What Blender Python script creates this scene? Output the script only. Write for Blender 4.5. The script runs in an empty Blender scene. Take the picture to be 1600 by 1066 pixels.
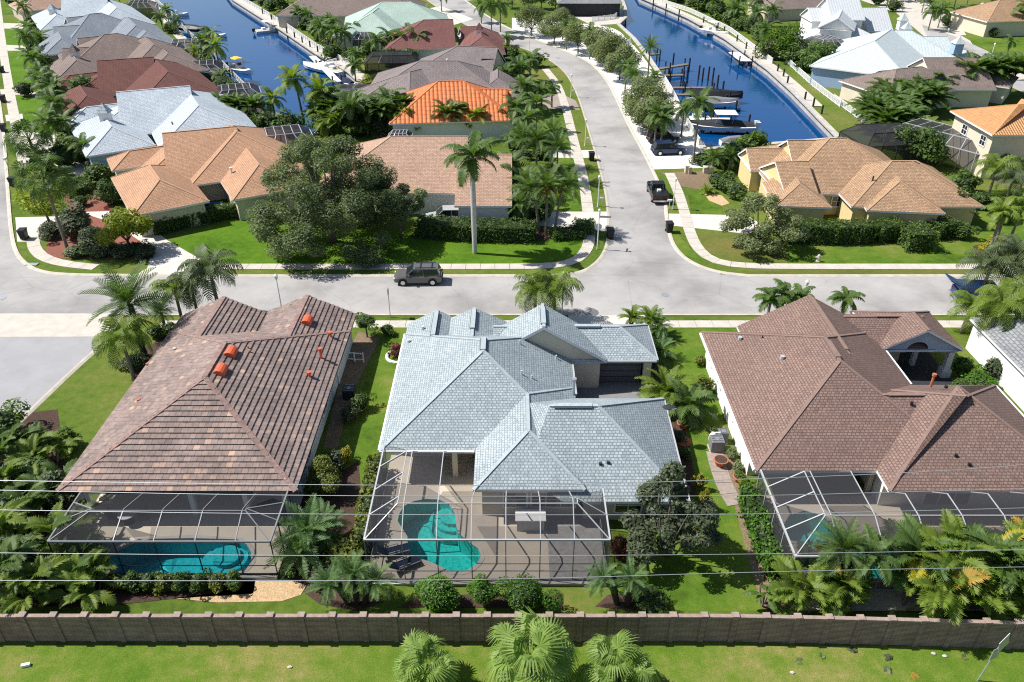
import bpy, math, random
import numpy as np
from mathutils import Vector, Matrix, geometry
C = bpy.context.scene.collection
rnd = random.Random(7)
# ---------------------------------------------------------------- camera, sky, sun, exposure
F_PX, PITCH, CAM_H = 1223.0, math.radians(31.9), 36.0
cam_d = bpy.data.cameras.new('camera'); cam = bpy.data.objects.new('camera', cam_d); C.objects.link(cam)
cam.location = (0, 0, CAM_H); cam.rotation_euler = (math.pi/2 - PITCH, 0, 0)
cam_d.sensor_width = 36.0; cam_d.lens = F_PX/1600*36.0; cam_d.clip_end = 8000; cam_d.clip_start = 0.5
scene = bpy.context.scene; scene.camera = cam
world = bpy.data.worlds.new('World'); scene.world = world; world.use_nodes = True
SUN = Vector((-1.0, 0.16, 1.30)).normalized()          # towards the sun: shadows fall to the right and a little forward
wn = world.node_tree; wn.nodes.clear()
sky = wn.nodes.new('ShaderNodeTexSky'); sky.sky_type = 'NISHITA'; sky.sun_disc = False
sky.sun_elevation = math.asin(SUN.z); sky.sun_rotation = math.atan2(SUN.x, SUN.y)
bg = wn.nodes.new('ShaderNodeBackground'); bg.inputs[1].default_value = 0.078
wo = wn.nodes.new('ShaderNodeOutputWorld')
wn.links.new(sky.outputs[0], bg.inputs[0]); wn.links.new(bg.outputs[0], wo.inputs[0])
sun_d = bpy.data.lights.new('sun', 'SUN'); sun_d.energy = 4.9; sun_d.angle = math.radians(0.5); sun_d.color = (1.0, 0.955, 0.89)
sun = bpy.data.objects.new('sun', sun_d); C.objects.link(sun); sun.location = (-60, 20, 90)
sun.rotation_euler = SUN.to_track_quat('Z', 'Y').to_euler()
vs = scene.view_settings; vs.view_transform = 'Standard'; vs.look = 'None'; vs.exposure = 0.56; vs.gamma = 1.0; vs.use_curve_mapping = False
scene.render.engine = 'CYCLES'
scene.cycles.max_bounces = 6; scene.cycles.transparent_max_bounces = 14; scene.cycles.diffuse_bounces = 2
scene.cycles.glossy_bounces = 2; scene.cycles.transmission_bounces = 3
scene.cycles.use_denoising = False; scene.cycles.filter_width = 1.15; scene.cycles.sample_clamp_indirect = 4.0
scene.cycles.caustics_reflective = False; scene.cycles.caustics_refractive = False

# ---------------------------------------------------------------- survey: where a sight line of the photograph meets a level plane
_S, _C = math.sin(PITCH), math.cos(PITCH)
def g(px, py, z=0.0):
    u = (px-800)/F_PX; w = (py-533)/F_PX; t = (CAM_H-z)/(_S+w*_C)
    return Vector((u*t, (_C-w*_S)*t, z))
def gY(px, py, Y):
    u = (px-800)/F_PX; w = (py-533)/F_PX; t = Y/(_C-w*_S)
    return Vector((u*t, Y, CAM_H-(_S+w*_C)*t))
def G(pts, z=0.0): return [g(p[0], p[1], z) for p in pts]

# ---------------------------------------------------------------- things, parts
def link(o, parent=None):
    C.objects.link(o)
    if parent is not None: o.parent = parent
    return o
def tag(o, label, cat, group=None):
    o['label'] = label; o['category'] = cat
    if group: o['group'] = group
    return o
def thing(name, label, cat, loc=(0, 0, 0), rz=0.0, group=None, s=1.0):
    o = bpy.data.objects.new(name, None); o.empty_display_size = 0.3; link(o)
    o.location = loc; o.rotation_euler = (0, 0, rz); o.scale = (s, s, s)
    return tag(o, label, cat, group)
def part(name, me, parent, loc=(0, 0, 0), rot=(0, 0, 0), sc=(1, 1, 1), kind=None):
    o = bpy.data.objects.new(name, me); link(o, parent)
    o.location = loc; o.rotation_euler = rot; o.scale = sc
    if kind: o['kind'] = kind
    return o

class MB:
    """collects faces; build() links them as one mesh object"""
    def __init__(s): s.v = []; s.f = []; s.uv = []; s.mi = []; s.m = 0; s.hasuv = False
    def poly(s, pts, uv=None):
        b = len(s.v); s.v += [tuple(p) for p in pts]; s.f.append(tuple(range(b, b+len(pts)))); s.mi.append(s.m)
        s.uv.append(uv); s.hasuv = s.hasuv or uv is not None
    def box(s, x0, y0, z0, x1, y1, z1):
        b = len(s.v)
        s.v += [(x0,y0,z0),(x1,y0,z0),(x1,y1,z0),(x0,y1,z0),(x0,y0,z1),(x1,y0,z1),(x1,y1,z1),(x0,y1,z1)]
        for q in ((0,3,2,1),(4,5,6,7),(0,1,5,4),(1,2,6,5),(2,3,7,6),(3,0,4,7)):
            s.f.append(tuple(b+i for i in q)); s.mi.append(s.m); s.uv.append(None)
        return s
    def obox(s, c, ax, ay, az):                       # box with half-axes ax, ay, az
        c, ax, ay, az = map(Vector, (c, ax, ay, az)); b = len(s.v)
        for k in (-1, 1):
            for i, j in ((-1,-1),(1,-1),(1,1),(-1,1)): s.v.append(tuple(c+ax*i+ay*j+az*k))
        for q in ((0,3,2,1),(4,5,6,7),(0,1,5,4),(1,2,6,5),(2,3,7,6),(3,0,4,7)):
            s.f.append(tuple(b+i for i in q)); s.mi.append(s.m); s.uv.append(None)
        return s
    def bar(s, p, q, w, h=None, up=(0, 0, 1)):        # square bar between two points
        p, q = Vector(p), Vector(q); d = q-p
        if d.length < 1e-6: return s
        d.normalize(); u = Vector(up)
        if abs(d.dot(u)) > 0.97: u = Vector((0, 1, 0))
        a = d.cross(u).normalized(); c = a.cross(d)
        return s.obox((p+q)/2, (q-p)/2, a*(w/2), c*((h or w)/2))
    def tube(s, pts, rad, n=6, cap=True):
        pts = [Vector(p) for p in pts]; b = len(s.v); N = len(pts)
        if not hasattr(rad, '__len__'): rad = [rad]*N
        for i, p in enumerate(pts):
            d = (pts[min(i+1, N-1)]-pts[max(i-1, 0)]).normalized()
            u = Vector((1, 0, 0)) if abs(d.x) < 0.8 else Vector((0, 1, 0))
            a = d.cross(u).normalized(); c = d.cross(a)
            for k in range(n):
                t = 2*math.pi*k/n; s.v.append(tuple(p+(a*math.cos(t)+c*math.sin(t))*rad[i]))
        for i in range(N-1):
            for k in range(n):
                k2 = (k+1) % n
                s.f.append((b+i*n+k, b+i*n+k2, b+(i+1)*n+k2, b+(i+1)*n+k)); s.mi.append(s.m); s.uv.append(None)
        if cap:
            s.f.append(tuple(b+k for k in reversed(range(n)))); s.mi.append(s.m); s.uv.append(None)
            s.f.append(tuple(b+(N-1)*n+k for k in range(n))); s.mi.append(s.m); s.uv.append(None)
        return s
    def ell(s, c, r, nu=10, nv=6, jit=0.0):
        c = Vector(c); b = len(s.v)
        if not hasattr(r, '__len__'): r = (r, r, r)
        for j in range(nv+1):
            ph = math.pi*j/nv
            for i in range(nu):
                t = 2*math.pi*i/nu; k = 1+rnd.uniform(-jit, jit)
                s.v.append((c.x+r[0]*k*math.sin(ph)*math.cos(t), c.y+r[1]*k*math.sin(ph)*math.sin(t), c.z+r[2]*k*math.cos(ph)))
        for j in range(nv):
            for i in range(nu):
                i2 = (i+1) % nu
                s.f.append((b+j*nu+i, b+(j+1)*nu+i, b+(j+1)*nu+i2, b+j*nu+i2)); s.mi.append(s.m); s.uv.append(None)
        return s
    def prism(s, pts, z0, z1):                        # vertical prism over a 2-d polygon
        pts = [(p[0], p[1]) for p in pts]
        A = sum(pts[i][0]*pts[(i+1) % len(pts)][1]-pts[(i+1) % len(pts)][0]*pts[i][1] for i in range(len(pts)))
        if A < 0: pts.reverse()
        n = len(pts); tri = geometry.tessellate_polygon([[Vector((p[0], p[1], 0)) for p in pts]])
        for a, b_, c in tri:
            q = [pts[a], pts[b_], pts[c]]
            if (q[1][0]-q[0][0])*(q[2][1]-q[0][1])-(q[1][1]-q[0][1])*(q[2][0]-q[0][0]) < 0: q.reverse()
            s.poly([(p[0], p[1], z1) for p in q])
        for i in range(n):
            p, q = pts[i], pts[(i+1) % n]
            s.poly([(p[0], p[1], z0), (q[0], q[1], z0), (q[0], q[1], z1), (p[0], p[1], z1)])
        return s
    def loft(s, secs, closed=True):                   # sections: lists of points of equal count
        b = len(s.v); n = len(secs[0])
        for sec in secs: s.v += [tuple(p) for p in sec]
        for i in range(len(secs)-1):
            for k in range(n if closed else n-1):
                k2 = (k+1) % n
                s.f.append((b+i*n+k, b+i*n+k2, b+(i+1)*n+k2, b+(i+1)*n+k)); s.mi.append(s.m); s.uv.append(None)
        if closed:
            s.f.append(tuple(b+k for k in reversed(range(n)))); s.mi.append(s.m); s.uv.append(None)
            s.f.append(tuple(b+(len(secs)-1)*n+k for k in range(n))); s.mi.append(s.m); s.uv.append(None)
        return s
    def mesh(s, name, mats, off=(0, 0, 0), smooth=False):
        me = bpy.data.meshes.new(name); o = off
        me.from_pydata([(p[0]-o[0], p[1]-o[1], p[2]-o[2]) for p in s.v], [], s.f)
        for m in (mats if isinstance(mats, (list, tuple)) else [mats]): me.materials.append(m)
        me.polygons.foreach_set('material_index', s.mi)
        if s.hasuv:
            ul = me.uv_layers.new(name='UVMap'); k = 0
            for fi, f in enumerate(s.f):
                for j in range(len(f)):
                    if s.uv[fi]: ul.data[k].uv = s.uv[fi][j]
                    k += 1
        if smooth: me.polygons.foreach_set('use_smooth', [True]*len(s.f))
        me.update(); return me
    def build(s, name, mats, parent=None, smooth=False, kind=None):
        off = parent.matrix_basis.translation if parent is not None else (0, 0, 0)
        return part(name, s.mesh(name, mats, off, smooth), parent, kind=kind)

def np_mesh(name, V, Q, mat, tint=None, smooth=False):
    """quads from numpy, one random tint per face"""
    me = bpy.data.meshes.new(name); n, m = len(V), len(Q)
    me.vertices.add(n); me.vertices.foreach_set('co', np.asarray(V, dtype=np.float32).ravel())
    me.loops.add(m*4); me.loops.foreach_set('vertex_index', np.asarray(Q, dtype=np.int32).ravel())
    me.polygons.add(m); me.polygons.foreach_set('loop_start', np.arange(0, m*4, 4, dtype=np.int32))
    me.polygons.foreach_set('loop_total', np.full(m, 4, dtype=np.int32))
    if tint is not None:
        a = me.attributes.new('tint', 'FLOAT', 'FACE'); a.data.foreach_set('value', np.asarray(tint, dtype=np.float32))
    me.materials.append(mat); me.update(calc_edges=True); me.validate(); return me
# ---------------------------------------------------------------- materials (all procedural)
def lin(r, gg, b):
    f = lambda c: (c/255/12.92) if c/255 <= 0.04045 else ((c/255+0.055)/1.055)**2.4
    return (f(r), f(gg), f(b), 1)
class NT:
    def __init__(s, name):
        s.mat = bpy.data.materials.new(name); s.mat.use_nodes = True; s.t = s.mat.node_tree; s.t.nodes.clear()
        s.out = s.n('ShaderNodeOutputMaterial')
    def n(s, typ, **kw):
        x = s.t.nodes.new(typ)
        for k, v in kw.items():
            if k == 'op': x.operation = v
            else: setattr(x, k, v)
        return x
    def l(s, a, b): s.t.links.new(a, b)
    def set(s, node, **kw):
        for k, v in kw.items(): node.inputs[k.replace('_', ' ')].default_value = v
        return node
    def noise(s, vec, scale, detail=4, rough=0.6):
        x = s.n('ShaderNodeTexNoise'); x.inputs['Scale'].default_value = scale; x.inputs['Detail'].default_value = detail
        x.inputs['Roughness'].default_value = rough
        if vec is not None: s.l(vec, x.inputs['Vector'])
        return x.outputs['Fac']
    def ramp(s, fac, stops):
        x = s.n('ShaderNodeValToRGB'); cr = x.color_ramp
        while len(cr.elements) < len(stops): cr.elements.new(0.5)
        for e, (p, c) in zip(cr.elements, stops): e.position = p; e.color = c if len(c) == 4 else (*c, 1)
        s.l(fac, x.inputs['Fac']); return x.outputs['Color']
    def mix(s, fac, a, b, mode='MIX'):
        x = s.n('ShaderNodeMix', data_type='RGBA', blend_type=mode)
        for sock, val in ((x.inputs[0], fac), (x.inputs[6], a), (x.inputs[7], b)):
            if hasattr(val, 'is_linked'): s.l(val, sock)
            else: sock.default_value = val if not isinstance(val, tuple) or len(val) == 4 else (*val, 1)
        return x.outputs[2]
    def pos(s): return s.n('ShaderNodeNewGeometry').outputs['Position']
    def obj(s): return s.n('ShaderNodeTexCoord').outputs['Object']
    def uv(s): return s.n('ShaderNodeUVMap').outputs[0]
    def bump(s, h, dist=0.02, strength=0.6):
        x = s.n('ShaderNodeBump'); x.inputs['Distance'].default_value = dist; x.inputs['Strength'].default_value = strength
        s.l(h, x.inputs['Height']); return x.outputs[0]
    def bsdf(s, col, rough=0.8, spec=0.3, metal=0.0, normal=None):
        p = s.n('ShaderNodeBsdfPrincipled')
        if hasattr(col, 'is_linked'): s.l(col, p.inputs['Base Color'])
        else: p.inputs['Base Color'].default_value = col if len(col) == 4 else (*col, 1)
        p.inputs['Roughness'].default_value = rough; p.inputs['Specular IOR Level'].default_value = spec; p.inputs['Metallic'].default_value = metal
        if normal is not None: s.l(normal, p.inputs['Normal'])
        s.l(p.outputs[0], s.out.inputs[0]); return s.mat
def sc(c, k): return (c[0]*k, c[1]*k, c[2]*k, 1)

def m_plain(name, c, rough=0.6, var=0.12, scale=1.5, spec=0.3, metal=0.0):
    t = NT(name); f = t.noise(t.pos(), scale, 5)
    col = t.ramp(f, [(0.3, sc(c, 1-var)), (0.7, sc(c, 1+var))])
    return t.bsdf(col, rough, spec, metal)
def m_ground(name, stops, big=0.05, small=1.5, fine=9.0, bump=0.03, rough=0.95):
    """colour from two scales of noise, grain from a third"""
    t = NT(name); p = t.pos()
    f = t.mix(0.42, t.noise(p, big, 4, .6), t.noise(p, small, 5, .7))
    col = t.ramp(f, stops); k = t.noise(p, fine, 3, .7)
    col = t.mix(0.55, col, t.ramp(k, [(0.28, (.30, .32, .30)), (0.72, (1.65, 1.62, 1.6))]), 'MULTIPLY')
    return t.bsdf(col, rough, 0.1, normal=t.bump(k, bump, 0.8))
CAPS = {}
def m_shingle(name, a, b, c, bw=0.55, bh=0.19, rough=0.92, bump=0.012):
    """asphalt shingle courses laid in the slope's own u, v (metres)"""
    CAPS[name] = m_plain(name+'_cap', tuple(x*.55+y*.45 for x, y in zip(a[:3], b[:3])), .92, .12, 3.0)
    t = NT(name); uv = t.uv()
    br = t.n('ShaderNodeTexBrick'); t.l(uv, br.inputs['Vector'])
    for k, v in (('Color1', a), ('Color2', b), ('Mortar', c)): br.inputs[k].default_value = v if len(v) == 4 else (*v, 1)
    br.inputs['Scale'].default_value = 1.0; br.inputs['Brick Width'].default_value = bw; br.inputs['Row Height'].default_value = bh
    br.inputs['Mortar Size'].default_value = bh*0.13; br.inputs['Bias'].default_value = -0.1; br.offset = 0.37; br.squash = 1.0
    n1 = t.noise(t.pos(), 0.25, 4); n2 = t.noise(t.pos(), 5.0, 3)
    col = t.mix(0.5, br.outputs['Color'], t.ramp(n1, [(0.3, (.80, .80, .82)), (0.7, (1.18, 1.18, 1.16))]), 'MULTIPLY')
    col = t.mix(0.5, col, t.ramp(n2, [(0.25, (.6, .6, .6)), (0.75, (1.4, 1.4, 1.4))]), 'MULTIPLY')
    return t.bsdf(col, rough, 0.15, normal=t.bump(br.outputs['Fac'], -bump, 1.0))
def m_ribs(name, c1, c2, pitch=0.3, course=0.38, rough=0.7, bump=0.05, spec=0.3, metal=0.0, power=1.0):
    """barrel tile or standing seam: ribs down the slope, courses across it"""
    CAPS[name] = m_plain(name+'_cap', tuple(x*.5+y*.5 for x, y in zip(c1[:3], c2[:3])), rough, .10, 3.0)
    t = NT(name); sx = t.n('ShaderNodeSeparateXYZ'); t.l(t.uv(), sx.inputs[0])
    def math_(op, a, b=None):
        x = t.n('ShaderNodeMath', op=op)
        for i, v in enumerate((a, b)):
            if v is None: continue
            if hasattr(v, 'is_linked'): t.l(v, x.inputs[i])
            else: x.inputs[i].default_value = v
        return x.outputs[0]
    rib = math_('ABSOLUTE', math_('SINE', math_('MULTIPLY', sx.outputs[0], math.pi/pitch)))
    if power != 1.0: rib = math_('POWER', rib, power)
    h = rib
    if course: h = math_('ADD', rib, math_('MULTIPLY', math_('FRACT', math_('DIVIDE', sx.outputs[1], course)), -0.5))
    f = t.noise(t.pos(), 1.7, 5)
    col = t.ramp(f, [(0.3, c1), (0.7, c2)])
    if course:
        col = t.mix(0.45, col, t.ramp(math_('FRACT', math_('DIVIDE', sx.outputs[1], course)), [(0.0, (.45, .42, .4)), (0.16, (1, 1, 1))]), 'MULTIPLY')
    return t.bsdf(col, rough, spec, metal, normal=t.bump(h, bump, 1.0))
def m_leaf(name, dark, light, trans=0.3, rough=0.55):
    t = NT(name); at = t.n('ShaderNodeAttribute', attribute_name='tint')
    oi = t.n('ShaderNodeObjectInfo').outputs['Random']
    f = t.mix(0.25, at.outputs['Fac'], oi)
    col = t.ramp(f, [(0.0, dark), (1.0, light)])
    p = t.n('ShaderNodeBsdfPrincipled'); t.l(col, p.inputs['Base Color']); p.inputs['Roughness'].default_value = rough
    p.inputs['Specular IOR Level'].default_value = 0.35
    tr = t.n('ShaderNodeBsdfTranslucent'); t.l(t.mix(1.0, col, (1.3, 1.5, .6, 1), 'MULTIPLY'), tr.inputs[0])
    mx = t.n('ShaderNodeMixShader'); mx.inputs[0].default_value = trans
    t.l(p.outputs[0], mx.inputs[1]); t.l(tr.outputs[0], mx.inputs[2]); t.l(mx.outputs[0], t.out.inputs[0]); return t.mat
def m_screen(name, k=0.30):
    t = NT(name); a = t.n('ShaderNodeBsdfTransparent'); d = t.n('ShaderNodeBsdfDiffuse'); d.inputs[0].default_value = (.048, .048, .054, 1)
    mx = t.n('ShaderNodeMixShader'); mx.inputs[0].default_value = k
    t.l(a.outputs[0], mx.inputs[1]); t.l(d.outputs[0], mx.inputs[2]); t.l(mx.outputs[0], t.out.inputs[0]); return t.mat
def m_tint(name, stops, rough=0.85, attr=True):
    """one colour per tile: face attribute on joined tiles, object random on single ones"""
    t = NT(name)
    f = t.n('ShaderNodeAttribute', attribute_name='tint').outputs['Fac'] if attr else t.n('ShaderNodeObjectInfo').outputs['Random']
    col = t.ramp(f, stops)
    col = t.mix(0.6, col, t.ramp(t.noise(t.pos(), 3.5, 5), [(0.25, (.6, .6, .62)), (0.75, (1.35, 1.33, 1.3))]), 'MULTIPLY')
    col = t.mix(0.42, col, t.ramp(t.noise(t.pos(), .45, 5, .7), [(0.36, (.50, .49, .50)), (0.56, (1.1, 1.1, 1.1))]), 'MULTIPLY')
    return t.bsdf(col, rough, 0.2)

M = {}
M['grass'] = m_ground('lawn_grass', [(0.37, (.052, .088, .014)), (0.47, (.085, .138, .019)), (0.56, (.125, .155, .032)), (0.66, (.20, .165, .06))], fine=22)
M['dry_grass'] = m_ground('dry_verge_grass', [(0.38, (.065, .135, .012)), (0.49, (.110, .170, .022)), (0.57, (.18, .19, .05)), (0.67, (.29, .24, .11))], big=.09, small=.9, fine=16)
M['lush'] = m_ground('lush_lawn', [(0.37, (.046, .092, .010)), (0.48, (.080, .148, .015)), (0.57, (.120, .170, .026)), (0.67, (.19, .18, .06))], big=.16, small=.8, fine=20)
M['worn'] = m_ground('worn_lawn', [(0.3, (.065, .095, .018)), (0.5, (.115, .135, .030)), (0.68, (.21, .15, .062))], big=.12, fine=22)
M['vivid'] = m_ground('vivid_lawn', [(0.36, (.045, .10, .008)), (0.5, (.078, .162, .011)), (0.62, (.115, .185, .018)), (0.72, (.16, .18, .04))], big=.14, fine=22)
M['mulch'] = m_ground('mulch', [(0.3, (.045, .030, .024)), (0.7, (.11, .07, .055))], small=4, fine=14)
M['redmulch'] = m_ground('red_mulch', [(0.3, (.16, .06, .045)), (0.7, (.30, .13, .10))], small=4, fine=14)
M['gravel'] = m_ground('tan_gravel', [(0.3, (.32, .22, .12)), (0.6, (.58, .42, .25)), (0.75, (.66, .55, .40))], small=5, fine=12, bump=.04)
M['shell'] = m_ground('white_shell', [(0.3, (.60, .58, .55)), (0.7, (.80, .78, .75))], small=3, fine=12)
M['dirt'] = m_ground('bare_soil', [(0.3, (.13, .095, .065)), (0.7, (.27, .2, .13))], small=3)
def m_road():
    t = NT('road_surface'); p = t.pos()
    a = t.ramp(t.noise(p, 0.09, 4, .65), [(0.34, (.245, .238, .232)), (0.5, (.335, .327, .318)), (0.68, (.39, .38, .37))])
    a = t.mix(0.5, a, t.ramp(t.noise(p, 14.0, 3, .8), [(0.25, (.72, .72, .72)), (0.75, (1.25, 1.25, 1.25))]), 'MULTIPLY')
    mp = t.n('ShaderNodeMapping'); mp.inputs['Scale'].default_value = (0.30, 0.42, 1); t.l(p, mp.inputs[0])
    a = t.mix(0.45, a, t.ramp(t.noise(mp.outputs[0], 1.0, 4, .7), [(0.36, (.84, .84, .85)), (0.56, (1.04, 1.04, 1.04))]), 'MULTIPLY')
    wv = t.n('ShaderNodeTexVoronoi', feature='DISTANCE_TO_EDGE'); wv.inputs['Scale'].default_value = 0.16; t.l(t.mix(0.12, p, t.n('ShaderNodeTexNoise').outputs['Color']), wv.inputs['Vector'])
    a = t.mix(0.35, a, t.ramp(wv.outputs['Distance'], [(0.0, (.30, .30, .30)), (0.005, (1, 1, 1))]), 'MULTIPLY')
    return t.bsdf(a, 0.9, 0.2)
M['road'] = m_road()
M['concrete'] = m_plain('pale_concrete', (.48, .445, .395), .9, .12, 0.9)
M['kerb'] = m_plain('kerb_concrete', (.45, .415, .355), .9, .16, 1.2)
M['drive'] = m_plain('driveway_concrete', (.54, .51, .465), .9, .12, 0.6)
M['paver'] = m_shingle('driveway_pavers', (.50, .40, .35), (.58, .49, .43), (.3, .25, .22), bw=.3, bh=.15, bump=.004)
M['asphalt'] = m_plain('grey_asphalt', (.30, .30, .31), .9, .08, 0.5)
M['deck'] = m_plain('pool_deck', (.50, .435, .355), .9, .08, 0.7)
M['deck_cream'] = m_plain('cream_pool_deck', (.60, .54, .44), .9, .07, 0.7)
M['deck_grey'] = m_shingle('grey_pavers', (.42, .41, .40), (.50, .49, .47), (.28, .27, .26), bw=.3, bh=.16, bump=.004)
M['white'] = m_plain('white_paint', (.78, .78, .77), .45, .03)
M['alum'] = m_plain('white_aluminium', (.40, .41, .43), .35, .03, spec=.5)
M['greymetal'] = m_plain('grey_aluminium', (.20, .20, .215), .35, .06, spec=.5)
M['bronze'] = m_plain('bronze_aluminium', (.030, .029, .032), .4, .1)
M['steel'] = m_plain('galvanised_steel', (.42, .44, .47), .4, .1, metal=.5)
M['black'] = m_plain('black_plastic', (.016, .017, .019), .45, .1)
M['rubber'] = m_plain('tyre_rubber', (.015, .015, .016), .8, .1)
M['glass'] = m_plain('dark_glass', (.018, .024, .032), .06, .1, spec=.8)
M['wood'] = m_plain('weathered_timber', (.17, .145, .12), .9, .25, 3.0)
M['piling'] = m_plain('tarred_piling', (.030, .028, .03), .8, .3, 3.0)
M['seawall'] = m_plain('seawall_concrete', (.42, .40, .36), .9, .2, 0.8)
M['screen'] = m_screen('insect_screen', .42); M['screen2'] = m_screen('dense_insect_screen', .60)
M['bark'] = m_plain('grey_bark', (.14, .12, .10), .9, .35, 3.0)
M['palmbark'] = m_plain('palm_bark', (.20, .175, .145), .9, .3, 5.0)
M['darkbark'] = m_plain('dark_palm_bark', (.055, .045, .04), .95, .3, 5.0)
M['royalbark'] = m_plain('royal_palm_bark', (.46, .45, .43), .8, .12, 2.0)
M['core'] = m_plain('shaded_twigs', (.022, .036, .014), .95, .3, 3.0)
M['terra'] = m_plain('terracotta', (.42, .14, .07), .8, .15, 3.0)
M['redtile'] = m_plain('orange_red_vent', (.62, .12, .055), .6, .1, 3.0)
M['leadpipe'] = m_plain('roof_pipe', (.50, .51, .52), .5, .1, 3.0)
M['blue'] = m_plain('blue_plastic', (.02, .10, .38), .5, .1)
M['navy'] = m_plain('navy_fabric', (.012, .018, .05), .8, .2)
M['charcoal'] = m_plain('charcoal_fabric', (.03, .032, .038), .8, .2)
M['stone'] = m_plain('pale_rock', (.5, .46, .4), .9, .25, 3.0)
M['lumin'] = m_plain('opal_globe', (.85, .85, .82), .3, .02)
def m_brickwall():
    t = NT('split_face_brick'); p = t.pos(); sx = t.n('ShaderNodeSeparateXYZ'); t.l(p, sx.inputs[0])
    cb = t.n('ShaderNodeCombineXYZ'); t.l(sx.outputs[0], cb.inputs[0]); t.l(sx.outputs[2], cb.inputs[1])
    br = t.n('ShaderNodeTexBrick'); t.l(cb.outputs[0], br.inputs['Vector'])
    for k, v in (('Color1', (.29, .21, .185, 1)), ('Color2', (.36, .27, .24, 1)), ('Mortar', (.17, .125, .11, 1))): br.inputs[k].default_value = v
    br.inputs['Scale'].default_value = 1; br.inputs['Brick Width'].default_value = .42; br.inputs['Row Height'].default_value = .10; br.inputs['Mortar Size'].default_value = .012
    col = t.mix(0.5, br.outputs['Color'], t.ramp(t.noise(p, 1.3, 5), [(0.3, (.6, .6, .6)), (0.7, (1.35, 1.3, 1.28))]), 'MULTIPLY')
    nz = t.noise(p, 7, 4); h = t.mix(0.5, br.outputs['Fac'], nz)
    return t.bsdf(col, .95, .1, normal=t.bump(h, -.06, 1.0))
M['brickwall'] = m_brickwall()
M['wallcap'] = m_plain('wall_coping', (.285, .22, .19), .9, .22, 4.0)
def m_water(name, c, rough, scale, dist):
    t = NT(name); p = t.pos(); n = t.noise(p, scale, 4, .6)
    m = t.bsdf(c, rough, .5, normal=t.bump(n, dist, .5)); return m
M['canal'] = m_water('canal_water', (.001, .050, .175), .035, .8, .04)  # blue of the reflected sky put into the base colour
def m_pool():
    t = NT('pool_water'); tr = t.n('ShaderNodeBsdfTransparent'); tr.inputs[0].default_value = (.45, .93, .93, 1)
    gl = t.n('ShaderNodeBsdfGlossy'); gl.inputs['Roughness'].default_value = .04
    b = t.bump(t.noise(t.pos(), 5.0, 3), .04, .6); t.l(b, gl.inputs['Normal'])
    fr = t.n('ShaderNodeFresnel'); fr.inputs[0].default_value = 1.33; t.l(b, fr.inputs['Normal'])
    mx = t.n('ShaderNodeMixShader'); t.l(fr.outputs[0], mx.inputs[0]); t.l(tr.outputs[0], mx.inputs[1]); t.l(gl.outputs[0], mx.inputs[2])
    t.l(mx.outputs[0], t.out.inputs[0]); return t.mat
M['pool'] = m_pool()
def m_plaster(name, a, b):
    t = NT(name); v = t.n('ShaderNodeTexVoronoi'); v.inputs['Scale'].default_value = 5.0; t.l(t.pos(), v.inputs['Vector'])
    return t.bsdf(t.ramp(v.outputs['Distance'], [(0.05, a), (0.6, b)]), .7, .2)
M['plaster'] = m_plaster('teal_pool_finish', (.05, .50, .47, 1), (.16, .74, .68, 1))
M['plaster2'] = m_plaster('blue_pool_finish', (.06, .42, .52, 1), (.15, .62, .70, 1))
# roofs
M['rC'] = m_shingle('blue_grey_shingles', (.385, .44, .462, 1), (.275, .322, .345, 1), (.19, .23, .25, 1), bw=.25, bh=.20)
M['rR'] = m_shingle('brown_shingles', (.245, .168, .140, 1), (.178, .120, .102, 1), (.12, .08, .07, 1), bw=.27, bh=.20)
M['rM1'] = m_shingle('orange_tan_shingles', (.48, .29, .18, 1), (.39, .23, .145, 1), (.30, .175, .115, 1), bw=.4, bh=.22)
M['rM2'] = m_shingle('pinkish_tan_shingles', (.46, .315, .235, 1), (.36, .235, .17, 1), (.29, .19, .14, 1), bw=.42, bh=.22)
M['rM3'] = m_shingle('tan_shingles', (.43, .285, .175, 1), (.30, .195, .12, 1), (.22, .14, .09, 1), bw=.4, bh=.22)
M['rF1'] = m_shingle('pale_blue_grey_shingles', (.47, .52, .56, 1), (.39, .44, .48, 1), (.3, .35, .4, 1), bw=.5, bh=.28)
M['rF2'] = m_shingle('maroon_shingles', (.165, .078, .066, 1), (.135, .064, .055, 1), (.10, .046, .04, 1), bw=.5, bh=.28)
M['rF3'] = m_shingle('taupe_shingles', (.235, .185, .165, 1), (.185, .148, .135, 1), (.14, .11, .10, 1), bw=.5, bh=.28)
M['rF4'] = m_shingle('slate_grey_shingles', (.245, .275, .31, 1), (.20, .225, .255, 1), (.15, .17, .2, 1), bw=.5, bh=.28)
M['rN2'] = m_shingle('grey_brown_shingles', (.235, .20, .195, 1), (.185, .158, .155, 1), (.14, .12, .12, 1), bw=.5, bh=.28)
M['rN3'] = m_shingle('plum_shingles', (.215, .10, .09, 1), (.17, .08, .072, 1), (.12, .06, .055, 1), bw=.5, bh=.28)
M['rN4'] = m_shingle('mint_roof_shingles', (.40, .50, .44, 1), (.34, .44, .39, 1), (.27, .36, .31, 1), bw=.5, bh=.28)
M['rGrey'] = m_shingle('grey_shingles', (.25, .26, .27, 1), (.19, .2, .21, 1), (.13, .14, .15, 1), bw=.5, bh=.28)
M['rN1'] = m_ribs('orange_barrel_tile', (.50, .135, .045, 1), (.62, .21, .075, 1), .62, .8, bump=.12)
M['rM4'] = m_ribs('amber_barrel_tile', (.46, .23, .095, 1), (.58, .31, .14, 1), .34, .42, bump=.10)
M['rMetal'] = m_ribs('white_standing_seam', (.45, .48, .50, 1), (.54, .56, .58, 1), .55, 0, rough=.45, bump=.05, power=.25, spec=.5)
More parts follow.
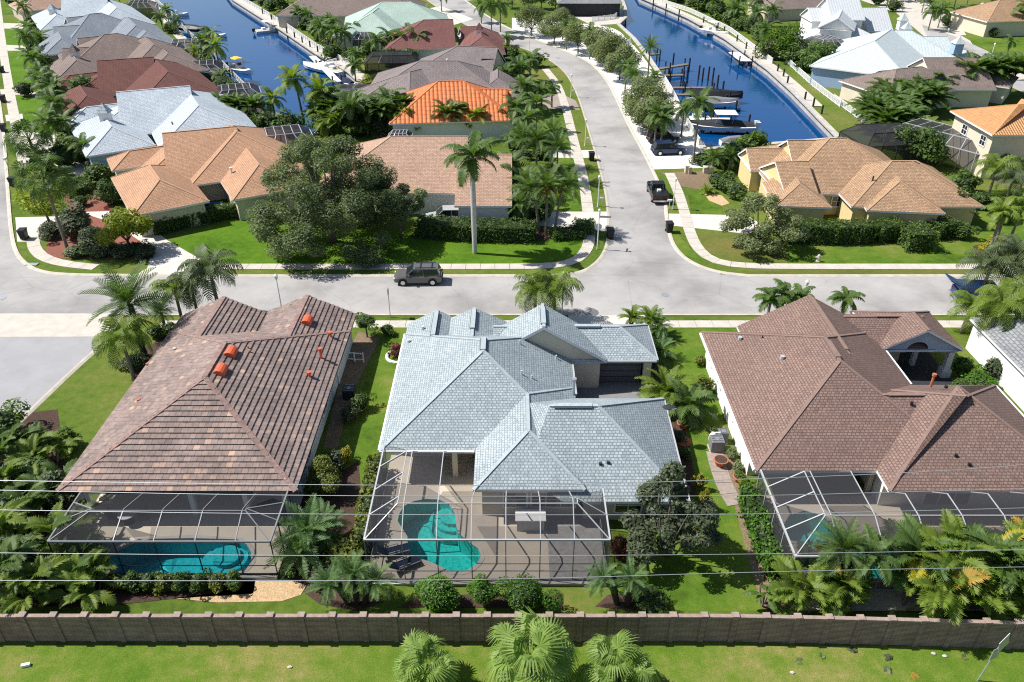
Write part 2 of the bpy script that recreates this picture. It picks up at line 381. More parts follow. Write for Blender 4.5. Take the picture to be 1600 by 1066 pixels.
M['rMetal2'] = m_ribs('aged_standing_seam', (.40, .47, .48, 1), (.52, .57, .57, 1), .55, 0, rough=.5, bump=.04, power=.25, spec=.5)
TILES = [(0.0, (.20, .16, .148)), (0.3, (.235, .182, .165)), (0.6, (.262, .20, .178)), (0.88, (.29, .22, .192)), (0.97, (.40, .28, .21)), (1.0, (.46, .32, .23))]
M['tile'] = m_tint('roof_tile_mix', TILES); M['tile1'] = m_tint('roof_tile_single', TILES, attr=False)
M['tilecap'] = m_plain('ridge_tile', (.25, .165, .145), .85, .3, 3.0); M['tilebase'] = m_plain('roof_underlay', (.05, .04, .038), .9)
# walls
for k, c in dict(wCream=(.62, .56, .44), wWhite=(.75, .75, .73), wBlue=(.30, .42, .58), wGrey=(.50, .50, .50), wYellow=(.64, .52, .27), wTan=(.55, .48, .38), wPale=(.60, .66, .72), wSlateBlue=(.36, .40, .48)).items():
    M[k] = m_plain('stucco_'+k[1:].lower(), c, .9, .05, 1.0)
M['slate'] = m_plain('painted_shade_slate', (.10, .105, .12), .6, .06); M['darkpave'] = m_plain('painted_shade_paving', (.20, .20, .21), .9, .08)  # shade put into these tones: garage door, vent shadow lines, courtyard floor
# leaves
M['lOak'] = m_leaf('oak_leaves', (.085, .115, .055), (.25, .30, .155), .4)
M['lTree'] = m_leaf('tree_leaves', (.042, .088, .018), (.155, .24, .05), .35)
M['lOlive'] = m_leaf('olive_leaves', (.10, .135, .052), (.28, .315, .15), .38)
M['lBright'] = m_leaf('bright_leaves', (.045, .10, .008), (.16, .26, .022), .35)
M['lLime'] = m_leaf('lime_leaves', (.12, .16, .010), (.36, .40, .035), .4)
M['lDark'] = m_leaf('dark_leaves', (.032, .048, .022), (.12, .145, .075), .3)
M['lHedge'] = m_leaf('hedge_leaves', (.030, .070, .011), (.125, .205, .032))
M['lHedgeB'] = m_leaf('bright_hedge_leaves', (.035, .095, .008), (.11, .25, .02), .3)
M['lTopiary'] = m_leaf('topiary_leaves', (.085, .110, .014), (.22, .25, .042))
M['lPalm'] = m_leaf('palm_fronds', (.038, .082, .016), (.14, .215, .05), .35)
M['lPalmY'] = m_leaf('yellowing_palm_fronds', (.070, .125, .014), (.255, .33, .05), .4)
M['lPalmO'] = m_leaf('olive_palm_fronds', (.050, .078, .030), (.155, .195, .090), .3)
M['lPalmG'] = m_leaf('grey_green_fronds', (.050, .110, .030), (.19, .30, .11), .35)
M['lFan'] = m_leaf('fan_palm_leaves', (.10, .18, .03), (.38, .50, .14), .45)
M['lGold'] = m_leaf('golden_leaves', (.16, .15, .008), (.48, .42, .03), .3)
M['lOrange'] = m_leaf('orange_fronds', (.24, .15, .02), (.46, .31, .05), .3)
M['lRed'] = m_leaf('red_leaves', (.10, .018, .016), (.22, .05, .04), .3)
# ---------------------------------------------------------------- foliage geometry (numpy)
def leafcloud(name, blobs, n, size, mat, seed, flat=0.0, inner=0.5, asp=0.5):
    """n leaf-sized quads spread through ellipsoid clumps (cx, cy, cz, rx, ry, rz)"""
    r = np.random.default_rng(seed); B = np.array(blobs, float)
    wgt = (B[:, 3]*B[:, 4]*B[:, 5])**0.75; wgt /= wgt.sum(); i = r.choice(len(B), n, p=wgt)
    d = r.normal(size=(n, 3)); d /= np.linalg.norm(d, axis=1)[:, None]
    rad = inner+(1-inner)*np.sqrt(r.random(n)); rad *= 1+r.normal(0, .07, n)
    p = B[i, :3]+d*rad[:, None]*B[i, 3:]
    nr = d*0.75+r.normal(0, .52, (n, 3))+np.array([-.25, 0, .75+flat]); nr /= np.linalg.norm(nr, axis=1)[:, None]
    t = np.cross(nr, r.normal(size=(n, 3))); t /= np.linalg.norm(t, axis=1)[:, None]; b = np.cross(nr, t)
    s = size*(0.6+0.8*r.random(n))[:, None]
    V = np.stack([p-t*s, p-b*s*asp+nr*s*.1, p+t*s, p+b*s*asp+nr*s*.1], 1).reshape(-1, 3)
    Q = np.arange(n*4).reshape(-1, 4); tint = np.clip(r.normal(.42, .24, n), 0, 1)
    return np_mesh(name, V, Q, mat, tint)
def frond_arr(L, elev, bend, n=20, ll=0.33, lw=0.03, vee=0.35, droop=0.35, seed=0, fwd=0.55, start=.1):
    """a pinnate frond from the origin along +x"""
    r = np.random.default_rng(seed); K = 24; ts = np.linspace(0, 1, K); ang = elev-bend*ts**1.3
    x = np.concatenate([[0], np.cumsum(np.cos(ang[:-1]))])/(K-1)*L; z = np.concatenate([[0], np.cumsum(np.sin(ang[:-1]))])/(K-1)*L
    V, Q, T = [], [], []
    def quad(a, b, c, d, t):
        k = len(V); V.extend([a, b, c, d]); Q.append((k, k+1, k+2, k+3)); T.append(t)
    for k in range(0, K-3, 3):
        w = .022*L*(1-ts[k]*.8)*.5; e = min(k+3, K-1)
        quad((x[k], -w, z[k]), (x[k], w, z[k]), (x[e], w*.85, z[e]), (x[e], -w*.85, z[e]), .62)
    for t in np.linspace(start, 1.0, n):
        px, pz = np.interp(t, ts, x), np.interp(t, ts, z); a = np.interp(t, ts, ang)
        tx, tz = math.cos(a), math.sin(a); l = ll*L*(math.sin(math.pi*min(1, .16+.80*t))**.6)*(1+r.normal(0, .08)); w = lw*L
        for sgn in (-1, 1):
            f = fwd+.9*max(0, t-.8)*3; dv = np.array([tx*f-tz*vee*.6, sgn*1.0, tz*f+tx*vee]); dv /= np.linalg.norm(dv)
            p0 = np.array([px, 0, pz]); m = p0+dv*l*.55; e = m+(dv*.8+np.array([0, 0, -droop*1.5])+r.normal(0, .06, 3))*l*.45
            wx = np.array([tx*w, 0, tz*w]); tt = np.clip(r.normal(.42, .2), 0, 1)
            quad(p0-wx*.5, p0+wx*.5, m+wx*.6, m-wx*.6, tt); quad(m-wx*.6, m+wx*.6, e+wx*.1, e-wx*.1, tt)
    return np.array(V, float), np.array(Q), np.array(T)
def paddle_arr(L, elev, bend, wid, seed=0, stalk=.3):
    """a banana-like paddle leaf"""
    r = np.random.default_rng(seed); K = 12; ts = np.linspace(0, 1, K); ang = elev-bend*ts**1.5
    x = np.concatenate([[0], np.cumsum(np.cos(ang[:-1]))])/(K-1)*L; z = np.concatenate([[0], np.cumsum(np.sin(ang[:-1]))])/(K-1)*L
    V, Q, T = [], [], []
    for k in range(K-1):
        for sgn in (-1, 1):
            def W(t): return .012*L if t < stalk else wid*L*math.sin(math.pi*min(1, .08+.92*(t-stalk)/(1-stalk)))**.55
            a, b = W(ts[k]), W(ts[k+1])*(1+r.normal(0, .10)); i = len(V)
            V += [(x[k], 0, z[k]), (x[k+1], 0, z[k+1]), (x[k+1], sgn*b, z[k+1]-.25*b+r.normal(0, .02)*L), (x[k], sgn*a, z[k]-.25*a)]
            Q.append((i, i+1, i+2, i+3)); T.append(np.clip(.45+r.normal(0, .12), 0, 1))
    return np.array(V, float), np.array(Q), np.array(T)
def fan_arr(L, elev, bend, seed=0, n=22):
    """a fan leaf: stalk and a folded wheel of blades"""
    r = np.random.default_rng(seed); V, Q, T = [], [], []
    s = L*.60; p = np.array([math.cos(elev)*s, 0, math.sin(elev)*s]); a = elev-bend
    fx = np.array([math.cos(a), 0, math.sin(a)]); up = np.array([-math.sin(a), 0, math.cos(a)]); sy = np.array([0, 1., 0])
    V += [(0, -.02*L, 0), (0, .02*L, 0), tuple(p+sy*.012*L), tuple(p-sy*.012*L)]; Q.append((0, 1, 2, 3)); T.append(.75)
    for k in range(n):
        th = math.radians(-128+256*k/(n-1)); d = fx*math.cos(th)+sy*math.sin(th); sd = -fx*math.sin(th)+sy*math.cos(th)
        l = L*.42*(.78+.22*math.cos(th))*(1+r.normal(0, .07)); w = l*.075; zz = (.035 if k % 2 else -.0)*L
        m = p+d*l*.60+up*(.05*L*math.cos(th)+zz*.7); e = p+d*l+up*(-.15*L+r.normal(0, .05)*L); i = len(V); tt = np.clip(r.normal(.45, .16), 0, 1)
        V += [tuple(p-sd*w*.1), tuple(p+sd*w*.1), tuple(m+sd*w), tuple(m-sd*w)]; Q.append((i, i+1, i+2, i+3)); T.append(tt)
        for q in (-1, 1):                                  # split tips
            i = len(V); e2 = e+sd*q*w*1.1
            V += [tuple(m+sd*w*min(q, 0)), tuple(m+sd*w*max(q, 0)), tuple(e2+sd*w*.12), tuple(e2-sd*w*.12)]; Q.append((i, i+1, i+2, i+3)); T.append(tt)
    return np.array(V, float), np.array(Q), np.array(T)
def join_arr(items):
    """items: (V, Q, T, Matrix)"""
    VV, QQ, TT, k = [], [], [], 0
    for V, Q, T, mt in items:
        A = np.array(mt)[:3, :3]; b = np.array(mt)[:3, 3]
        VV.append(V@A.T+b); QQ.append(Q+k); TT.append(T); k += len(V)
    return np.concatenate(VV), np.concatenate(QQ), np.concatenate(TT)

# frond families: name -> (maker of (V,Q,T) given elevation, seed)
FR = {
 'feather': lambda e, s, n: frond_arr(1, e, 1.25, n, .31, .85/n, .30, .45, s),
 'royal':   lambda e, s, n: frond_arr(1, e, 1.55, n, .27, .9/n, .15, .75, s, fwd=.4),
 'date':    lambda e, s, n: frond_arr(1, e, .75, n, .26, .55/n, .55, .12, s, fwd=.8),
 'sago':    lambda e, s, n: frond_arr(1, e, 1.0, n, .22, .75/n, .45, .15, s, fwd=.5),
 'areca':   lambda e, s, n: frond_arr(1, e, 1.15, n, .34, .78/n, .55, .25, s, fwd=.8, start=.2),
 'limp':    lambda e, s, n: frond_arr(1, e, 1.9, n, .30, .62/n, .10, .9, s),
 'fan':     lambda e, s, n: fan_arr(1, e, .55, s, max(12, n)),
 'paddle':  lambda e, s, n: paddle_arr(1, e, 1.2, .13, s),
}
# crown recipes: frond family, count, elevation range (low, high, radians), blades, material
KIND = {
 'royal': ('royal', 15, -.25, 1.35, 26, 'lPalm'),   'feather': ('feather', 17, -.55, 1.35, 18, 'lPalm'),
 'coconut': ('feather', 20, -.75, 1.35, 20, 'lPalmY'), 'queen': ('limp', 17, -.1, 1.4, 18, 'lPalmO'),
 'date': ('date', 30, -.55, 1.45, 22, 'lPalm'),     'pygmy': ('date', 26, -.50, 1.40, 20, 'lPalmG'),
 'sago': ('sago', 26, .02, 1.35, 20, 'lPalmY'),     'fan': ('fan', 30, -.7, 1.45, 16, 'lPalm'),
 'fanb': ('fan', 30, -.9, 1.45, 26, 'lFan'),       'areca': ('areca', 34, .40, 1.50, 22, 'lPalmY'),
 'arecad': ('areca', 34, .30, 1.50, 22, 'lPalm'),   'lightq': ('limp', 18, -.1, 1.4, 20, 'lPalmY'),
 'xmas': ('royal', 13, -.1, 1.3, 20, 'lPalm'),      'gold': ('royal', 12, -.1, 1.3, 16, 'lPalmY'),
}
_fm = {}
def frond_mesh(fam, k, n, mat, elev):
    key = (fam, k, n, mat)
    if key not in _fm:
        V, Q, T = FR[fam](elev, k+11, n); _fm[key] = np_mesh('frond_'+fam, V, Q, M[mat], T)
    return _fm[key]
_cm = {}
def crown_mesh(kind, var):
    key = (kind, var)
    if key not in _cm:
        fam, cnt, lo, hi, n, mat = KIND[kind]; r = random.Random(var*31+len(kind)); it = []; n = int(n*.9)
        for k in range(int(cnt*.85)):
            e = lo+(hi-lo)*((k+.5)/(cnt*.85))**.9; V, Q, T = FR[fam](e, k+var*50, n)
            s = r.uniform(.85, 1.1); az = k*2.39996+r.uniform(-.25, .25)
            it.append((V, Q, T, Matrix.Rotation(az, 4, 'Z') @ Matrix.Scale(s, 4)))
        V, Q, T = join_arr(it); _cm[key] = np_mesh('crown_'+kind, V, Q, M[mat], T)
    return _cm[key]
_tm = {}
def trunk_mesh(style, var):
    key = (style, var)
    if key not in _tm:
        b = MB(); r = random.Random(var); lx, ly = r.uniform(-.06, .06), r.uniform(-.06, .06); N = 9 if style == 'thin' else 14
        pts = [(lx*t*t, ly*t*t, t) for t in [i/(N-1) for i in range(N)]]
        ring = [1+.06*((i % 2)*2-1) for i in range(N)]
        if style == 'royal': rad = [.23*(1+.25*math.sin(math.pi*min(1, i/(N-1)*1.1))-.42*max(0, i/(N-1)-.75)*2) for i in range(N)]
        elif style == 'thick': rad = [.24*(1.15-.2*i/(N-1))*ring[i] for i in range(N)]
        elif style == 'boot': rad = [.17*(1+.45*i/(N-1))*ring[i] for i in range(N)]
        else: rad = [.125*(1.25-.35*i/(N-1))*ring[i] for i in range(N)]
        b.tube(pts, rad, 8); _tm[key] = b.mesh('trunk', M[{'royal': 'royalbark', 'boot': 'darkbark', 'thick': 'darkbark'}.get(style, 'palmbark')], smooth=True)
    return _tm[key]
pal_n = [0]
def palm(px, py, h, r, kind, label, near=False, group=None, style='thin', name='palm_tree', cat='palm', lean=(0, 0), z=0, at=None, thick=1.0, pts=None):
    """one palm standing at photo point (px, py): trunk h metres, fronds r metres"""
    pal_n[0] += 1; q = pal_n[0]; p = at if at is not None else g(px, py, z)
    rz = (q*1.7) % 6.28
    t = thing(name, label, cat, p, rz, group)
    L = Matrix.Rotation(-rz, 3, 'Z') @ Vector((lean[0], lean[1], 0))
    if h > .25:
        o = part('trunk', trunk_mesh(style, q % 4), t, sc=(thick, thick, h)); 
        if lean != (0, 0):
            m = Matrix(((thick, 0, L.x, 0), (0, thick, L.y, 0), (0, 0, h, 0), (0, 0, 0, 1))); o.matrix_local = m
    top = Vector((L.x, L.y, h*.99))
    fam, cnt, lo, hi, n, mat = KIND[kind]
    if near:
        rr = random.Random(q)
        for k in range(cnt):
            f = (k+.5)/cnt; e = lo+(hi-lo)*f**.9; v = int(f*6)
            me = frond_mesh(fam, v, n, mat, lo+(hi-lo)*((v+.5)/6)**.9)
            s = r*rr.uniform(.82, 1.12)
            part('frond', me, t, top+Vector((0, 0, .12*f)), (rr.uniform(-.25, .25)*(2.2 if fam == 'fan' else 1), rr.uniform(-.12, .12)*(2.5 if fam == 'fan' else 1), k*2.39996+rr.uniform(-.25, .25)), (s, s, s))
    else:
        part('crown', crown_mesh(kind, q % 3), t, top, sc=(r, r, r))
    return t
def clump(px, py, h, n, kind, label, near=True, group=None, mats=None, spread=.5, name='areca_palm', cat='palm', at=None, seed=0, canes=5, fmax=2.7):
    """a many-stemmed palm or banana clump: fronds rising from the ground"""
    p = at if at is not None else g(px, py); t = thing(name, label, cat, p, 0, group); rr = random.Random(seed*7+int(px)); b = MB()
    tops = [Vector((rr.gauss(0, spread), rr.gauss(0, spread), h*rr.uniform(.25, .55))) for _ in range(canes)]
    for q in tops: b.tube([(q.x*.3, q.y*.3, 0), (q.x*.7, q.y*.7, q.z*.5), q], [.07, .06, .045], 5)
    b.build('cane', M['palmbark'], None).parent = t
    fam, cnt, lo, hi, nb, mat = KIND[kind]; mats = mats or [mat]
    for k in range(n):
        q = tops[k % canes]; e = rr.uniform(.15, 1.4); m = mats[rr.randrange(len(mats))] if rr.random() < .17 else mats[0]
        v = int(e/1.4*4); fm = frond_mesh(fam, v, nb, m, .15+(v+.5)/4*1.25); s = min(h*rr.uniform(.45, .7), rr.uniform(.7, 1.0)*fmax)
        part('frond', fm, t, q, (rr.uniform(-.3, .3), rr.uniform(-.1, .1), rr.uniform(0, 6.28)), (s, s, s))
    return t
_lc = {}
def cached(key, fn):
    if key not in _lc: _lc[key] = fn()
    return _lc[key]
def ball_mesh(mat, var, n=900, size=None):
    size = size or (.13 if n < 1000 else .13*(1000/n)**.45)
    def mk():
        r = random.Random(var); bl = [(0, 0, 0, .86, .86, .86)]+[(r.gauss(0, .40), r.gauss(0, .40), r.gauss(.08, .32), .52, .52, .48) for _ in range(6)]
        return leafcloud('leaf_ball', bl, n, size, M[mat], var+3, inner=.72)
    return cached(('ball', mat, var, n), mk)
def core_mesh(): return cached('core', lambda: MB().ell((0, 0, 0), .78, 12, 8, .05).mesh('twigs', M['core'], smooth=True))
sh_n = [0]
def shrub(px, py, r, label, mat='lHedge', h=None, group=None, stem=0.0, at=None, name='shrub', cat='shrub', n=900, rx=None):
    """a rounded clipped shrub; r, h in metres"""
    sh_n[0] += 1; h = h or r*1.6; p = at if at is not None else g(px, py)
    t = thing(name, label, cat, p, sh_n[0]*1.3 % 6.28, group)
    s = (rx or r, r, h/2)
    part('foliage', ball_mesh(mat, sh_n[0] % 3, n), t, (0, 0, stem+h/2), sc=s)
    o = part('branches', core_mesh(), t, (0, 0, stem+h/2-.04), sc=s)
    if stem > .1: part('stem', cached('stem', lambda: MB().tube([(0, 0, 0), (.02, 0, .5), (0, .02, 1)], [.09, .07, .06], 6).mesh('stem', M['bark'])), t, sc=(1, 1, stem+.2))
    return t
def hedge(pts, wid, h, label, mat='lHedge', dens=55, name='hedge', group=None, world=False):
    """a clipped hedge along a polyline of photo points"""
    P = [Vector(p) for p in pts] if world else G(pts); c = P[0].copy(); t = thing(name, label, 'hedge', c, 0, group)
    r = np.random.default_rng(int(abs(P[0].x*10))+5); Vs, Ts = [], []; core = MB()
    for a, b in zip(P[:-1], P[1:]):
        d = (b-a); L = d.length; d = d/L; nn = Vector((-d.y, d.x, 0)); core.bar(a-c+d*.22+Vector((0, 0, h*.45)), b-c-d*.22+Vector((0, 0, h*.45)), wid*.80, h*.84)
        m = int(dens*(L*wid+2*L*h+2*wid*h)); 
        for k in range(m):
            s = r.random()*L; u = r.random(); face = r.random()*(wid+2*h)
            if face < wid: o = (u-.5)*wid; zz = h; nv = Vector((0, 0, 1))
            elif face < wid+h: o = -wid/2; zz = u*h; nv = -nn
            else: o = wid/2; zz = u*h; nv = nn
            if r.random() < wid/(L+wid): s = (0., L)[int(r.random() < .5)]; o = (u-.5)*wid; zz = r.random()*h; nv = d*(-1 if s == 0 else 1)
            lump = .10*math.sin(s*2.1+o*3)+.06*math.sin(s*5.3+zz*4)
            q = a-c+d*s+nn*o+Vector((0, 0, zz))+nv*(lump+r.normal(0, .05))
            if r.random() < .06: q = q+nv*.12
            nr = (nv+Vector(r.normal(0, .6, 3))+Vector((0, 0, .3))).normalized(); t1 = nr.cross(Vector(r.normal(0, 1, 3))).normalized(); t2 = nr.cross(t1); sz = .115*r.uniform(.6, 1.4)
            Vs += [q-t1*sz, q-t2*sz*.55, q+t1*sz, q+t2*sz*.55]; Ts.append(min(1, max(0, r.normal(.42, .24))))
    part('foliage', np_mesh('hedge_leaves', np.array([tuple(v) for v in Vs]), np.arange(len(Vs)).reshape(-1, 4), M[mat], Ts), t)
    part('branches', core.mesh('twigs', M['core']), t); return t
def limb_mesh(bl, trunk_h, seed, rad, mat='bark'):
    """tapered trunk and limbs reaching into the crown clumps"""
    b = MB(); r = random.Random(seed)
    top = Vector((r.uniform(-.1, .1), r.uniform(-.1, .1), trunk_h))
    b.tube([(0, 0, 0), (r.uniform(-.05, .05), 0, trunk_h*.5), top], [rad*1.25, rad, rad*.85], 8)
    for c in bl[:10]:
        e = Vector(c[:3]); m = top.lerp(e, .5)+Vector((r.uniform(-.2, .2), r.uniform(-.2, .2), -.12*(e-top).length))
        b.tube([top-Vector((0, 0, .15)), m, e], [rad*.55, rad*.36, rad*.12], 6)
    return b.mesh('trunk', M[mat], smooth=True)
tr_n = [0]
def tree(px, py, h, r, label, mat='lTree', n=2600, size=.17, trunk=.35, group=None, name='tree', cat='tree', at=None, seed=None, flat=.75, rad=.14, lobes=9, bark='bark', ls=(.30, .46), dome=False):
    """broadleaf tree: trunk, limbs and a crown of leaf clumps; h total height, r crown radius"""
    tr_n[0] += 1; sd = seed or (tr_n[0] % 4)+1; p = at if at is not None else g(px, py)
    def mk():
        rr = random.Random(sd*17+lobes); ch = h*(1-trunk); cz = h-ch*.5; bl = []
        for k in range(lobes):
            a = k*2.39996+rr.uniform(-.4, .4); q = math.sqrt((k+.4)/lobes)
            if dome:
                x, y = math.cos(a)*q*r*.88, math.sin(a)*q*r*.88; s = r*rr.uniform(*ls); bl.append((x, y, max(s*.5, h*math.sqrt(max(.02, 1-q*q*.92))*rr.choice((.25, .5, .72, .86, .9))-s*.3*q), s, s, s*flat)); continue
            x, y = math.cos(a)*q*r*.68, math.sin(a)*q*r*.68; zz = cz+ch*.5*(rr.uniform(-.75, .70)*(1-.25*q)+.30*(1-q)); s = r*rr.uniform(*ls)
            bl.append((x, y, zz, s, s, s*flat))
        return bl, leafcloud('crown', bl, n, size, M[mat], sd+7, inner=.35), limb_mesh(bl, h*trunk, sd, rad, bark)
    bl, cm, lm = cached(('tree', mat, round(h, 1), round(r, 1), sd, n, trunk, lobes, ls), mk)
    t = thing(name, label, cat, p, (tr_n[0]*2.1) % 6.28, group)
    part('trunk', lm, t); o = part('crown', cm, t); return t

# ---------------------------------------------------------------- houses
class House:
    def __init__(s, label, loc, roof, wall, fascia='white', cat='house', name='house', cap=None, group=None):
        s.e = thing(name, label, cat, (loc[0], loc[1], 0), 0, group); s.roof, s.wall, s.fas = MB(), MB(), MB()
        s.rm, s.wm, s.fm = roof, wall, fascia; s.k = 0; s.caps = []; s.faces = []; s.tiled = False; s.cap = cap
    def rface(s, pts, uv): s.faces.append(pts); s.roof.poly(pts, uv)
    def wing(s, O, d, L, w, ze, p, ends='hh', ov=(.5, .5, .5, .5), wall=True, fh=.2, z0=0.0, gab=.3):
        k = s.k; s.k += 1; ze += .007*k; d = Vector((d[0], d[1])).normalized(); n = Vector((-d.y, d.x)); O = Vector((O[0], O[1]))
        def P(a, b, z): q = O+d*a+n*b; return Vector((q.x, q.y, z))
        e0 = w if ends[0] == 'h' else 0.; e1 = w if ends[1] == 'h' else 0.; s0, s1 = -e0, L+e1; zr = ze+p*w; sl = math.sqrt(1+p*p)
        s.rface([P(s0, -w, ze), P(s1, -w, ze), P(L, 0, zr), P(0, 0, zr)], [(s0, 0), (s1, 0), (L, w*sl), (0, w*sl)])
        s.rface([P(s1, w, ze), P(s0, w, ze), P(0, 0, zr), P(L, 0, zr)], [(-s1, 0), (-s0, 0), (0, w*sl), (-L, w*sl)])
        if e0: s.rface([P(s0, w, ze), P(s0, -w, ze), P(0, 0, zr)], [(-w, 0), (w, 0), (0, w*sl)])
        if e1: s.rface([P(s1, -w, ze), P(s1, w, ze), P(L, 0, zr)], [(-w, 0), (w, 0), (0, w*sl)])
        F = s.fas; zb = ze-fh
        def strip(a, b): F.poly([a-Vector((0, 0, fh)), b-Vector((0, 0, fh)), b, a])
        strip(P(s0, -w, ze), P(s1, -w, ze)); strip(P(s1, w, ze), P(s0, w, ze))
        for en, sx, sg in ((e0, s0, 1), (e1, s1, -1)):
            if en: strip(P(sx, w*sg, ze), P(sx, -w*sg, ze))
            else: strip(P(sx, w*sg, ze), P(sx, 0, zr)); strip(P(sx, 0, zr), P(sx, -w*sg, ze))
        F.poly([P(s0, w, zb), P(s1, w, zb), P(s1, -w, zb), P(s0, -w, zb)])
        if L > .4: s.caps.append((P(0, 0, zr), P(L, 0, zr)))
        for en, a, sx in ((e0, 0, s0), (e1, L, s1)):
            if en: s.caps += [(P(a, 0, zr), P(sx, w, ze)), (P(a, 0, zr), P(sx, -w, ze))]
        if wall:
            q = .003*k; a0 = s0+(ov[2] if e0 else gab)+q; a1 = s1-(ov[3] if e1 else gab)-q; b0, b1 = -w+ov[0]+q, w-ov[1]-q
            W = s.wall; zt = zb+.02
            for x, y in (((a0, b0), (a1, b0)), ((a1, b0), (a1, b1)), ((a1, b1), (a0, b1)), ((a0, b1), (a0, b0))):
                W.poly([P(*x, z0), P(*y, z0), P(*y, zt), P(*x, zt)])
            for en, aa, fl in ((e0, a0, 1), (e1, a1, 0)):
                if not en:
                    t = [P(aa, -w+.05, zb+.03), P(aa, w-.05, zb+.03), P(aa, 0, zr-.04)]; W.poly(t[::-1] if fl else t)
        return zr
    def rect(s, x0, x1, y0, y1, ze, p, axis, ends, **kw):
        if axis == 'y': w = (x1-x0)/2; a = y0+(w if ends[0] == 'h' else 0); b = y1-(w if ends[1] == 'h' else 0); return s.wing(((x0+x1)/2, a), (0, 1), b-a, w, ze, p, ends, **kw)
        w = (y1-y0)/2; a = x0+(w if ends[0] == 'h' else 0); b = x1-(w if ends[1] == 'h' else 0); return s.wing((a, (y0+y1)/2), (1, 0), b-a, w, ze, p, ends, **kw)
    def ridge(s, p1, p2, w, ze=2.8, p=.5, ends='hh', **kw):
        zr = ze+p*w; a, b = g(*p1, zr), g(*p2, zr); d = b-a
        return s.wing(a, d, d.length, w, ze, p, ends, **kw)
    def done(s, caps=True):
        s.wall.build('wall', M[s.wm], s.e)
        if s.tiled: s.roof.build('roof', M['tilebase'], s.e)
        else: s.roof.build('roof', M[s.rm], s.e)
        s.fas.build('fascia', M[s.fm], s.e)
        if caps:
            for a, b in s.caps:
                b_ = MB().bar(a+Vector((0, 0, .0)), b+Vector((0, 0, .0)), .24 if not s.tiled else .34, .05 if not s.tiled else .14)
                b_.build('ridge_cap', CAPS[M[s.rm].name] if not s.tiled else M['tilecap'], s.e)
        return s.e
    def window(s, c, nrm, w, h, bars=1, frame='white'):
        """framed window on a wall at world point c, facing nrm (2-d)"""
        c = Vector(c); n = Vector((nrm[0], nrm[1], 0)).normalized(); u = Vector((-n.y, n.x, 0)); up = Vector((0, 0, 1)); f = MB(); t = .06
        for sg in (-1, 1):
            f.obox(c+u*sg*(w/2), u*t, n*.05, up*(h/2+t)); f.obox(c+up*sg*(h/2), u*(w/2-t), n*.05, up*t)
        for k in range(bars): f.obox(c+u*(-w/2+w*(k+1)/(bars+1)), u*.03, n*.04, up*(h/2-t))
        if h > 1.0: f.obox(c, u*(w/2-t), n*.035, up*.025)
        fo = f.build('window', M[frame], s.e)
        pm = MB().obox(c-n*.01, u*(w/2-.03), n*.012, up*(h/2-.03)).mesh('pane', M['glass'], s.e.location); part('pane', pm, fo)
    def add(s, name, mb, mat, smooth=False): return mb.build(name, M[mat] if isinstance(mat, str) else mat, s.e, smooth)
    def pipe(s, p, h=.5, r=.07, mat='leadpipe', cap=False):
        b = MB().tube([p, p+Vector((0, 0, h))], r, 8)
        if cap: b.tube([p+Vector((0, 0, h)), p+Vector((0, 0, h+.16))], r*1.7, 8)
        return s.add('vent_pipe', b, mat)
def roof_z(px, py, p0, slope):
    """point where the sight line meets the plane z = p0.z + slope . (xy - p0.xy)"""
    u = (px-800)/F_PX; w = (py-533)/F_PX; dx, dy, dz = u, _C-w*_S, -(_S+w*_C)
    t = (p0[2]-slope[0]*p0[0]-slope[1]*p0[1]-CAM_H)/(dz-slope[0]*dx-slope[1]*dy)
    return Vector((dx*t, dy*t, CAM_H+dz*t))
def clip_convex(sub, clipper):
    out = sub
    for i in range(len(clipper)):
        a, b = clipper[i], clipper[(i+1) % len(clipper)]; inp, out = out, []
        if not inp: return []
        f = lambda p: (b[0]-a[0])*(p[1]-a[1])-(b[1]-a[1])*(p[0]-a[0])
        for j in range(len(inp)):
            p, q = inp[j], inp[(j+1) % len(inp)]; fp, fq = f(p), f(q)
            if fp >= 0: out.append(p)
            if (fp >= 0) != (fq >= 0):
                t = fp/(fp-fq); out.append((p[0]+(q[0]-p[0])*t, p[1]+(q[1]-p[1])*t))
    return out
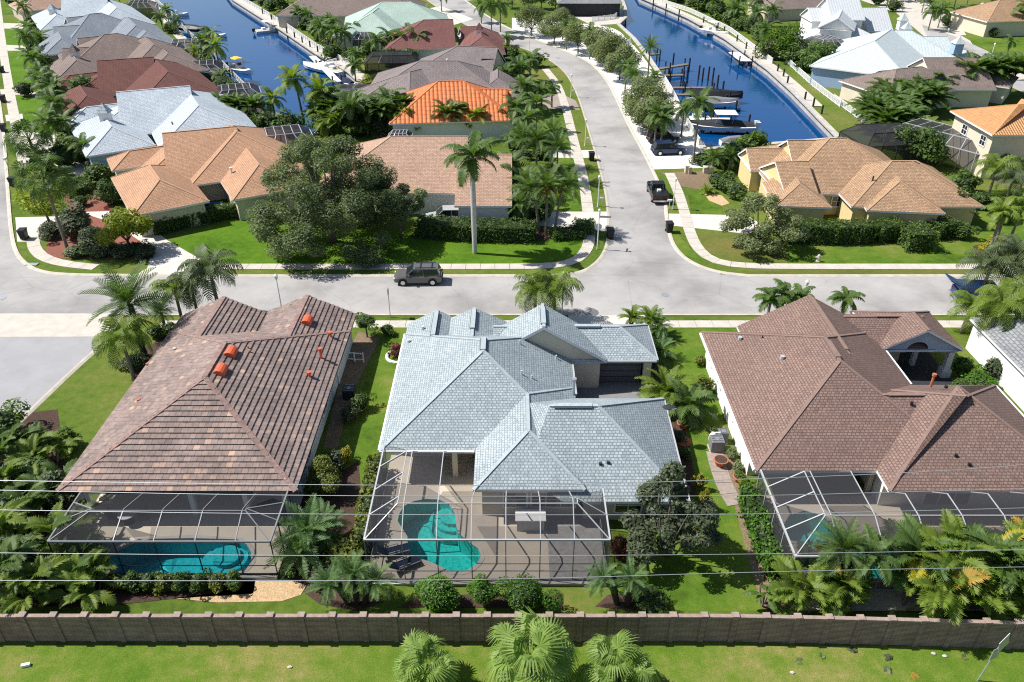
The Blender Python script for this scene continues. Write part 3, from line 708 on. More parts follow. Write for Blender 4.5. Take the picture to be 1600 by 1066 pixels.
def lay_tiles(house, tw=.42, th=.40, singles=300):
    """every tile of a tiled roof its own slab; the nearest ones single objects, the rest joined"""
    all_ = []
    for pts in house.faces:
        o = pts[0]; u = (pts[1]-pts[0]).normalized(); nrm = u.cross(pts[2]-pts[0]).normalized(); v = nrm.cross(u)
        poly = []
        for p in pts:
            q = ((p-o).dot(u), (p-o).dot(v))
            if not poly or (abs(q[0]-poly[-1][0])+abs(q[1]-poly[-1][1])) > 1e-4: poly.append(q)
        a0, a1 = min(p[0] for p in poly), max(p[0] for p in poly); b1 = max(p[1] for p in poly); row = 0; b = -.05
        while b < b1:
            a = a0-tw+(tw*.5 if row % 2 else 0)
            while a < a1:
                c = clip_convex([(a+.008, b), (a+tw-.008, b), (a+tw-.008, b+th), (a+.008, b+th)], poly)
                if len(c) >= 3 and abs(sum(c[i][0]*c[(i+1) % len(c)][1]-c[(i+1) % len(c)][0]*c[i][1] for i in range(len(c)))) > .02:
                    k = rnd.uniform(-.006, .006)
                    top = [o+u*p[0]+v*p[1]+nrm*(.105+k-.080*(p[1]-b)/th) for p in c]; bot = [o+u*p[0]+v*p[1]+nrm*.004 for p in c]
                    all_.append((top, bot, len(c) == 4 and abs(c[0][0]-a-.008) < 1e-6))
                a += tw
            b += th; row += 1
    cp = Vector((0, 0, CAM_H)); all_.sort(key=lambda t: (sum(t[0], Vector())/len(t[0])-cp).length)
    big = MB(); tint = []
    def emit(mb, top, bot):
        mb.poly(top); n = len(top)
        for i in range(n): j = (i+1) % n; mb.poly([bot[i], bot[j], top[j], top[i]])
        return n+1
    for i, (top, bot, full) in enumerate(all_):
        if i < singles:
            c = sum(top, Vector())/len(top); b = MB(); emit(b, [p-c for p in top], [p-c for p in bot])
            part('roof_tile', b.mesh('roof_tile', M['tile1']), house.e, c-house.e.location)
        else:
            n = emit(big, top, bot); tint += [min(1, max(0, rnd.gauss(.42, .26)))]*n
    o = big.build('roof_tiles', M['tile'], house.e, kind='stuff')
    at = o.data.attributes.new('tint', 'FLOAT', 'FACE'); at.data.foreach_set('value', tint)

# ---------------------------------------------------------------- screened pool cages
class Cage:
    def __init__(s, label, loc, roof='alum', post='alum', screen='screen'):
        s.e = thing('pool_cage', label, 'pool cage', (loc[0], loc[1], 0)); s.r, s.p, s.s = roof, post, screen
    def beam(s, *pts, w=.052, name='roof_beam'):
        b = MB()
        for a, q in zip(pts[:-1], pts[1:]): b.bar(a, q, w, w*1.3)
        b.build(name, M[s.r], s.e)
    def post(s, x, y, z0, z1, w=.055): MB().bar((x, y, z0), (x, y, z1), w, w, (0, 1, 0)).build('post', M[s.p], s.e)
    def rail(s, a, b, w=.04, mat=None): MB().bar(a, b, w).build('rail', M[mat or s.p], s.e)
    def panel(s, *pts):
        m = MB(); m.poly(pts); m.build('screen_panel', M[s.s], s.e)

# ---------------------------------------------------------------- ground sheets
def sheet(name, pts, z, mat, holes=(), kind='structure', world=False):
    P = [[Vector((p[0], p[1], 0)) for p in (pts if world else G(pts))]]+[[Vector((p[0], p[1], 0)) for p in (h if world else G(h))] for h in holes]
    flat = [p for r in P for p in r]; b = MB()
    for t in geometry.tessellate_polygon(P):
        q = [flat[i] for i in t]
        if (q[1]-q[0]).cross(q[2]-q[0]).z < 0: q.reverse()
        b.poly([(p.x, p.y, z) for p in q])
    o = b.build(name, M[mat]); o['kind'] = kind; return o
def resample(P, step):
    out = [P[0].copy()]; acc = 0
    L = [0]
    for a, b in zip(P[:-1], P[1:]): L.append(L[-1]+(b-a).length)
    n = max(1, int(round(L[-1]/step)))
    res = []
    for k in range(n+1):
        s = L[-1]*k/n; i = max(j for j in range(len(L)) if L[j] <= s+1e-9); i = min(i, len(P)-2)
        f = (s-L[i])/max(1e-9, L[i+1]-L[i]); res.append(P[i].lerp(P[i+1], f))
    return res
def smooth(P, it=2):
    for _ in range(it):
        Q = [P[0]]
        for a, b in zip(P[:-1], P[1:]): Q += [a.lerp(b, .25), a.lerp(b, .75)]
        P = Q+[P[-1]]
    return P
def offs(P, d):
    out = []
    for i in range(len(P)):
        t = (P[min(i+1, len(P)-1)]-P[max(i-1, 0)]); t.z = 0; t.normalize(); out.append(P[i]+Vector((-t.y, t.x, 0))*d)
    return out
def walkway(label_name, pts, wid, step=1.5, mat='concrete', z=.05, sm=True, world=False):
    """a path of single slabs with open joints, on a darker bed"""
    P = [Vector(p) for p in pts] if world else G(pts)
    if sm: P = smooth(P)
    P = resample(P, step); A, B_ = offs(P, wid/2), offs(P, -wid/2); bed = MB()
    root = None
    for i in range(len(P)-1):
        bed.poly([(A[i].x, A[i].y, z-.035), (B_[i].x, B_[i].y, z-.035), (B_[i+1].x, B_[i+1].y, z-.035), (A[i+1].x, A[i+1].y, z-.035)])
    root = bed.build(label_name, M['dirt']); root['kind'] = 'structure'
    for i in range(len(P)-1):
        gp = .018/max(.3, (P[i+1]-P[i]).length); a, b, c, d = A[i].lerp(A[i+1], gp), B_[i].lerp(B_[i+1], gp), B_[i].lerp(B_[i+1], 1-gp), A[i].lerp(A[i+1], 1-gp)
        cz = rnd.uniform(-.006, .006); m = MB()
        top = [Vector((q.x, q.y, z+cz)) for q in (a, b, c, d)]; ce = sum(top, Vector())/4
        m.poly([q-ce for q in top]); 
        for j in range(4):
            q, w = top[j]-ce, top[(j+1) % 4]-ce; m.poly([w, q, q-Vector((0, 0, .06)), w-Vector((0, 0, .06))])
        part('paving_slab', m.mesh('paving_slab', M[mat]), root, ce)
    return root
def kerb(pts, wid=.42, h=.10, sm=True, world=False):
    P = [Vector(p) for p in pts] if world else G(pts)
    if sm: P = smooth(P)
    A, B_ = offs(P, wid/2), offs(P, -wid/2); secs = []
    for i in range(len(P)):
        m = P[i]; secs.append([A[i], A[i]+Vector((0, 0, h)), m+Vector((0, 0, h*.9)), B_[i]+Vector((0, 0, .018)), B_[i]])
    b = MB(); b.loft(secs); o = b.build('kerb', M['kerb']); o['kind'] = 'structure'; return o

def strip(name, A, B_, z, mat):
    """a surface between two edges of different point counts"""
    n = 60; A, B_ = resample(A, sum((q-p).length for p, q in zip(A[:-1], A[1:]))/n), resample(B_, sum((q-p).length for p, q in zip(B_[:-1], B_[1:]))/n); b = MB()
    for i in range(min(len(A), len(B_))-1): b.poly([(A[i].x, A[i].y, z), (B_[i].x, B_[i].y, z), (B_[i+1].x, B_[i+1].y, z), (A[i+1].x, A[i+1].y, z)])
    o = b.build(name, M[mat]); o['kind'] = 'structure'; return o
_T = ['','first','second','third','fourth','fifth','sixth','seventh','eighth','ninth','tenth','eleventh','twelfth','thirteenth','fourteenth','fifteenth','sixteenth','seventeenth','eighteenth','nineteenth']
ORD = _T[1:]+['twentieth']+['twenty '+w for w in _T[1:10]]+['thirtieth']+['thirty '+w for w in _T[1:10]]+['fortieth']+['forty '+w for w in _T[1:10]]
# ---------------------------------------------------------------- ground, water, roads, paths
CANAL_A = [(205,-60),(232,-8),(262,32),(297,70),(333,104),(374,144),(412,180),(436,214),(505,208),(548,150),(560,126),(545,112),(495,84),(442,48),(400,22),(362,-2),(318,-60)]
CANAL_B = [(930,-70),(968,-12),(977,14),(977,28),(966,38),(990,60),(1012,88),(1034,122),(1050,150),(1066,180),(1086,212),(1100,234),(1312,217),(1262,166),(1236,140),(1200,108),(1133,60),(1075,28),(1000,-4),(960,-70)]
FAR = [(-3000,-1500),(3000,-1500),(3000,3600),(-3000,3600)]
POOL_L = [(172,876),(180,866),(198,857),(216,848),(240,844),(300,843),(372,845),(386,853),(393,865),(393,880),(383,892),(366,898),(300,901),(230,901),(186,899),(175,889)]
POOL_C = [(400+x/3.99,680+y/3.99) for x,y in [(884,545),(893,500),(925,450),(985,420),(1060,407),(1140,410),(1205,440),(1240,495),(1246,560),(1262,618),(1320,668),(1385,715),(1402,760),(1382,805),(1330,845),(1270,860),(1205,855),(1150,825),(1060,788),(985,770),(950,735),(945,680),(945,640),(920,600)]]
POOL_R = [(1222,826),(1232,808),(1256,800),(1284,808),(1306,826),(1336,840),(1392,846),(1424,866),(1426,892),(1404,908),(1340,910),(1300,898),(1290,868),(1262,852),(1234,846)]
gr = [Vector((p[0], p[1], 0)) for p in FAR]
sheet('ground', FAR, 0.0, 'grass', holes=[[(p.x, p.y) for p in G(c)] for c in (CANAL_A, CANAL_B, POOL_L, POOL_C, POOL_R)], world=True)
for c, nm in ((CANAL_A, 'canal_water'), (CANAL_B, 'canal_water')):
    P = G(c); ce = sum(P, Vector())/len(P)
    sheet(nm, [(p+(p-ce).normalized()*.1).to_tuple() for p in P], -1.25, 'canal', world=True)
    b = MB(); n = len(P)
    for i in range(n):
        p, q = P[i], P[(i+1) % n]
        b.poly([(q.x, q.y, -2.2), (p.x, p.y, -2.2), (p.x, p.y, .02), (q.x, q.y, .02)])
        b.bar(p+Vector((0, 0, .06)), q+Vector((0, 0, .06)), .9, .24)
    o = b.build('seawall', M['seawall']); o['kind'] = 'structure'
# grass of other tints
def lawn(pts, mat='lush', z=.012, name='lawn', **k): return sheet(name, pts, z, mat, **k)
sheet('verge', [(-90, 6), (90, 6), (90, 26.6), (12, 26.95), (-90, 27)], .012, 'dry_grass', world=True)
lawn([(262,378),(330,352),(385,343),(430,350),(640,362),(820,372),(905,372),(914,388),(898,406),(850,413),(300,413)], 'vivid')
lawn([(858,245),(902,247),(912,290),(913,331),(850,332)], 'lush'); lawn([(846,160),(880,166),(893,205),(897,233),(850,234)], 'lush')
lawn([(1048,365),(1056,362),(1090,402),(1100,410),(1060,395)], 'lush', .014)
lawn([(1092,366),(1170,366),(1230,398),(1230,412),(1130,408),(1098,388)], 'worn'); lawn([(1230,372),(1330,388),(1500,372),(1520,300),(1640,290),(1700,414),(1230,413)], 'lush')
lawn([(1075,305),(1095,298),(1128,312),(1128,336),(1080,337)], 'lush')
lawn([(175,527),(235,512),(262,530),(250,600),(150,770),(60,770),(20,690),(60,632),(113,582)], 'grass', .012)
lawn([(592,512),(640,512),(590,720),(560,880),(500,880)], 'lush', .012)
lawn([(1020,514),(1160,513),(1120,600),(1150,760),(1190,955),(960,955),(985,860),(1060,720)], 'lush', .012)
lawn([(2,40),(52,40),(92,214),(36,214)], 'vivid'); lawn([(0,-10),(50,-10),(56,20),(0,24)], 'lush')
lawn([(1330,148),(1352,140),(1375,190),(1352,200),(1300,160)], 'worn'); lawn([(1500,55),(1600,55),(1600,95),(1560,88)], 'lush')
lawn([(1560,420),(1660,420),(1660,436),(1400,431),(1125,429),(1125,424)], 'worn', .014)
lawn([(570,504),(1000,503),(1000,494),(570,494)], 'grass', .014)
# roads
sheet('main_road', [(-95, 62.3), (95, 62.3), (95, 70.35), (-95, 70.35)], .004, 'road', world=True)
SR_L = [(862,431),(905,428),(928,416),(944,398),(951,375),(952,350),(949,312),(943,282),(934,250),(924,215),(908,162),(897,135),(884,113),(862,95),(835,82),(790,66),(745,48),(700,24),(640,-20)]
SR_R = [(1165,431),(1120,426),(1083,413),(1060,396),(1047,374),(1041,340),(1040,318),(1034,298),(1019,265),(1001,230),(980,192),(961,150),(948,125),(926,101),(905,89),(862,71),(800,48),(752,20),(700,-20)]
def g3(p): return g(p[0], p[1])
sl, sr = smooth(G(SR_L)), smooth(G(SR_R))
strip('side_road', sl, sr, .008, 'road')
LS_R = [(215,431),(100,430),(62,425),(40,414),(24,395),(17,362),(13,312),(9,250),(4,190),(-8,110),(-30,0)]
sheet('left_road', LS_R+[(-330,0),(-330,440)], .009, 'road')
sheet('asphalt_lane', [(-300,528),(176,526),(150,548),(113,581),(62,630),(18,672),(-200,900),(-500,900)], .010, 'asphalt')
sheet('concrete_apron', [(-300,490),(192,490),(176,526),(-300,528)], .013, 'concrete')
sheet('far_road', [(1440,38),(1500,60),(1560,88),(1640,132),(1700,210),(1610,150),(1540,118),(1505,100),(1450,60)], .008, 'road')
sheet('far_road', [(690,10),(740,0),(900,-40),(700,-60)], .007, 'road')
sheet('far_driveway', [(1330,-5),(1440,-5),(1500,40),(1520,70),(1450,62),(1400,20)], .006, 'concrete')
strip('white_shell_strip', smooth(G([(1019,265),(1001,230),(980,192),(961,150),(948,125),(926,101),(905,89),(862,71),(800,48)])), smooth(G([(1112,262),(1098,236),(1082,210),(1062,180),(1046,150),(1030,124),(1006,90),(984,64),(960,42),(900,36),(800,28)])), .012, 'shell')
# paved banks
for nm, pts, w in (('bank_walk', CANAL_B[13:20], 2.6), ('bank_walk', CANAL_A[10:16], 2.2), ('bank_walk', CANAL_A[1:7], 1.6)):
    P = smooth(G(pts)); A = offs(P, 0); ce = sum(G(CANAL_A if pts[0][0] < 700 else CANAL_B), Vector())/len(CANAL_A if pts[0][0] < 700 else CANAL_B)
    o1, o2 = offs(P, w), offs(P, -w); B2 = o1 if (o1[len(P)//2]-ce).length > (o2[len(P)//2]-ce).length else o2; strip(nm, P, B2, .03, 'concrete')
# kerbs
kerb([(-200,431)]+[(0,431)]) if False else None
kerb(LS_R[::-1]); kerb([(215,431.5),(560,431.5),(862,431.5)], sm=False); kerb(SR_L); kerb([p for p in SR_R][::-1]); kerb([(1165,431.5),(1800,431.5)], sm=False)
kerb([(1800,492.3),(1020,492.3)], sm=False); kerb([(880,492.3),(560,492.3),(240,492.3)], sm=False); kerb([(18,672),(62,630),(113,581),(150,548),(180,524)])
# footpaths of single slabs
walkway('sidewalk', [(150,418),(100,413),(66,403),(53,388),(51,370)], 1.25)
walkway('sidewalk', [(318,417),(560,417),(800,417),(858,416),(893,411),(912,399),(921,380),(921,362)], 1.25)
walkway('sidewalk', [(919,332),(915,300),(908,265),(901,238),(893,205),(884,168),(872,132),(852,108)], 1.35)
walkway('sidewalk', [(1046,271),(1060,300),(1070,334),(1078,364),(1090,390),(1114,408),(1150,415),(1210,417),(1500,417),(1800,417)], 1.25)
walkway('sidewalk', [(250,507),(420,507),(640,507),(890,507)], 1.25); walkway('sidewalk', [(1008,507),(1200,507),(1500,507),(1800,507)], 1.25)
walkway('sidewalk', [(40,262),(28,210),(16,150),(5,80),(-2,20),(-6,-20)], 1.5, step=2.2)
walkway('garden_path', [(1116,706),(1122,730),(1134,765),(1150,790)], 1.15, step=1.2, mat='paver', z=.045)
# driveways
def drive(pts, mat='drive', z=.020, name='driveway'): return sheet(name, pts, z, mat)
drive([(205,432),(318,431),(316,424),(318,408),(262,376),(230,352),(170,326),(115,330),(100,332),(100,344),(150,340),(175,352),(206,385),(236,398),(230,420)])
drive([(24,340),(112,338),(112,352),(70,362),(62,378),(27,378)]); drive([(833,331),(948,331),(950,362),(833,352)]); drive([(842,235),(930,235),(938,247),(842,247)])
drive([(830,148),(880,148),(900,158),(906,172),(850,170),(828,166)], 'paver'); drive([(1041,334),(1128,336),(1170,338),(1190,352),(1170,366),(1042,352)]); drive([(888,493),(1008,493),(1008,514),(888,514)])
drive([(8,180),(35,178),(36,186),(10,190)]); drive([(0,140),(28,138),(58,145),(58,152),(28,148),(2,152)], 'concrete'); drive([(0,70),(48,72),(48,79),(2,80)], 'concrete'); drive([(2,36),(60,38),(60,45),(4,45)], 'concrete'); drive([(14,205),(95,210),(118,250),(140,262),(132,280),(105,268),(16,222)])
drive([(640,18),(690,10),(740,30),(700,42)]); drive([(1480,95),(1560,95),(1600,110),(1600,125),(1500,108)], 'concrete')
# beds
def bed(pts, mat='mulch', z=.024, name='planting_bed'): return sheet(name, pts, z, mat)
bed([(268,935),(330,928),(380,905),(456,906),(478,916),(470,930),(440,940),(340,942)], 'gravel', name='gravel_bed')
bed([(90,905),(400,902),(396,928),(270,936),(180,946),(60,944)]); bed([(440,800),(560,720),(575,880),(500,945),(440,900)], 'mulch', .016); bed([(500,945),(525,925),(575,930),(600,940),(560,955)], 'mulch', .02)
bed([(620,950),(660,930),(880,928),(880,950)]); bed([(930,948),(950,930),(985,928),(1010,946),(990,956)])
bed([(74,384),(70,395),(90,404),(240,404),(240,392),(180,350),(120,330),(80,350)], 'redmulch'); bed([(95,300),(160,285),(180,330),(110,332)], 'redmulch', .022)
bed([(1520,385),(1545,378),(1590,388),(1588,402),(1550,408),(1524,398)], 'gold_cover' if 'gold_cover' in M else 'mulch')
bed([(1098,300),(1128,306),(1140,318),(1128,322),(1108,314)], 'gravel'); bed([(1032,270),(1110,268),(1130,290),(1100,298),(1066,292)], 'dirt')
bed([(1140,700),(1165,760),(1215,950),(1190,950),(1150,800),(1128,710)], 'dirt', .02); bed([(1195,955),(1215,880),(1300,905),(1640,900),(1640,958)], 'mulch'); bed([(560,518),(594,530),(578,560),(548,620),(528,700),(505,700),(530,600),(548,545)], 'dirt', .02)
bed([(1020,540),(1050,600),(1078,700),(1090,780),(1060,760),(1040,640),(1016,570)], 'mulch', .02); bed([(640,372),(820,378),(905,372),(905,362),(820,352),(660,352)], 'mulch', .018); bed([(222,548),(250,530),(264,520),(250,580),(215,615),(205,590)], 'mulch', .018)
bed([(0,650),(90,640),(110,780),(140,860),(170,930),(160,948),(-40,950),(-60,700)], 'mulch', .018)
# manhole covers, drain
for q in ((1039,461),(3,466),(872,91)):
    p = g(*q); tag(MB().tube([p, p+Vector((0, 0, .03))], .38, 16).build('manhole_cover', M['steel']), 'round iron manhole cover in the road '+('at the side street bend' if q[1] < 100 else 'beside the light green palms' if q[0] > 500 else 'at the left corner'), 'manhole cover')
tag(MB().box(*(g(50,414)+Vector((-.6,-.3,.03))), *(g(50,414)+Vector((.6,.3,.09)))).build('storm_drain', M['steel']), 'iron storm drain grate at the left street corner', 'drain')

# ---------------------------------------------------------------- pools and decks
def pool(outline, finish, zt, label, steps=None):
    P = G(outline); c = sum(P, Vector())/len(P); t = thing('swimming_pool', label, 'pool', (c.x, c.y, 0)); n = len(P); b = MB()
    for i in range(n):
        p, q = P[i], P[(i+1) % n]; b.poly([(p.x, p.y, -1.4), (q.x, q.y, -1.4), (q.x, q.y, zt), (p.x, p.y, zt)])
    for tr in geometry.tessellate_polygon([P]):
        q = [P[i] for i in tr]
        if (q[1]-q[0]).cross(q[2]-q[0]).z < 0: q.reverse()
        b.poly([(p.x, p.y, -1.4) for p in q])
    b.build('basin', M[finish], t)
    w = MB()
    for tr in geometry.tessellate_polygon([P]): 
        q = [P[i] for i in tr]
        if (q[1]-q[0]).cross(q[2]-q[0]).z < 0: q.reverse()
        w.poly([(p.x, p.y, zt-.13) for p in q])
    w.build('water', M['pool'], t)
    cp = MB(); out = [p+(p-c).normalized()*.28 for p in P]
    for i in range(n):
        j = (i+1) % n; A = Vector((0, 0, zt+.02))
        cp.poly([P[i]+A, out[i]+A, out[j]+A, P[j]+A]); cp.poly([P[j]+A, P[j]+Vector((0, 0, zt-.1)), P[i]+Vector((0, 0, zt-.1)), P[i]+A]); cp.poly([out[i]+A, out[i]+Vector((0, 0, zt-.05)), out[j]+Vector((0, 0, zt-.05)), out[j]+A])
    cp.build('coping', M['concrete'], t)
    for k, (sx, sy, r) in enumerate(steps or []):
        s = g(sx, sy)
        for m in range(3): MB().tube([(s.x, s.y, -1.35), (s.x, s.y, -.32-.27*m)], r*(.55+.28*m)*(1-.001*m), 20).build('step', M[finish], t)
    return t
sheet('pool_deck', [(-27.2, 31.55), (-13.75, 31.55), (-13.75, 38.6), (-27.2, 38.6)], .10, 'deck_cream', holes=[[(p.x, p.y) for p in G(POOL_L)]], world=True)
sheet('pool_deck', [(-8.5, 31.15), (2.2, 31.15), (2.2, 37.2), (-1.7, 37.2), (-1.7, 42.5), (-8.5, 42.5)], .10, 'deck', holes=[[(p.x, p.y) for p in G(POOL_C)]], world=True)
sheet('pool_deck', [(2.2, 31.15), (5.65, 31.15), (5.65, 36.7), (2.2, 36.7)], .101, 'deck_grey', world=True)
sheet('pool_deck', [(15.7, 29.4), (37, 29.4), (37, 38.4), (15.7, 38.4)], .10, 'deck', holes=[[(p.x, p.y) for p in G(POOL_R)]], world=True)
for (a, b_, c, d) in ((-27.25, 31.4, -13.7, 31.62), (-8.6, 31.0, 5.75, 31.2), (15.6, 29.2, 37, 29.42)):
    o = MB().box(a, b_, -.02, c, d, .16).build('deck_edge', M['seawall']); o['kind'] = 'structure'
pool(POOL_L, 'plaster2', .10, 'long blue swimming pool beside the tiled roof house', [(352, 862, 1.5)])
pool(POOL_C, 'plaster', .10, 'kidney shaped turquoise pool behind the blue grey roofed house', [(706, 800, 1.4)])
pool(POOL_R, 'plaster', .10, 'swimming pool behind the banana and areca clumps', None)
# ---------------------------------------------------------------- the three near houses
hL = House('pale stucco house under a mottled brown tile roof beside a blue pool', (-20.65, 46), None, 'wPale', 'bronze'); hL.tiled = True
hL.rect(-28, -13.3, 36.0, 55, 2.7, .47, 'y', 'hh', ov=(.6, .6, 2.8, .5))
hL.rect(-21.1, -13.3, 51.0, 57.9, 2.65, .47, 'y', 'gg'); hL.rect(-28, -20.2, 51.2, 57.6, 2.64, .47, 'y', 'gg'); hL.rect(-28, -24.6, 52.6, 57.4, 2.62, .47, 'y', 'gg')
def on_L_right(px, py): return roof_z(px, py, (-13.3, 40, 2.72), (-.47, 0))
def on_L_left(px, py): return roof_z(px, py, (-28, 40, 2.72), (.47, 0))
hL.done(); lay_tiles(hL)
for px, py in ((480,503),(361,553),(345,581)):        # clay hood vents
    p = on_L_right(px, py); b = MB(); a, u, nn = Vector((0, .52, 0)), Vector((.36, 0, -.17)), Vector((.1, 0, .21))
    secs = []
    for k in range(7):
        t = math.pi*k/6; off = u*(-math.cos(t))+nn*1.5*math.sin(t)+Vector((0, 0, .06)); secs.append([p+off-a, p+off+a])
    for s0, s1 in zip(secs[:-1], secs[1:]): b.poly([s0[0], s0[1], s1[1], s1[0]])
    b.poly([s[0] for s in secs]); b.poly([s[1] for s in reversed(secs)]); hL.add('hood_vent', b, 'redtile')
for px, py, h in ((517,527,.35),(502,560,.75),(484,589,.3)): hL.pipe(on_L_right(px, py), h, .10, 'redtile', True)
for px, py in ((391,551),(388,545)): hL.pipe(on_L_right(px, py), .22, .07, 'terra')
for px, py, m in ((217,627,'redtile'),(231,571,'terra'),(273,547,'stone')): hL.pipe(on_L_left(px, py), .18, .13, m)
hL.window((-25.6, 38.78, 1.5), (0, -1), 2.2, 1.5); hL.window((-19.0, 38.78, 1.2), (0, -1), 3.6, 2.1, 2); hL.window((-23.0, 38.78, 1.2), (0, -1), 1.6, 2.1, 1)
for x in (-26.9, -20.2, -16.8, -14.3): hL.add('porch_post', MB().box(x-.15, 36.55, .1, x+.15, 36.85, 2.5), 'wPale')
for y in (41, 46.5, 52): hL.window((-13.86, y, 1.5), (1, 0), 1.4, 1.2)

hC = House('house with pale blue grey shingles behind the kidney shaped pool', (0, 45), 'rC', 'wCream')
hC.rect(-8.7, 4.6, 39.9, 54.6, 2.7, .535, 'y', 'hh', ov=(.5, .5, 2.6, .5))
hC.rect(-8.7, -3.7, 50.5, 56.3, 2.66, .535, 'y', 'gg'); hC.rect(-7.2, 1.0, 50.0, 56.0, 2.3, .50, 'y', 'gg')
hC.rect(-2.5, 7.3, 50.45, 54.0, 2.8, .62, 'y', 'gg', fh=.25)
hC.rect(-1.5, 11.25, 50.65, 56.1, 2.7, .53, 'x', 'gh', wall=False)
hC.rect(-2.4, 4.5, 36.1, 47.0, 2.7, .56, 'y', 'hh', ov=(.5, .5, .5, .5))
# front bedroom wing: its front slope runs down lower than the eave beside it
zA = 5.55; R_ = hC
a, b_ = Vector((2.45, 41.0, zA)), Vector((5.6, 41.0, zA)); c0, c1 = Vector((4.35, 35.72, 2.08)), Vector((10.9, 35.72, 2.08)); r1 = Vector((10.9, 45.7, 2.7)); r0 = Vector((-1.5, 45.7, 2.7))
cl = Vector((.8, 37.0, 2.92))
hC.rface([cl, c0+Vector((-1.2, 0, 0)), c1, b_, a], [(cl.x, 1.4), (c0.x-1.2, 0), (c1.x, 0), (b_.x, 6.3), (a.x, 6.3)]); hC.rface([r1, r0, a, b_], [(-r1.x, 0), (-r0.x, 0), (-a.x, 5.4), (-b_.x, 5.4)])
hC.rface([c1, r1, b_], [(c1.y, 0), (r1.y, 0), (b_.y, 6.2)]); hC.rface([r0, cl, a], [(-r0.y, 0), (-cl.y, 0), (-a.y, 4.6)])
hC.caps += [(a, b_), (b_, c1), (b_, r1)]
for p, q in ((c0, c1), (c1, r1), (r1, r0)): hC.fas.poly([p-Vector((0, 0, .2)), q-Vector((0, 0, .2)), q, p])
W = hC.wall
for x, y in (((4.5, 36.3), (10.4, 36.3)), ((10.4, 36.3), (10.4, 45.2)), ((10.4, 45.2), (3, 45.2)), ((4.5, 36.5), (4.5, 36.3))): W.poly([(*x, 0), (*y, 0), (*y, 2.25 if y[1] < 40 else 2.5), (*x, 2.25 if x[1] < 40 else 2.5)])
hC.fas.poly([(4.4, 35.8, 1.9), (10.85, 35.8, 1.9), (10.85, 45.6, 2.49), (4.4, 45.6, 2.49)][::-1])
# courtyard walls and the garage front, its shade painted into door and floor colours
for x0, y0, x1, y1, z in ((4.8, 50.95, 6.9, 51.25, 2.5), (10.3, 50.9, 10.9, 51.3, 2.5), (10.6, 51.3, 10.9, 55.6, 2.5), (1.0, 55.4, 10.6, 55.7, 2.5)): hC.wall.box(x0, y0, 0, x1, y1, z)
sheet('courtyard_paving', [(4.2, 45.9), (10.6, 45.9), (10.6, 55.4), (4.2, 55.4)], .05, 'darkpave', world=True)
hC.done()
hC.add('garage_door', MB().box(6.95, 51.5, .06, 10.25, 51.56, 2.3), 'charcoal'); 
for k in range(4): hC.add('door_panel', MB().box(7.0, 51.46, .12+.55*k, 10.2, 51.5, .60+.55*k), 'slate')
hC.add('gutter', MB().box(-8.84, 39.9, 2.58, -8.70, 54.6, 2.72), 'white'); hC.add('gutter', MB().box(-8.7, 39.76, 2.56, -2.5, 39.9, 2.70), 'white'); hC.add('gutter', MB().box(4.6, 46.2, 2.58, 4.73, 50.6, 2.72), 'alum'); hC.add('gutter', MB().box(11.25, 50.7, 2.56, 11.38, 56, 2.70), 'alum'); hC.add('gutter', MB().box(4.75, 50.52, 2.56, 11.2, 50.65, 2.70), 'alum')
hC.add('gutter', MB().bar((10.97, 35.8, 2.0), (10.97, 45.7, 2.6), .13, .13), 'alum')
def rv(x0, y0, x1, y1, z): hC.add('ridge_vent', MB().bar((x0, y0, z), (x1, y1, z), .36, .08), CAPS[M['rC'].name]); hC.add('ridge_vent', MB().bar((x0+.0, y0, z-.06), (x1, y1, z-.06), .48, .04), 'slate')  # lower slate bar paints the shadow line under each vent
rv(-2.05, 46.6, -2.05, 48.2, 6.30); rv(-3.1, 52.6, -3.1, 55.6, 4.47); rv(-6.2, 52.2, -6.2, 55.9, 4.07); rv(2.4, 50.9, 2.4, 53.4, 5.9); rv(2.7, 41.0, 5.2, 41.0, zA+.04); rv(3.6, 53.37, 7.0, 53.37, 4.23)
def onC(px, py): return roof_z(px, py, (4.6, 45, 2.70), (-.535, 0))
for px, py, h in ((812,537,.30),(815,585,.32),(831,591,.26),(869,560,.28)): hC.pipe(onC(px, py), h, .06)
hC.pipe(Vector((4.45, 46.1, 2.3)), 1.7, .11, 'steel', True)
for px, py in ((661,514),(639,535)): hC.pipe(roof_z(px, py, (-8.7, 45, 2.7), (.535, 0)), .25, .13, 'leadpipe')
for px, py in ((938,726),(950,724)): hC.pipe(roof_z(px, py, (5, 35.72, 2.08), (0, .657)), .16, .10, 'charcoal')
hC.window((-5.6, 42.47, 1.2), (0, -1), 3.0, 2.1, 1); hC.window((.2, 36.56, 1.5), (0, -1), 1.5, 1.3, 0); hC.window((2.6, 36.56, 1.5), (0, -1), 2.8, 1.3, 2); hC.window((7.3, 36.26, 1.3), (0, -1), 1.7, 1.2, 1)
hC.add('porch_column', MB().box(-4.0, 40.2, .1, -3.65, 40.55, 2.5), 'wCream'); hC.add('lanai_cabinet', MB().box(.3, 35.2, .1, 2.0, 36.0, 1.0), 'wGrey'); hC.add('lanai_counter', MB().box(.2, 35.1, 1.0, 2.1, 36.1, 1.1), 'white')

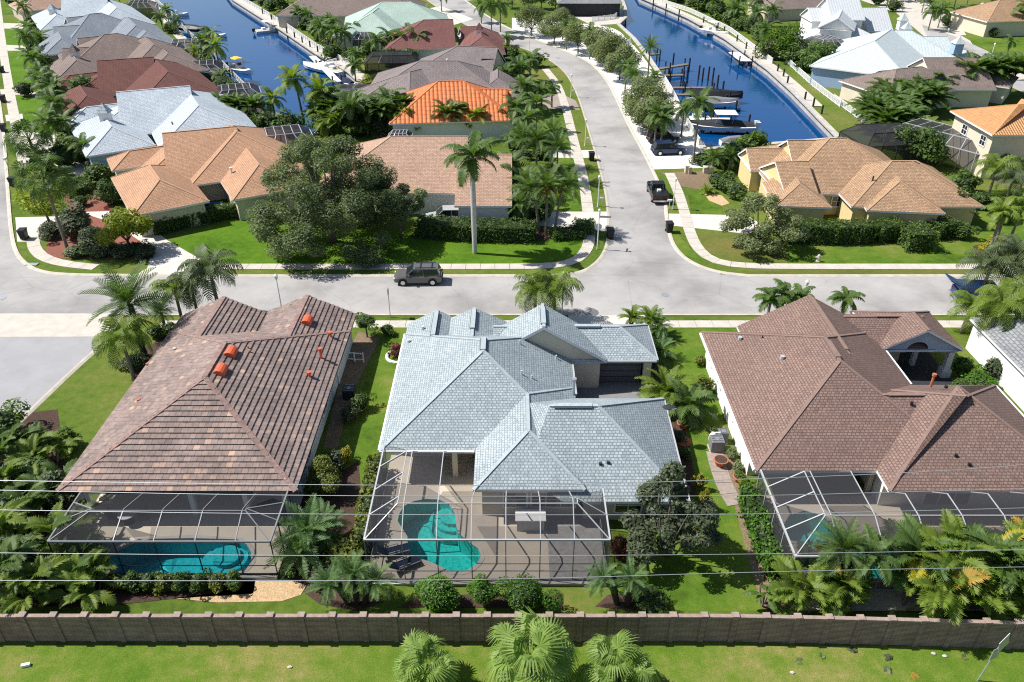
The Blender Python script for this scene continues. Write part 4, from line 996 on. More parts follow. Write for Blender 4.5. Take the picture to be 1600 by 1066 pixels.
hR = House('house with brown shingles and white side wall beside the garden path', (25, 46), 'rR', 'wWhite')
hR.rect(15.5, 29.5, 37.9, 54.9, 2.7, .545, 'y', 'hh', ov=(.5, .5, 2.6, .5)); hR.rect(18.7, 29.5, 47.0, 55.9, 2.66, .545, 'y', 'gg')
hR.rect(24.7, 35.6, 37.9, 47.35, 2.67, .545, 'x', 'gh'); hR.rect(23.2, 35.6, 36.0, 47.3, 2.72, .565, 'y', 'hh', ov=(.5, .5, 1.5, .5))
hR.rect(27.0, 33.5, 52.3, 58.0, 2.6, .5, 'x', 'gg', wall=False)
hR.rect(29.15, 35.65, 52.1, 58.2, 2.75, .545, 'y', 'gh', wall=False, fh=.18)
# portico: gable wall with an arch, two columns, void with its shade painted on floor and back wall
gz = 2.62; N = 9; yy = 52.35; m = MB()
arc = [(32.15+.85*math.cos(math.pi*k/N), gz-.05+.75*math.sin(math.pi*k/N)) for k in range(N+1)]
top = [(35.45, gz-.02), (32.4, gz+1.68), (29.35, gz-.02)]
outer = [(29.35, gz-.25), (31.3, gz-.25)]+[(x, z) for x, z in reversed(arc)]+[(33.0, gz-.25), (35.45, gz-.25)]+top[:]
tri = geometry.tessellate_polygon([[Vector((x, z, 0)) for x, z in outer]])
for t in tri: m.poly([(outer[i][0], yy, outer[i][1]) for i in t])
hR.done(); hR.add('gable_wall', m, 'wSlateBlue')
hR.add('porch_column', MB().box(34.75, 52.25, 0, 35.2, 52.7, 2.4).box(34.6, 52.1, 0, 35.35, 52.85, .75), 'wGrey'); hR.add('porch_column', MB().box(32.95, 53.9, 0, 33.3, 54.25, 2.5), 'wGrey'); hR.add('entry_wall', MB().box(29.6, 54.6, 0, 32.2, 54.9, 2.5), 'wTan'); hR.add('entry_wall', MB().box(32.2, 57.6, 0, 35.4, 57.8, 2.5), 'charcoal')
sheet('portico_paving', [(29.3, 47.6), (35.4, 47.6), (35.4, 57.8), (29.3, 57.8)], .05, 'charcoal', world=True)  # charcoal floor and back wall carry the portico shade in their colour
hR.add('wall_bracket', MB().box(28.55, 53.6, 2.3, 29.5, 53.9, 2.9), 'white')
hR.add('gutter', MB().box(29.5, 47.5, 2.55, 29.63, 53.2, 2.7), 'white'); hR.add('gutter', MB().box(35.62, 36.3, 2.55, 35.76, 47.3, 2.72), 'white'); hR.add('gutter', MB().box(15.36, 38, 2.55, 15.5, 54.8, 2.7), 'white')
for x0, y0, x1, y1, z in ((25.2, 42.62, 27.6, 42.62, 5.27), (22.5, 45.2, 22.5, 47.4, 6.58), (24.1, 47.6, 24.1, 55.4, 5.66), (29.6, 55.15, 31.6, 55.15, 4.1)): hR.add('ridge_vent', MB().bar((x0, y0, z), (x1, y1, z), .36, .08), CAPS[M['rR'].name])
onR = lambda px, py: roof_z(px, py, (15.5, 45, 2.7), (.545, 0))
for px, py in ((1156,531),(1222,561)): hR.pipe(onR(px, py), .26, .17, 'alum')
for px, py in ((1191,528),): hR.pipe(onR(px, py), .2, .05, 'charcoal')
onRf = lambda px, py: roof_z(px, py, (25, 37.9, 2.7), (0, .56))
hR.pipe(onRf(1424,632), .2, .1, 'black'); 
for px, py in ((1493,714),(1514,728)): hR.pipe(roof_z(px, py, (25, 36.0, 2.7), (0, .56)), .2, .1, 'black')
p = g(1454, 604, 4.4); hR.pipe(p, .9, .09, 'terra', True); hR.pipe(g(1478, 606, 4.6), .15, .12, 'black')
for y, w in ((52.5, .5), (49.5, .5), (45.5, .5)): hR.window((15.98, y, 1.6), (-1, 0), w*2, 1.0, 0)
hR.window((20, 40.47, 1.2), (0, -1), 3.0, 2.1, 2); hR.window((28, 37.46, 1.2), (0, -1), 3.0, 2.1, 2); hR.add('porch_column', MB().box(23.3, 38.6, .1, 23.6, 38.9, 2.5), 'wTan')

hE = House('white walled house with dark grey shingles at the frame edge', (41, 50), 'rGrey', 'wWhite')
hE.rect(38.6, 52, 44.5, 57.0, 2.8, .5, 'x', 'hh', ov=(.3, .3, .3, .3)); hE.done(); hE.pipe(Vector((41.0, 54.6, 3.6)), .3, .16, 'white')

# ---------------------------------------------------------------- houses across the road
def cupola(h, px, py, z, s=.62, mat=None, wall='white'):
    p = g(px, py, z); b = MB().box(p.x-s, p.y-s, z-.5, p.x+s, p.y+s, z+1.3); o = h.add('cupola', b, wall); m = MB(); q = s+.2
    c = [(p.x-q, p.y-q, z+1.3), (p.x+q, p.y-q, z+1.3), (p.x+q, p.y+q, z+1.3), (p.x-q, p.y+q, z+1.3)]
    for i in range(4): m.poly([c[i], c[(i+1) % 4], (p.x, p.y, z+2.6)], [(0, 0), (1, 0), (.5, 1)])
    k = m.mesh('cupola_roof', M[mat or h.rm], h.e.location); part('cupola_roof', k, o)
h1 = House('orange tan shingle house with courtyard behind a long dark hedge', g(290,260), 'rM1', 'wCream')
h1.ridge((253,208), (370,197), 8.0, 2.8, .48, 'gg', gab=.5); h1.ridge((285,222), (352,215), 5.4, 2.8, .46, 'hh')
h1.ridge((404,257), (384,232), 4.3, 2.8, .5, 'hg'); h1.ridge((369,206), (362,196), 7.3, 2.8, .48, 'hh', wall=False); h1.ridge((249,281), (233,258), 4.1, 2.8, .5, 'hh'); h1.ridge((202,236), (262,227), 2.7, 2.8, .5, 'hh')
h1.done(); h1.pipe(g(362,270,3.6), .5, .12, 'white', True)
h2 = House('pinkish tan shingle house half hidden behind the spreading oak', g(700,270), 'rM2', 'wWhite')
h2.ridge((610,213), (731,213), 8.2, 2.8, .5, 'hg'); h2.rect(-6.4, 0.0, 81.7, 96.5, 2.8, .46, 'x', 'gg', gab=.4); h2.done()
h2.window((-5.2, 85.9, 1.6), (0, -1), 1.4, 1.6, 1, 'white')
h3 = House('tan shingle house with yellow walls and gabled dormers by the canal', g(1320,290), 'rM3', 'wYellow')
h3.ridge((1296,216), (1323,216), 8.0, 2.8, .5, 'hh'); h3.ridge((1230,219), (1276,219), 3.0, 4.6, .55, 'gg', z0=1.0); h3.ridge((1166,232), (1225,232), 3.2, 2.9, .55, 'gg'); h3.ridge((1211,253), (1262,252), 4.6, 3.2, .5, 'gg')
h3.ridge((1249,287), (1236,267), 3.1, 2.8, .5, 'hg'); h3.ridge((1406,283), (1386,259), 4.1, 2.8, .5, 'hh'); h3.ridge((1393,252), (1424,252), 6.2, 2.8, .5, 'hh'); h3.ridge((1420,252), (1432,252), 4.6, 2.8, .5, 'hh', wall=False)
h3.done()
q = g(1308,216,6.8)
for dx, w in ((-1.6, 1.2), (1.0, 2.4)): h3.window((q.x+dx, q.y-7.56, 1.7), (0, -1), w, 1.3, 1 if w < 2 else 2)
for px, py in ((1345,253),(1398,273),(1421,269)): h3.pipe(g(px, py, 4.6), .25, .14, 'charcoal')
h3.pipe(g(1362,287,4.2), .9, .09, 'charcoal'); 
h4 = House('two storey cream house with amber barrel tile roof at right', g(1590,190), 'rM4', 'wCream')
pa, pb = g(1551,211,6.0), g(1490,176,6.0); dd = (pb-pa); Lw = dd.length; dd.normalize(); n4 = Vector((dd.y, -dd.x, 0)); w4 = 6.5
h4.wing((pa+n4*w4+dd*w4).to_2d(), dd, Lw-2*w4+1.0, w4, 6.0, .42, 'hh', ov=(.6, .6, .6, .6)); h4.wing((pa+n4*(w4+3)-dd*1.0).to_2d(), n4, 12, 3.4, 3.0, .4, 'hh'); h4.done()
q4 = (pa+pb)/2+n4*.56
for f in (-.25, .22): h4.window(q4+dd*Lw*f*1.0+Vector((0, 0, -1.5)), (-n4.x, -n4.y), 1.3, 1.3, 1)

# ---------------------------------------------------------------- the row along the left street
f1 = House('house with pale blue grey shingles and small cupola beside the orange roof', g(210,190), 'rF1', 'wBlue')
f1.ridge((181,144), (297,134), 8.4, 2.9, .48, 'gg', gab=.6); f1.ridge((205,158), (285,151), 5.6, 2.9, .46, 'hh'); f1.ridge((312,175), (296,152), 4.6, 2.9, .5, 'hg'); f1.ridge((310,165), (292,140), 6.8, 2.9, .46, 'hh', wall=False)
f1.ridge((174,198), (160,178), 4.3, 2.9, .5, 'hh'); f1.ridge((134,168), (184,162), 2.9, 2.9, .5, 'hh'); f1.done(); cupola(f1, 167, 190, 4.6); f1.pipe(g(270,197,4), .6, .1, 'charcoal')
f2 = House('house with a deep maroon shingle roof between grey roofs', g(190,130), 'rF2', 'wGrey')
f2.ridge((151,95), (240,89), 8.0, 2.9, .48, 'gg', gab=.6); f2.ridge((165,110), (228,105), 5.4, 2.9, .46, 'hh'); f2.ridge((271,120), (258,110), 4.6, 2.9, .5, 'hg'); f2.ridge((262,112), (240,92), 7.2, 2.9, .46, 'hh', wall=False); f2.ridge((135,150), (124,134), 4.3, 2.9, .5, 'hh'); f2.ridge((108,118), (158,112), 2.8, 2.9, .5, 'hh'); f2.done()
f3 = House('house with taupe shingles and white cupola behind the maroon roof', g(180,90), 'rF3', 'wTan')
f3.ridge((162,54), (184,52), 8.4, 2.9, .5, 'hh'); f3.ridge((120,60), (160,56), 3.4, 4.0, .5, 'gg'); f3.ridge((97,76), (150,73), 4.4, 3.4, .5, 'gg'); f3.ridge((119,94), (110,80), 4.2, 2.9, .5, 'hg'); f3.ridge((240,70), (226,58), 6.4, 2.9, .5, 'hh'); f3.ridge((262,84), (240,66), 5.6, 2.9, .44, 'hh', wall=False); f3.done(); cupola(f3, 119, 92, 4.4)
f4 = House('house with slate grey shingles second from the upper left', g(150,50), 'rF4', 'wGrey')
f4.ridge((139,22), (157,20), 8.4, 2.9, .5, 'hh'); f4.ridge((102,28), (140,24), 3.4, 4.0, .5, 'gg'); f4.ridge((82,42), (128,39), 4.6, 3.3, .5, 'gg'); f4.ridge((96,60), (90,50), 4.2, 2.9, .5, 'hg'); f4.ridge((212,40), (198,27), 6.4, 2.9, .5, 'hh'); f4.ridge((228,50), (206,34), 5.6, 2.9, .44, 'hh', wall=False); f4.done()
f5 = House('house with pale grey blue roof and cupola at the upper left', g(120,10), 'rF1', 'wPale')
f5.ridge((96,-2), (168,-5), 8.6, 2.9, .48, 'gg', gab=.5); f5.ridge((182,12), (160,-4), 6.6, 2.9, .48, 'hh'); f5.ridge((88,24), (78,12), 4.3, 2.9, .5, 'hh'); f5.done(); cupola(f5, 84, 24, 4.5)
f6 = House('house with a pinkish roof at the upper left corner', g(70,-10), 'rM2', 'wTan'); f6.ridge((62,-14), (110,-18), 7, 2.9, .48, 'hh'); f6.done()
# ---------------------------------------------------------------- between the canals
n1 = House('house with bright orange barrel tile roof behind tall palms', g(730,180), 'rN1', 'wWhite')
n1.ridge((684,127), (724,126), 7.4, 2.9, .55, 'hh'); n1.ridge((742,139), (793,139), 5.4, 2.9, .5, 'gg'); n1.rect(-6.6, -.1, 118.6, 127, 3.0, .5, 'x', 'gg', gab=.4); n1.done()
n1.add('round_stair', MB().tube([(-2.8, 119.6, 0), (-2.8, 119.6, 2.8)], 2.1, 20), 'wWhite')
n2 = House('house with wide grey brown shingle roof behind the orange tiles', g(700,115), 'rN2', 'wTan')
n2.ridge((714,72), (778,74), 9.0, 2.9, .48, 'hg'); n2.ridge((656,95), (712,95), 8.6, 2.9, .46, 'hh'); n2.ridge((777,122), (777,108), 4.0, 2.9, .5, 'hg'); n2.ridge((640,112), (690,100), 7, 2.9, .44, 'hh', wall=False); n2.done(); n2.pipe(g(698,125,4), .9, .1, 'charcoal'); n2.pipe(g(699,96,5.5), .4, .2, 'white'); n2.add('skylight', MB().bar(g(752,92,5.8), g(772,92,5.8), 1.0, .12), 'glass')
n3 = House('house with plum shingles, white trim and a small white cupola', g(700,60), 'rN3', 'wWhite')
n3.ridge((662,31), (708,30), 8.2, 2.9, .5, 'hg'); n3.ridge((718,42), (750,41), 4.6, 2.9, .5, 'gh'); n3.ridge((752,58), (750,44), 4.6, 2.9, .5, 'hg'); n3.done(); cupola(n3, 749, 56, 4.4); n3.pipe(g(702,46,5.0), .4, .2, 'white')
n4 = House('house with mint green roof near the left canal', g(610,35), 'rN4', 'wWhite')
n4.ridge((597,3), (640,2), 9.0, 2.9, .5, 'hh'); n4.ridge((581,20), (600,5), 7.2, 2.9, .5, 'hh'); n4.done()
n5 = House('house with a mauve brown roof at the top beside the canal', g(530,5), 'rF3', 'wTan'); n5.ridge((500,-18), (600,-18), 9.5, 2.9, .5, 'hh'); n5.done()
n6 = House('dark roofed boathouse standing on the water at the canal bend', g(926,16), 'rGrey', 'charcoal'); n6.ridge((900,-10), (940,-10), 5.0, 3.4, .3, 'hh'); n6.done()
# ---------------------------------------------------------------- beyond the right canal
r1 = House('two storey white house with white standing seam metal roofs', g(1310,50), 'rMetal', 'wWhite')
r1.ridge((1290,-4), (1342,-4), 6.0, 6.0, .6, 'gg', gab=.4); r1.ridge((1262,12), (1300,12), 4.2, 5.4, .5, 'gg'); r1.ridge((1310,28), (1316,14), 3.6, 5.4, .6, 'gg', gab=.5); r1.ridge((1345,12), (1385,12), 6.2, 3.2, .62, 'gg'); r1.ridge((1290,42), (1336,42), 5.2, 3.0, .4, 'hh'); r1.done()
p = g(1316,42,4.6); r1.window((p.x-1.5, p.y-.4, 4.6), (0, -1), 2.2, 1.3, 1); r1.window((p.x+1.5, p.y-.4, 4.6), (0, -1), 1.6, 1.3, 1)
r2 = House('blue walled house with aged pale metal hip roof by the canal', g(1390,80), 'rMetal2', 'wBlue')
r2.ridge((1366,64), (1392,46), 8.4, 3.4, .46, 'hh'); r2.ridge((1394,47), (1424,48), 8.0, 3.4, .46, 'hh'); r2.ridge((1436,57), (1480,57), 6.2, 3.2, .46, 'hg'); r2.ridge((1474,76), (1510,78), 2.8, 3.0, .5, 'gg'); r2.done()
cupola(r2, 1414, 56, 5.6, .7, wall='wBlue'); cupola(r2, 1494, 79, 4.6, .8, wall='wBlue'); cupola(r2, 1408, 42, 6.4, .7)
q = g(1300,84,3.4)
for k in range(4): pp = g(1304+k*7, 90+k*5.4, 2.0); r2.window((pp.x-.2, pp.y, 1.9), (-.94, -.34), 1.0, 1.4, 1)
r3 = House('house with weathered mauve grey shingles behind the areca row', g(1470,110), 'rF3', 'wCream'); r3.ridge((1442,90), (1534,90), 7.2, 3.0, .5, 'gg', gab=.4); r3.ridge((1400,108), (1440,104), 6.0, 2.9, .45, 'hh'); r3.ridge((1530,100), (1546,102), 4.5, 2.9, .5, 'hh'); r3.done()
r4 = House('cream house with arched entries among palms at the top right', g(1548,30), 'rM3', 'wCream'); r4.ridge((1536,4), (1570,4), 4.5, 3.6, .5, 'gh'); r4.ridge((1562,0), (1640,-2), 7, 3.4, .5, 'hh'); r4.done()
for px, py in ((1526,20),(1553,27)): pp = g(px, py, 1.4); r4.window((pp.x, pp.y-.3, 1.5), (0, -1), 1.5, 2.0, 1, 'wCream')
r5 = House('brown roofed house behind the trees above the right canal', g(1235,2), 'rF3', 'wTan'); r5.ridge((1220,-12), (1270,-14), 6, 2.9, .5, 'hh'); r5.done()
# ---------------------------------------------------------------- near gardens
palm(742,396,10.4,3.5,'royal','tall royal palm with white trunk standing on the lawn by the oak',True,style='royal',name='royal_palm')
palm(107,394,8.3,3.1,'fan','tall fan palm with slender trunk at the left street corner',True,name='fan_palm',thick=1.2)
palm(62,268,4.2,3.2,'fan','dark fan palm beside the left sidewalk, short trunk',True,name='fan_palm',thick=1.3)
palm(226,556,5.0,3.5,'date','feathery date palm on the lawn left of the tiled house',True,style='thick',name='date_palm')
palm(209,590,3.7,2.8,'lightq','thin drooping yellow green palm in front of the date palm',True)
palm(346,500,5.0,3.4,'queen','larger olive queen palm behind the tiled roof by the road',True,thick=1.3)
palm(312,503,3.8,2.5,'queen','olive queen palm between its larger neighbour and a small palm',True)
palm(286,506,3.4,2.4,'lightq','pale green queen palm behind the tiled roof peak',True); palm(258,512,1.6,1.5,'date','small dusty palm beside the round hedge balls behind the tiled roof',True)
palm(836,497,2.9,2.7,'lightq','light green palm behind the grey gable, nearer the stop sign side',True); palm(866,497,3.2,2.8,'lightq','light green palm behind the grey gable beside a lamp post',True)
palm(986,512,.9,1.5,'sago','small sago palm by the driveway mouth of the grey roofed house',True,style='boot',name='sago_palm'); palm(1014,522,1.3,1.6,'sago','sago palm at the rear corner of the grey roof',True,style='boot',name='sago_palm')
palm(1027,530,1.2,1.4,'pygmy','pygmy palm by the white post behind the garage roof',True,style='boot'); palm(1028,562,.6,1.7,'pygmy','low dark palm beside the garage roof corner',True,style='boot')
palm(1040,628,.7,2.5,'sago','large bright sago palm beside the open garage courtyard',True,style='boot',name='sago_palm'); palm(1072,652,1.0,2.3,'feather','dark drooping palm next to the large sago palm',True,style='boot')
palm(1196,508,2.6,2.0,'xmas','leftmost verge palm behind the brown roof',True,name='verge_palm'); palm(1217,505,2.8,2.0,'xmas','middle palm of the three behind the brown roof',True,name='verge_palm'); palm(1241,503,2.4,1.8,'xmas','verge palm of the three standing next to the brown peak',True,name='verge_palm'); palm(1314,497,1.9,1.8,'xmas','lone arching palm right of the brown roof peak',True,name='verge_palm')
for px, py, h, r, l in ((1502,520,2.4,2.4,'bushy queen palm behind the portico roof'),(1532,552,4.4,2.8,'queen palm leaning beside the portico'),(1550,528,3.6,2.9,'queen palm between the portico and white house'),(1582,516,3.2,3.0,'queen palm behind the white edge house'),(1528,470,3.4,3.2,'dark queen palm over the blue truck'),(1562,462,4.2,3.4,'tallest queen palm by the blue truck'),(1596,470,4.0,3.2,'queen palm at the right frame edge by the road')):
    palm(px,py,h,r,'queen' if py < 500 else 'lightq',l,True,lean=(.3,.1),thick=1.3)
for x, h, r, l in ((-4.3,1.6,2.1,'light green fan palm nearest the left of three below the brick wall'),(.9,2.8,2.5,'large light green fan palm in the middle below the brick wall'),(5.15,1.8,2.1,'light green fan palm right of the large one below the brick wall')):
    palm(0,0,h,r,'fanb',l,True,style='thick',name='fan_palm',at=Vector((x,24.1,0)),group='fan palms below the brick wall')
for dx, lean, h, r, l in ((0,(-.9,-.1),1.6,1.25,'left leaning stem of the pygmy date palms by the wall'),(.5,(-.1,.2),2.1,1.4,'middle upright pygmy date palm by the wall'),(.9,(.8,0),1.7,1.3,'right leaning pygmy date palm by the wall')):
    p = g(545,943); palm(0,0,h,r,'pygmy',l,True,style='boot',at=Vector((p.x+dx,p.y,0)),lean=lean,name='pygmy_date_palm',group='pygmy date palms between the two pools')
palm(964,944,1.9,1.15,'pygmy','pygmy date palm on a curved stem near the cage corner',True,style='boot',lean=(-.9,.1),name='pygmy_date_palm'); palm(981,946,2.0,1.2,'pygmy','straight pygmy date palm near the cage corner',True,style='boot',name='pygmy_date_palm')
for px, py, h, r, l in ((486,856,1.2,2.2,'full green palm between the bronze cage and the hedge'),(470,880,.9,1.9,'lower green palm against the bronze cage'),(506,840,.8,1.8,'green palm nearer the lawn strip')): palm(px,py,h,r,'pygmy',l,True,style='boot')
CL = ['lPalm','lPalmY','lGold']
for i, (px, py, h, n, k, l) in enumerate(((38,735,4.2,30,'arecad','dark palm clump by the lane end'),(86,720,3.4,26,'areca','palm clump nearest the lawn at left'),(12,790,4.6,30,'areca','bright palm clump on the left frame edge'),(70,812,4.2,30,'arecad','dense palm clump beside the tiled eave'),(30,868,4.8,34,'areca','tall palm clump left of the bronze cage'),(88,890,3.6,26,'lightq','drooping palm clump at the bronze cage corner'),(14,935,4.8,34,'arecad','dark palm clump behind the brick wall at left'),(70,938,3.8,28,'areca','palm clump against the brick wall beside the left pool'),(125,925,2.6,20,'arecad','shaded palm clump by the left pool'),(150,930,3.2,24,'areca','palm clump hanging over the left end of the blue pool'),(112,872,3.8,26,'areca','palm clump at the left side of the bronze cage'))):
    clump(px,py,h,int(n*1.7),k,l,seed=i,mats=[KIND[k][5],'lPalm','lPalmY'],group='palm clumps at the left edge',spread=.75,canes=8,fmax=1.9)
for i, (px, py, h, n, k, l) in enumerate(((1242,942,3.4,28,'areca','areca clump against the corner of the white cage'),(1282,948,3.4,26,'areca','areca clump left of the gap by the wall'),(1262,925,3.2,24,'arecad','tall palm clump at the cage front by the small pool end'),(1410,950,3.2,24,'areca','areca clump right of the gap by the wall'),(1455,945,4.6,44,'areca','golden areca clump with orange leaves by the wall'),(1503,950,4.4,44,'areca','areca clump beside the banana plants by the wall'),(1553,948,4.6,44,'areca','areca clump near the two signs by the wall'),(1600,950,4.8,44,'areca','areca clump at the right edge by the wall'),(1432,930,5.4,44,'arecad','dark tall areca clump behind the golden one'),(1482,930,6.0,48,'areca','tall areca clump before the brown eave'),(1530,930,6.0,48,'arecad','bushy tall areca clump under the brown eave'),(1582,930,6.2,48,'areca','tall areca clump under the right brown eave'),(1630,925,6.0,44,'areca','areca clump leaving the right frame edge'))):
    clump(px,py,h,n,k,l,seed=i+20,mats=[KIND[k][5],'lGold','lPalm','lOrange','lBright','lPalm','lBright'],group='areca clumps around the right pool',spread=.55)
KIND['paddle'] = ('paddle', 10, .3, 1.4, 10, 'lBright')
for i, (px, py, h, n, l) in enumerate(((1192,945,2.6,9,'banana plant at the corner of the bright hedge'),(1300,935,2.8,9,'banana plant left of the pool gap'),(1432,940,3.0,10,'banana plant with yellow leaves right of the pool gap'),(1483,940,4.6,10,'broad banana plant among arecas'),(1540,942,4.6,10,'banana plant behind the sign side wall'),(1590,940,4.6,10,'banana plant at the frame edge'),(1470,930,5.6,9,'banana plant near the brown eave'),(1545,932,5.8,9,'upright banana plant below the brown eave'))):
    clump(px,py,h,n,'paddle',l,seed=i+50,mats=['lBright','lOrange','lGold','lHedgeB'] if i else ['lHedge'],name='banana_plant',cat='banana plant',spread=.25,canes=3,group='banana plants by the right pool' if i else None)
palm(1342,935,3.4,1.8,'xmas','slim palm rising in the gap before the right pool',True); palm(1296,928,3.6,1.8,'date','palm standing against the white cage rafters',True)
# shrubs
shrub(510,768,1.25,'big round topiary bush by the tiled house corner','lTopiary',2.3,n=6000); shrub(574,527,.95,'flat topped topiary on a stem beside the tiled roof','lHedge',1.1,stem=1.1,n=1300); shrub(606,523,.6,'small round topiary by the lower sidewalk','lHedge',1.1)
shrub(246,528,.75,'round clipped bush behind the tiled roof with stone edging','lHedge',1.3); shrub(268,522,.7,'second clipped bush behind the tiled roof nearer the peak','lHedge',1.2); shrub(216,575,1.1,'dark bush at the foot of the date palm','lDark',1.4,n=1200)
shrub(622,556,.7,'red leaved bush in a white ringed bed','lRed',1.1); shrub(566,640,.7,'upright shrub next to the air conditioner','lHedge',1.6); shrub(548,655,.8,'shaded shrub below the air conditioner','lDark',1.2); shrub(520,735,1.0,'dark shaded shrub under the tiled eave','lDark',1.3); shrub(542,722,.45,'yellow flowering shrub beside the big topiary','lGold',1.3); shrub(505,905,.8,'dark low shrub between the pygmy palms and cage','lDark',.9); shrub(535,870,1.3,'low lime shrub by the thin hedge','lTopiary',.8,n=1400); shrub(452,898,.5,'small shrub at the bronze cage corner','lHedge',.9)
shrub(685,949,1.12,'largest left round shrub beside the wall','lHedgeB',2.3,n=6500); shrub(756,948,.76,'middle smaller round shrub on a short stem','lHedgeB',1.7,stem=.4,n=4000); shrub(819,949,1.16,'right round shrub beside the wall','lHedgeB',2.3,n=6500)
for i in range(8): shrub(183+26.5*i,921,.55,ORD[i]+' clipped bush from the left in the row along the left pool','lHedge' if i % 3 else 'lTopiary',1.25,group='bushes along the left pool edge',n=800)
shrub(1015,945,1.1,'low grassy shrub beside the straight pygmy palm','lHedge',.9,n=1500); shrub(966,872,.55,'red foliage shrub at the cage corner','lRed',2.0); shrub(1099,795,.35,'golden croton beside the brown path strip','lGold',1.7); shrub(1092,765,.35,'upper golden croton along the shaded side','lGold',1.5); shrub(1085,838,.3,'small golden croton in the tree shade','lGold',.9)
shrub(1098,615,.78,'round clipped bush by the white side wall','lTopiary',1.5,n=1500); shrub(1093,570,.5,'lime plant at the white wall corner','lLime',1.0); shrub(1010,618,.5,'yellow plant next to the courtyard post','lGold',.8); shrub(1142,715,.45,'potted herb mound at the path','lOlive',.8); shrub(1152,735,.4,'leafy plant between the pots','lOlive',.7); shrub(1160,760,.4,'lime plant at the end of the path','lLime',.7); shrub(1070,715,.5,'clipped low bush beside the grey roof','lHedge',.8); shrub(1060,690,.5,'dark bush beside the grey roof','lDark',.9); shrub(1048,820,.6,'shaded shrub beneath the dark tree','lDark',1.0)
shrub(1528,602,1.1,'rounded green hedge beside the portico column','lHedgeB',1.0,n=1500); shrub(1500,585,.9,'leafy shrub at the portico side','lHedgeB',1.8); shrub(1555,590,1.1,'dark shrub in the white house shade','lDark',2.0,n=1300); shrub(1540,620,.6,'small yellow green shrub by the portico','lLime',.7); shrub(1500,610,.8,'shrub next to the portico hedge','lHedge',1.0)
hedge([(590,735),(578,790),(566,870)],.9,1.5,'narrow hedge along the white cage','lTopiary'); hedge([(1166,780),(1184,830),(1212,905)],1.35,1.5,'bright green hedge along the white cage at right','lHedgeB')
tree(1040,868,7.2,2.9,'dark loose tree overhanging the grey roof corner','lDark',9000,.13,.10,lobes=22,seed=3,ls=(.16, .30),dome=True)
# ---------------------------------------------------------------- across the road
tree(520,378,12.2,8.9,'wide spreading oak with grey green crown on the corner lawn','lOak',70000,.13,.16,name='oak_tree',lobes=90,rad=.4,flat=.75,seed=2,ls=(.10, .19),dome=True)
tree(626,372,6.8,3.6,'leggy upper limb tree at the right of the oak','lOak',12000,.125,.34,lobes=14,seed=1,ls=(.2, .34))
tree(205,393,5.0,3.2,'yellow green small tree over the white driveway','lLime',6500,.15,.28,lobes=14,ls=(.24, .4)); tree(78,352,4.2,3.0,'small yellowing tree behind the corner palm','lLime',1500,.2,.35,seed=2); tree(1186,384,6.2,4.7,'silvery olive tree beside the corner lawn','lOlive',12000,.13,.12,lobes=30,seed=1,ls=(.13, .25),dome=True)
for a in ((158,285,1.7,'large clipped ball at the left end of the orange roof','lHedge'),(178,318,1.7,'clipped ball next to the driveway hedge','lHedge'),(128,322,.9,'small ball shrub in red mulch','lHedge'),(118,300,1.1,'flat clipped shrub by the curved drive','lHedge'),(122,370,2.1,'dark dome shrub at the corner bed','lDark'),(80,372,1.2,'dark shrub at the tall palm foot','lDark'),(148,385,1.5,'dark bush under the yellow green tree','lDark'),(1480,345,2.3,'round green bush at the tan house corner','lHedge'),(1500,372,1.2,'low bush right of the round bush','lHedge')): shrub(a[0],a[1],a[2],a[3],a[4],n=1800)
for i in range(7): shrub(122+18*i,400-(i%2)*3,1.1,ORD[i]+' loose shrub from the left along the corner bed','lOlive' if i < 3 else 'lDark',1.3,group='shrubs along the left corner bed',rx=1.3)
hedge([(240,366),(300,352),(378,336)],1.5,1.6,'long dark hedge in front of the orange tan house'); hedge([(104,297),(132,290),(138,302),(112,312)],1.3,1.3,'curved low hedge by the left drive'); hedge([(418,340),(440,345)],2.2,1.8,'short hedge beside the oak crown')
hedge([(655,366),(735,372),(835,374)],2.6,1.9,'hedge in front of the pinkish tan house'); hedge([(862,372),(912,368),(912,352)],2.2,.9,'low dark hedge around the orange fruited palms'); hedge([(1228,376),(1300,378),(1358,376)],2.0,2.2,'tall hedge before the yellow wall'); hedge([(1366,376),(1402,372)],2.0,2.1,'middle hedge section right of a white pipe'); hedge([(1408,386),(1450,386)],3.0,2.2,'rounded nearer hedge section'); hedge([(1452,372),(1484,366)],2.2,1.9,'hedge section near the round bush')
for px, py, h, r, l in ((842,362,5.0,2.6,'palm with orange fruit leaning left in the corner bed'),(853,366,5.6,2.7,'middle palm with orange fruit in the corner bed'),(866,364,5.4,2.7,'palm with orange fruit leaning right in the corner bed')):
    t = palm(px,py,h,r,'date',l,False,lean=((px-853)*.10,.2),group='orange fruited palms in the corner bed')
    part('fruit_bunch', cached('fruit', lambda: leafcloud('fruit', [(0,0,0,.8,.8,.5)], 160, .16, M['lOrange'], 5)), t, (0,0,h-.3))
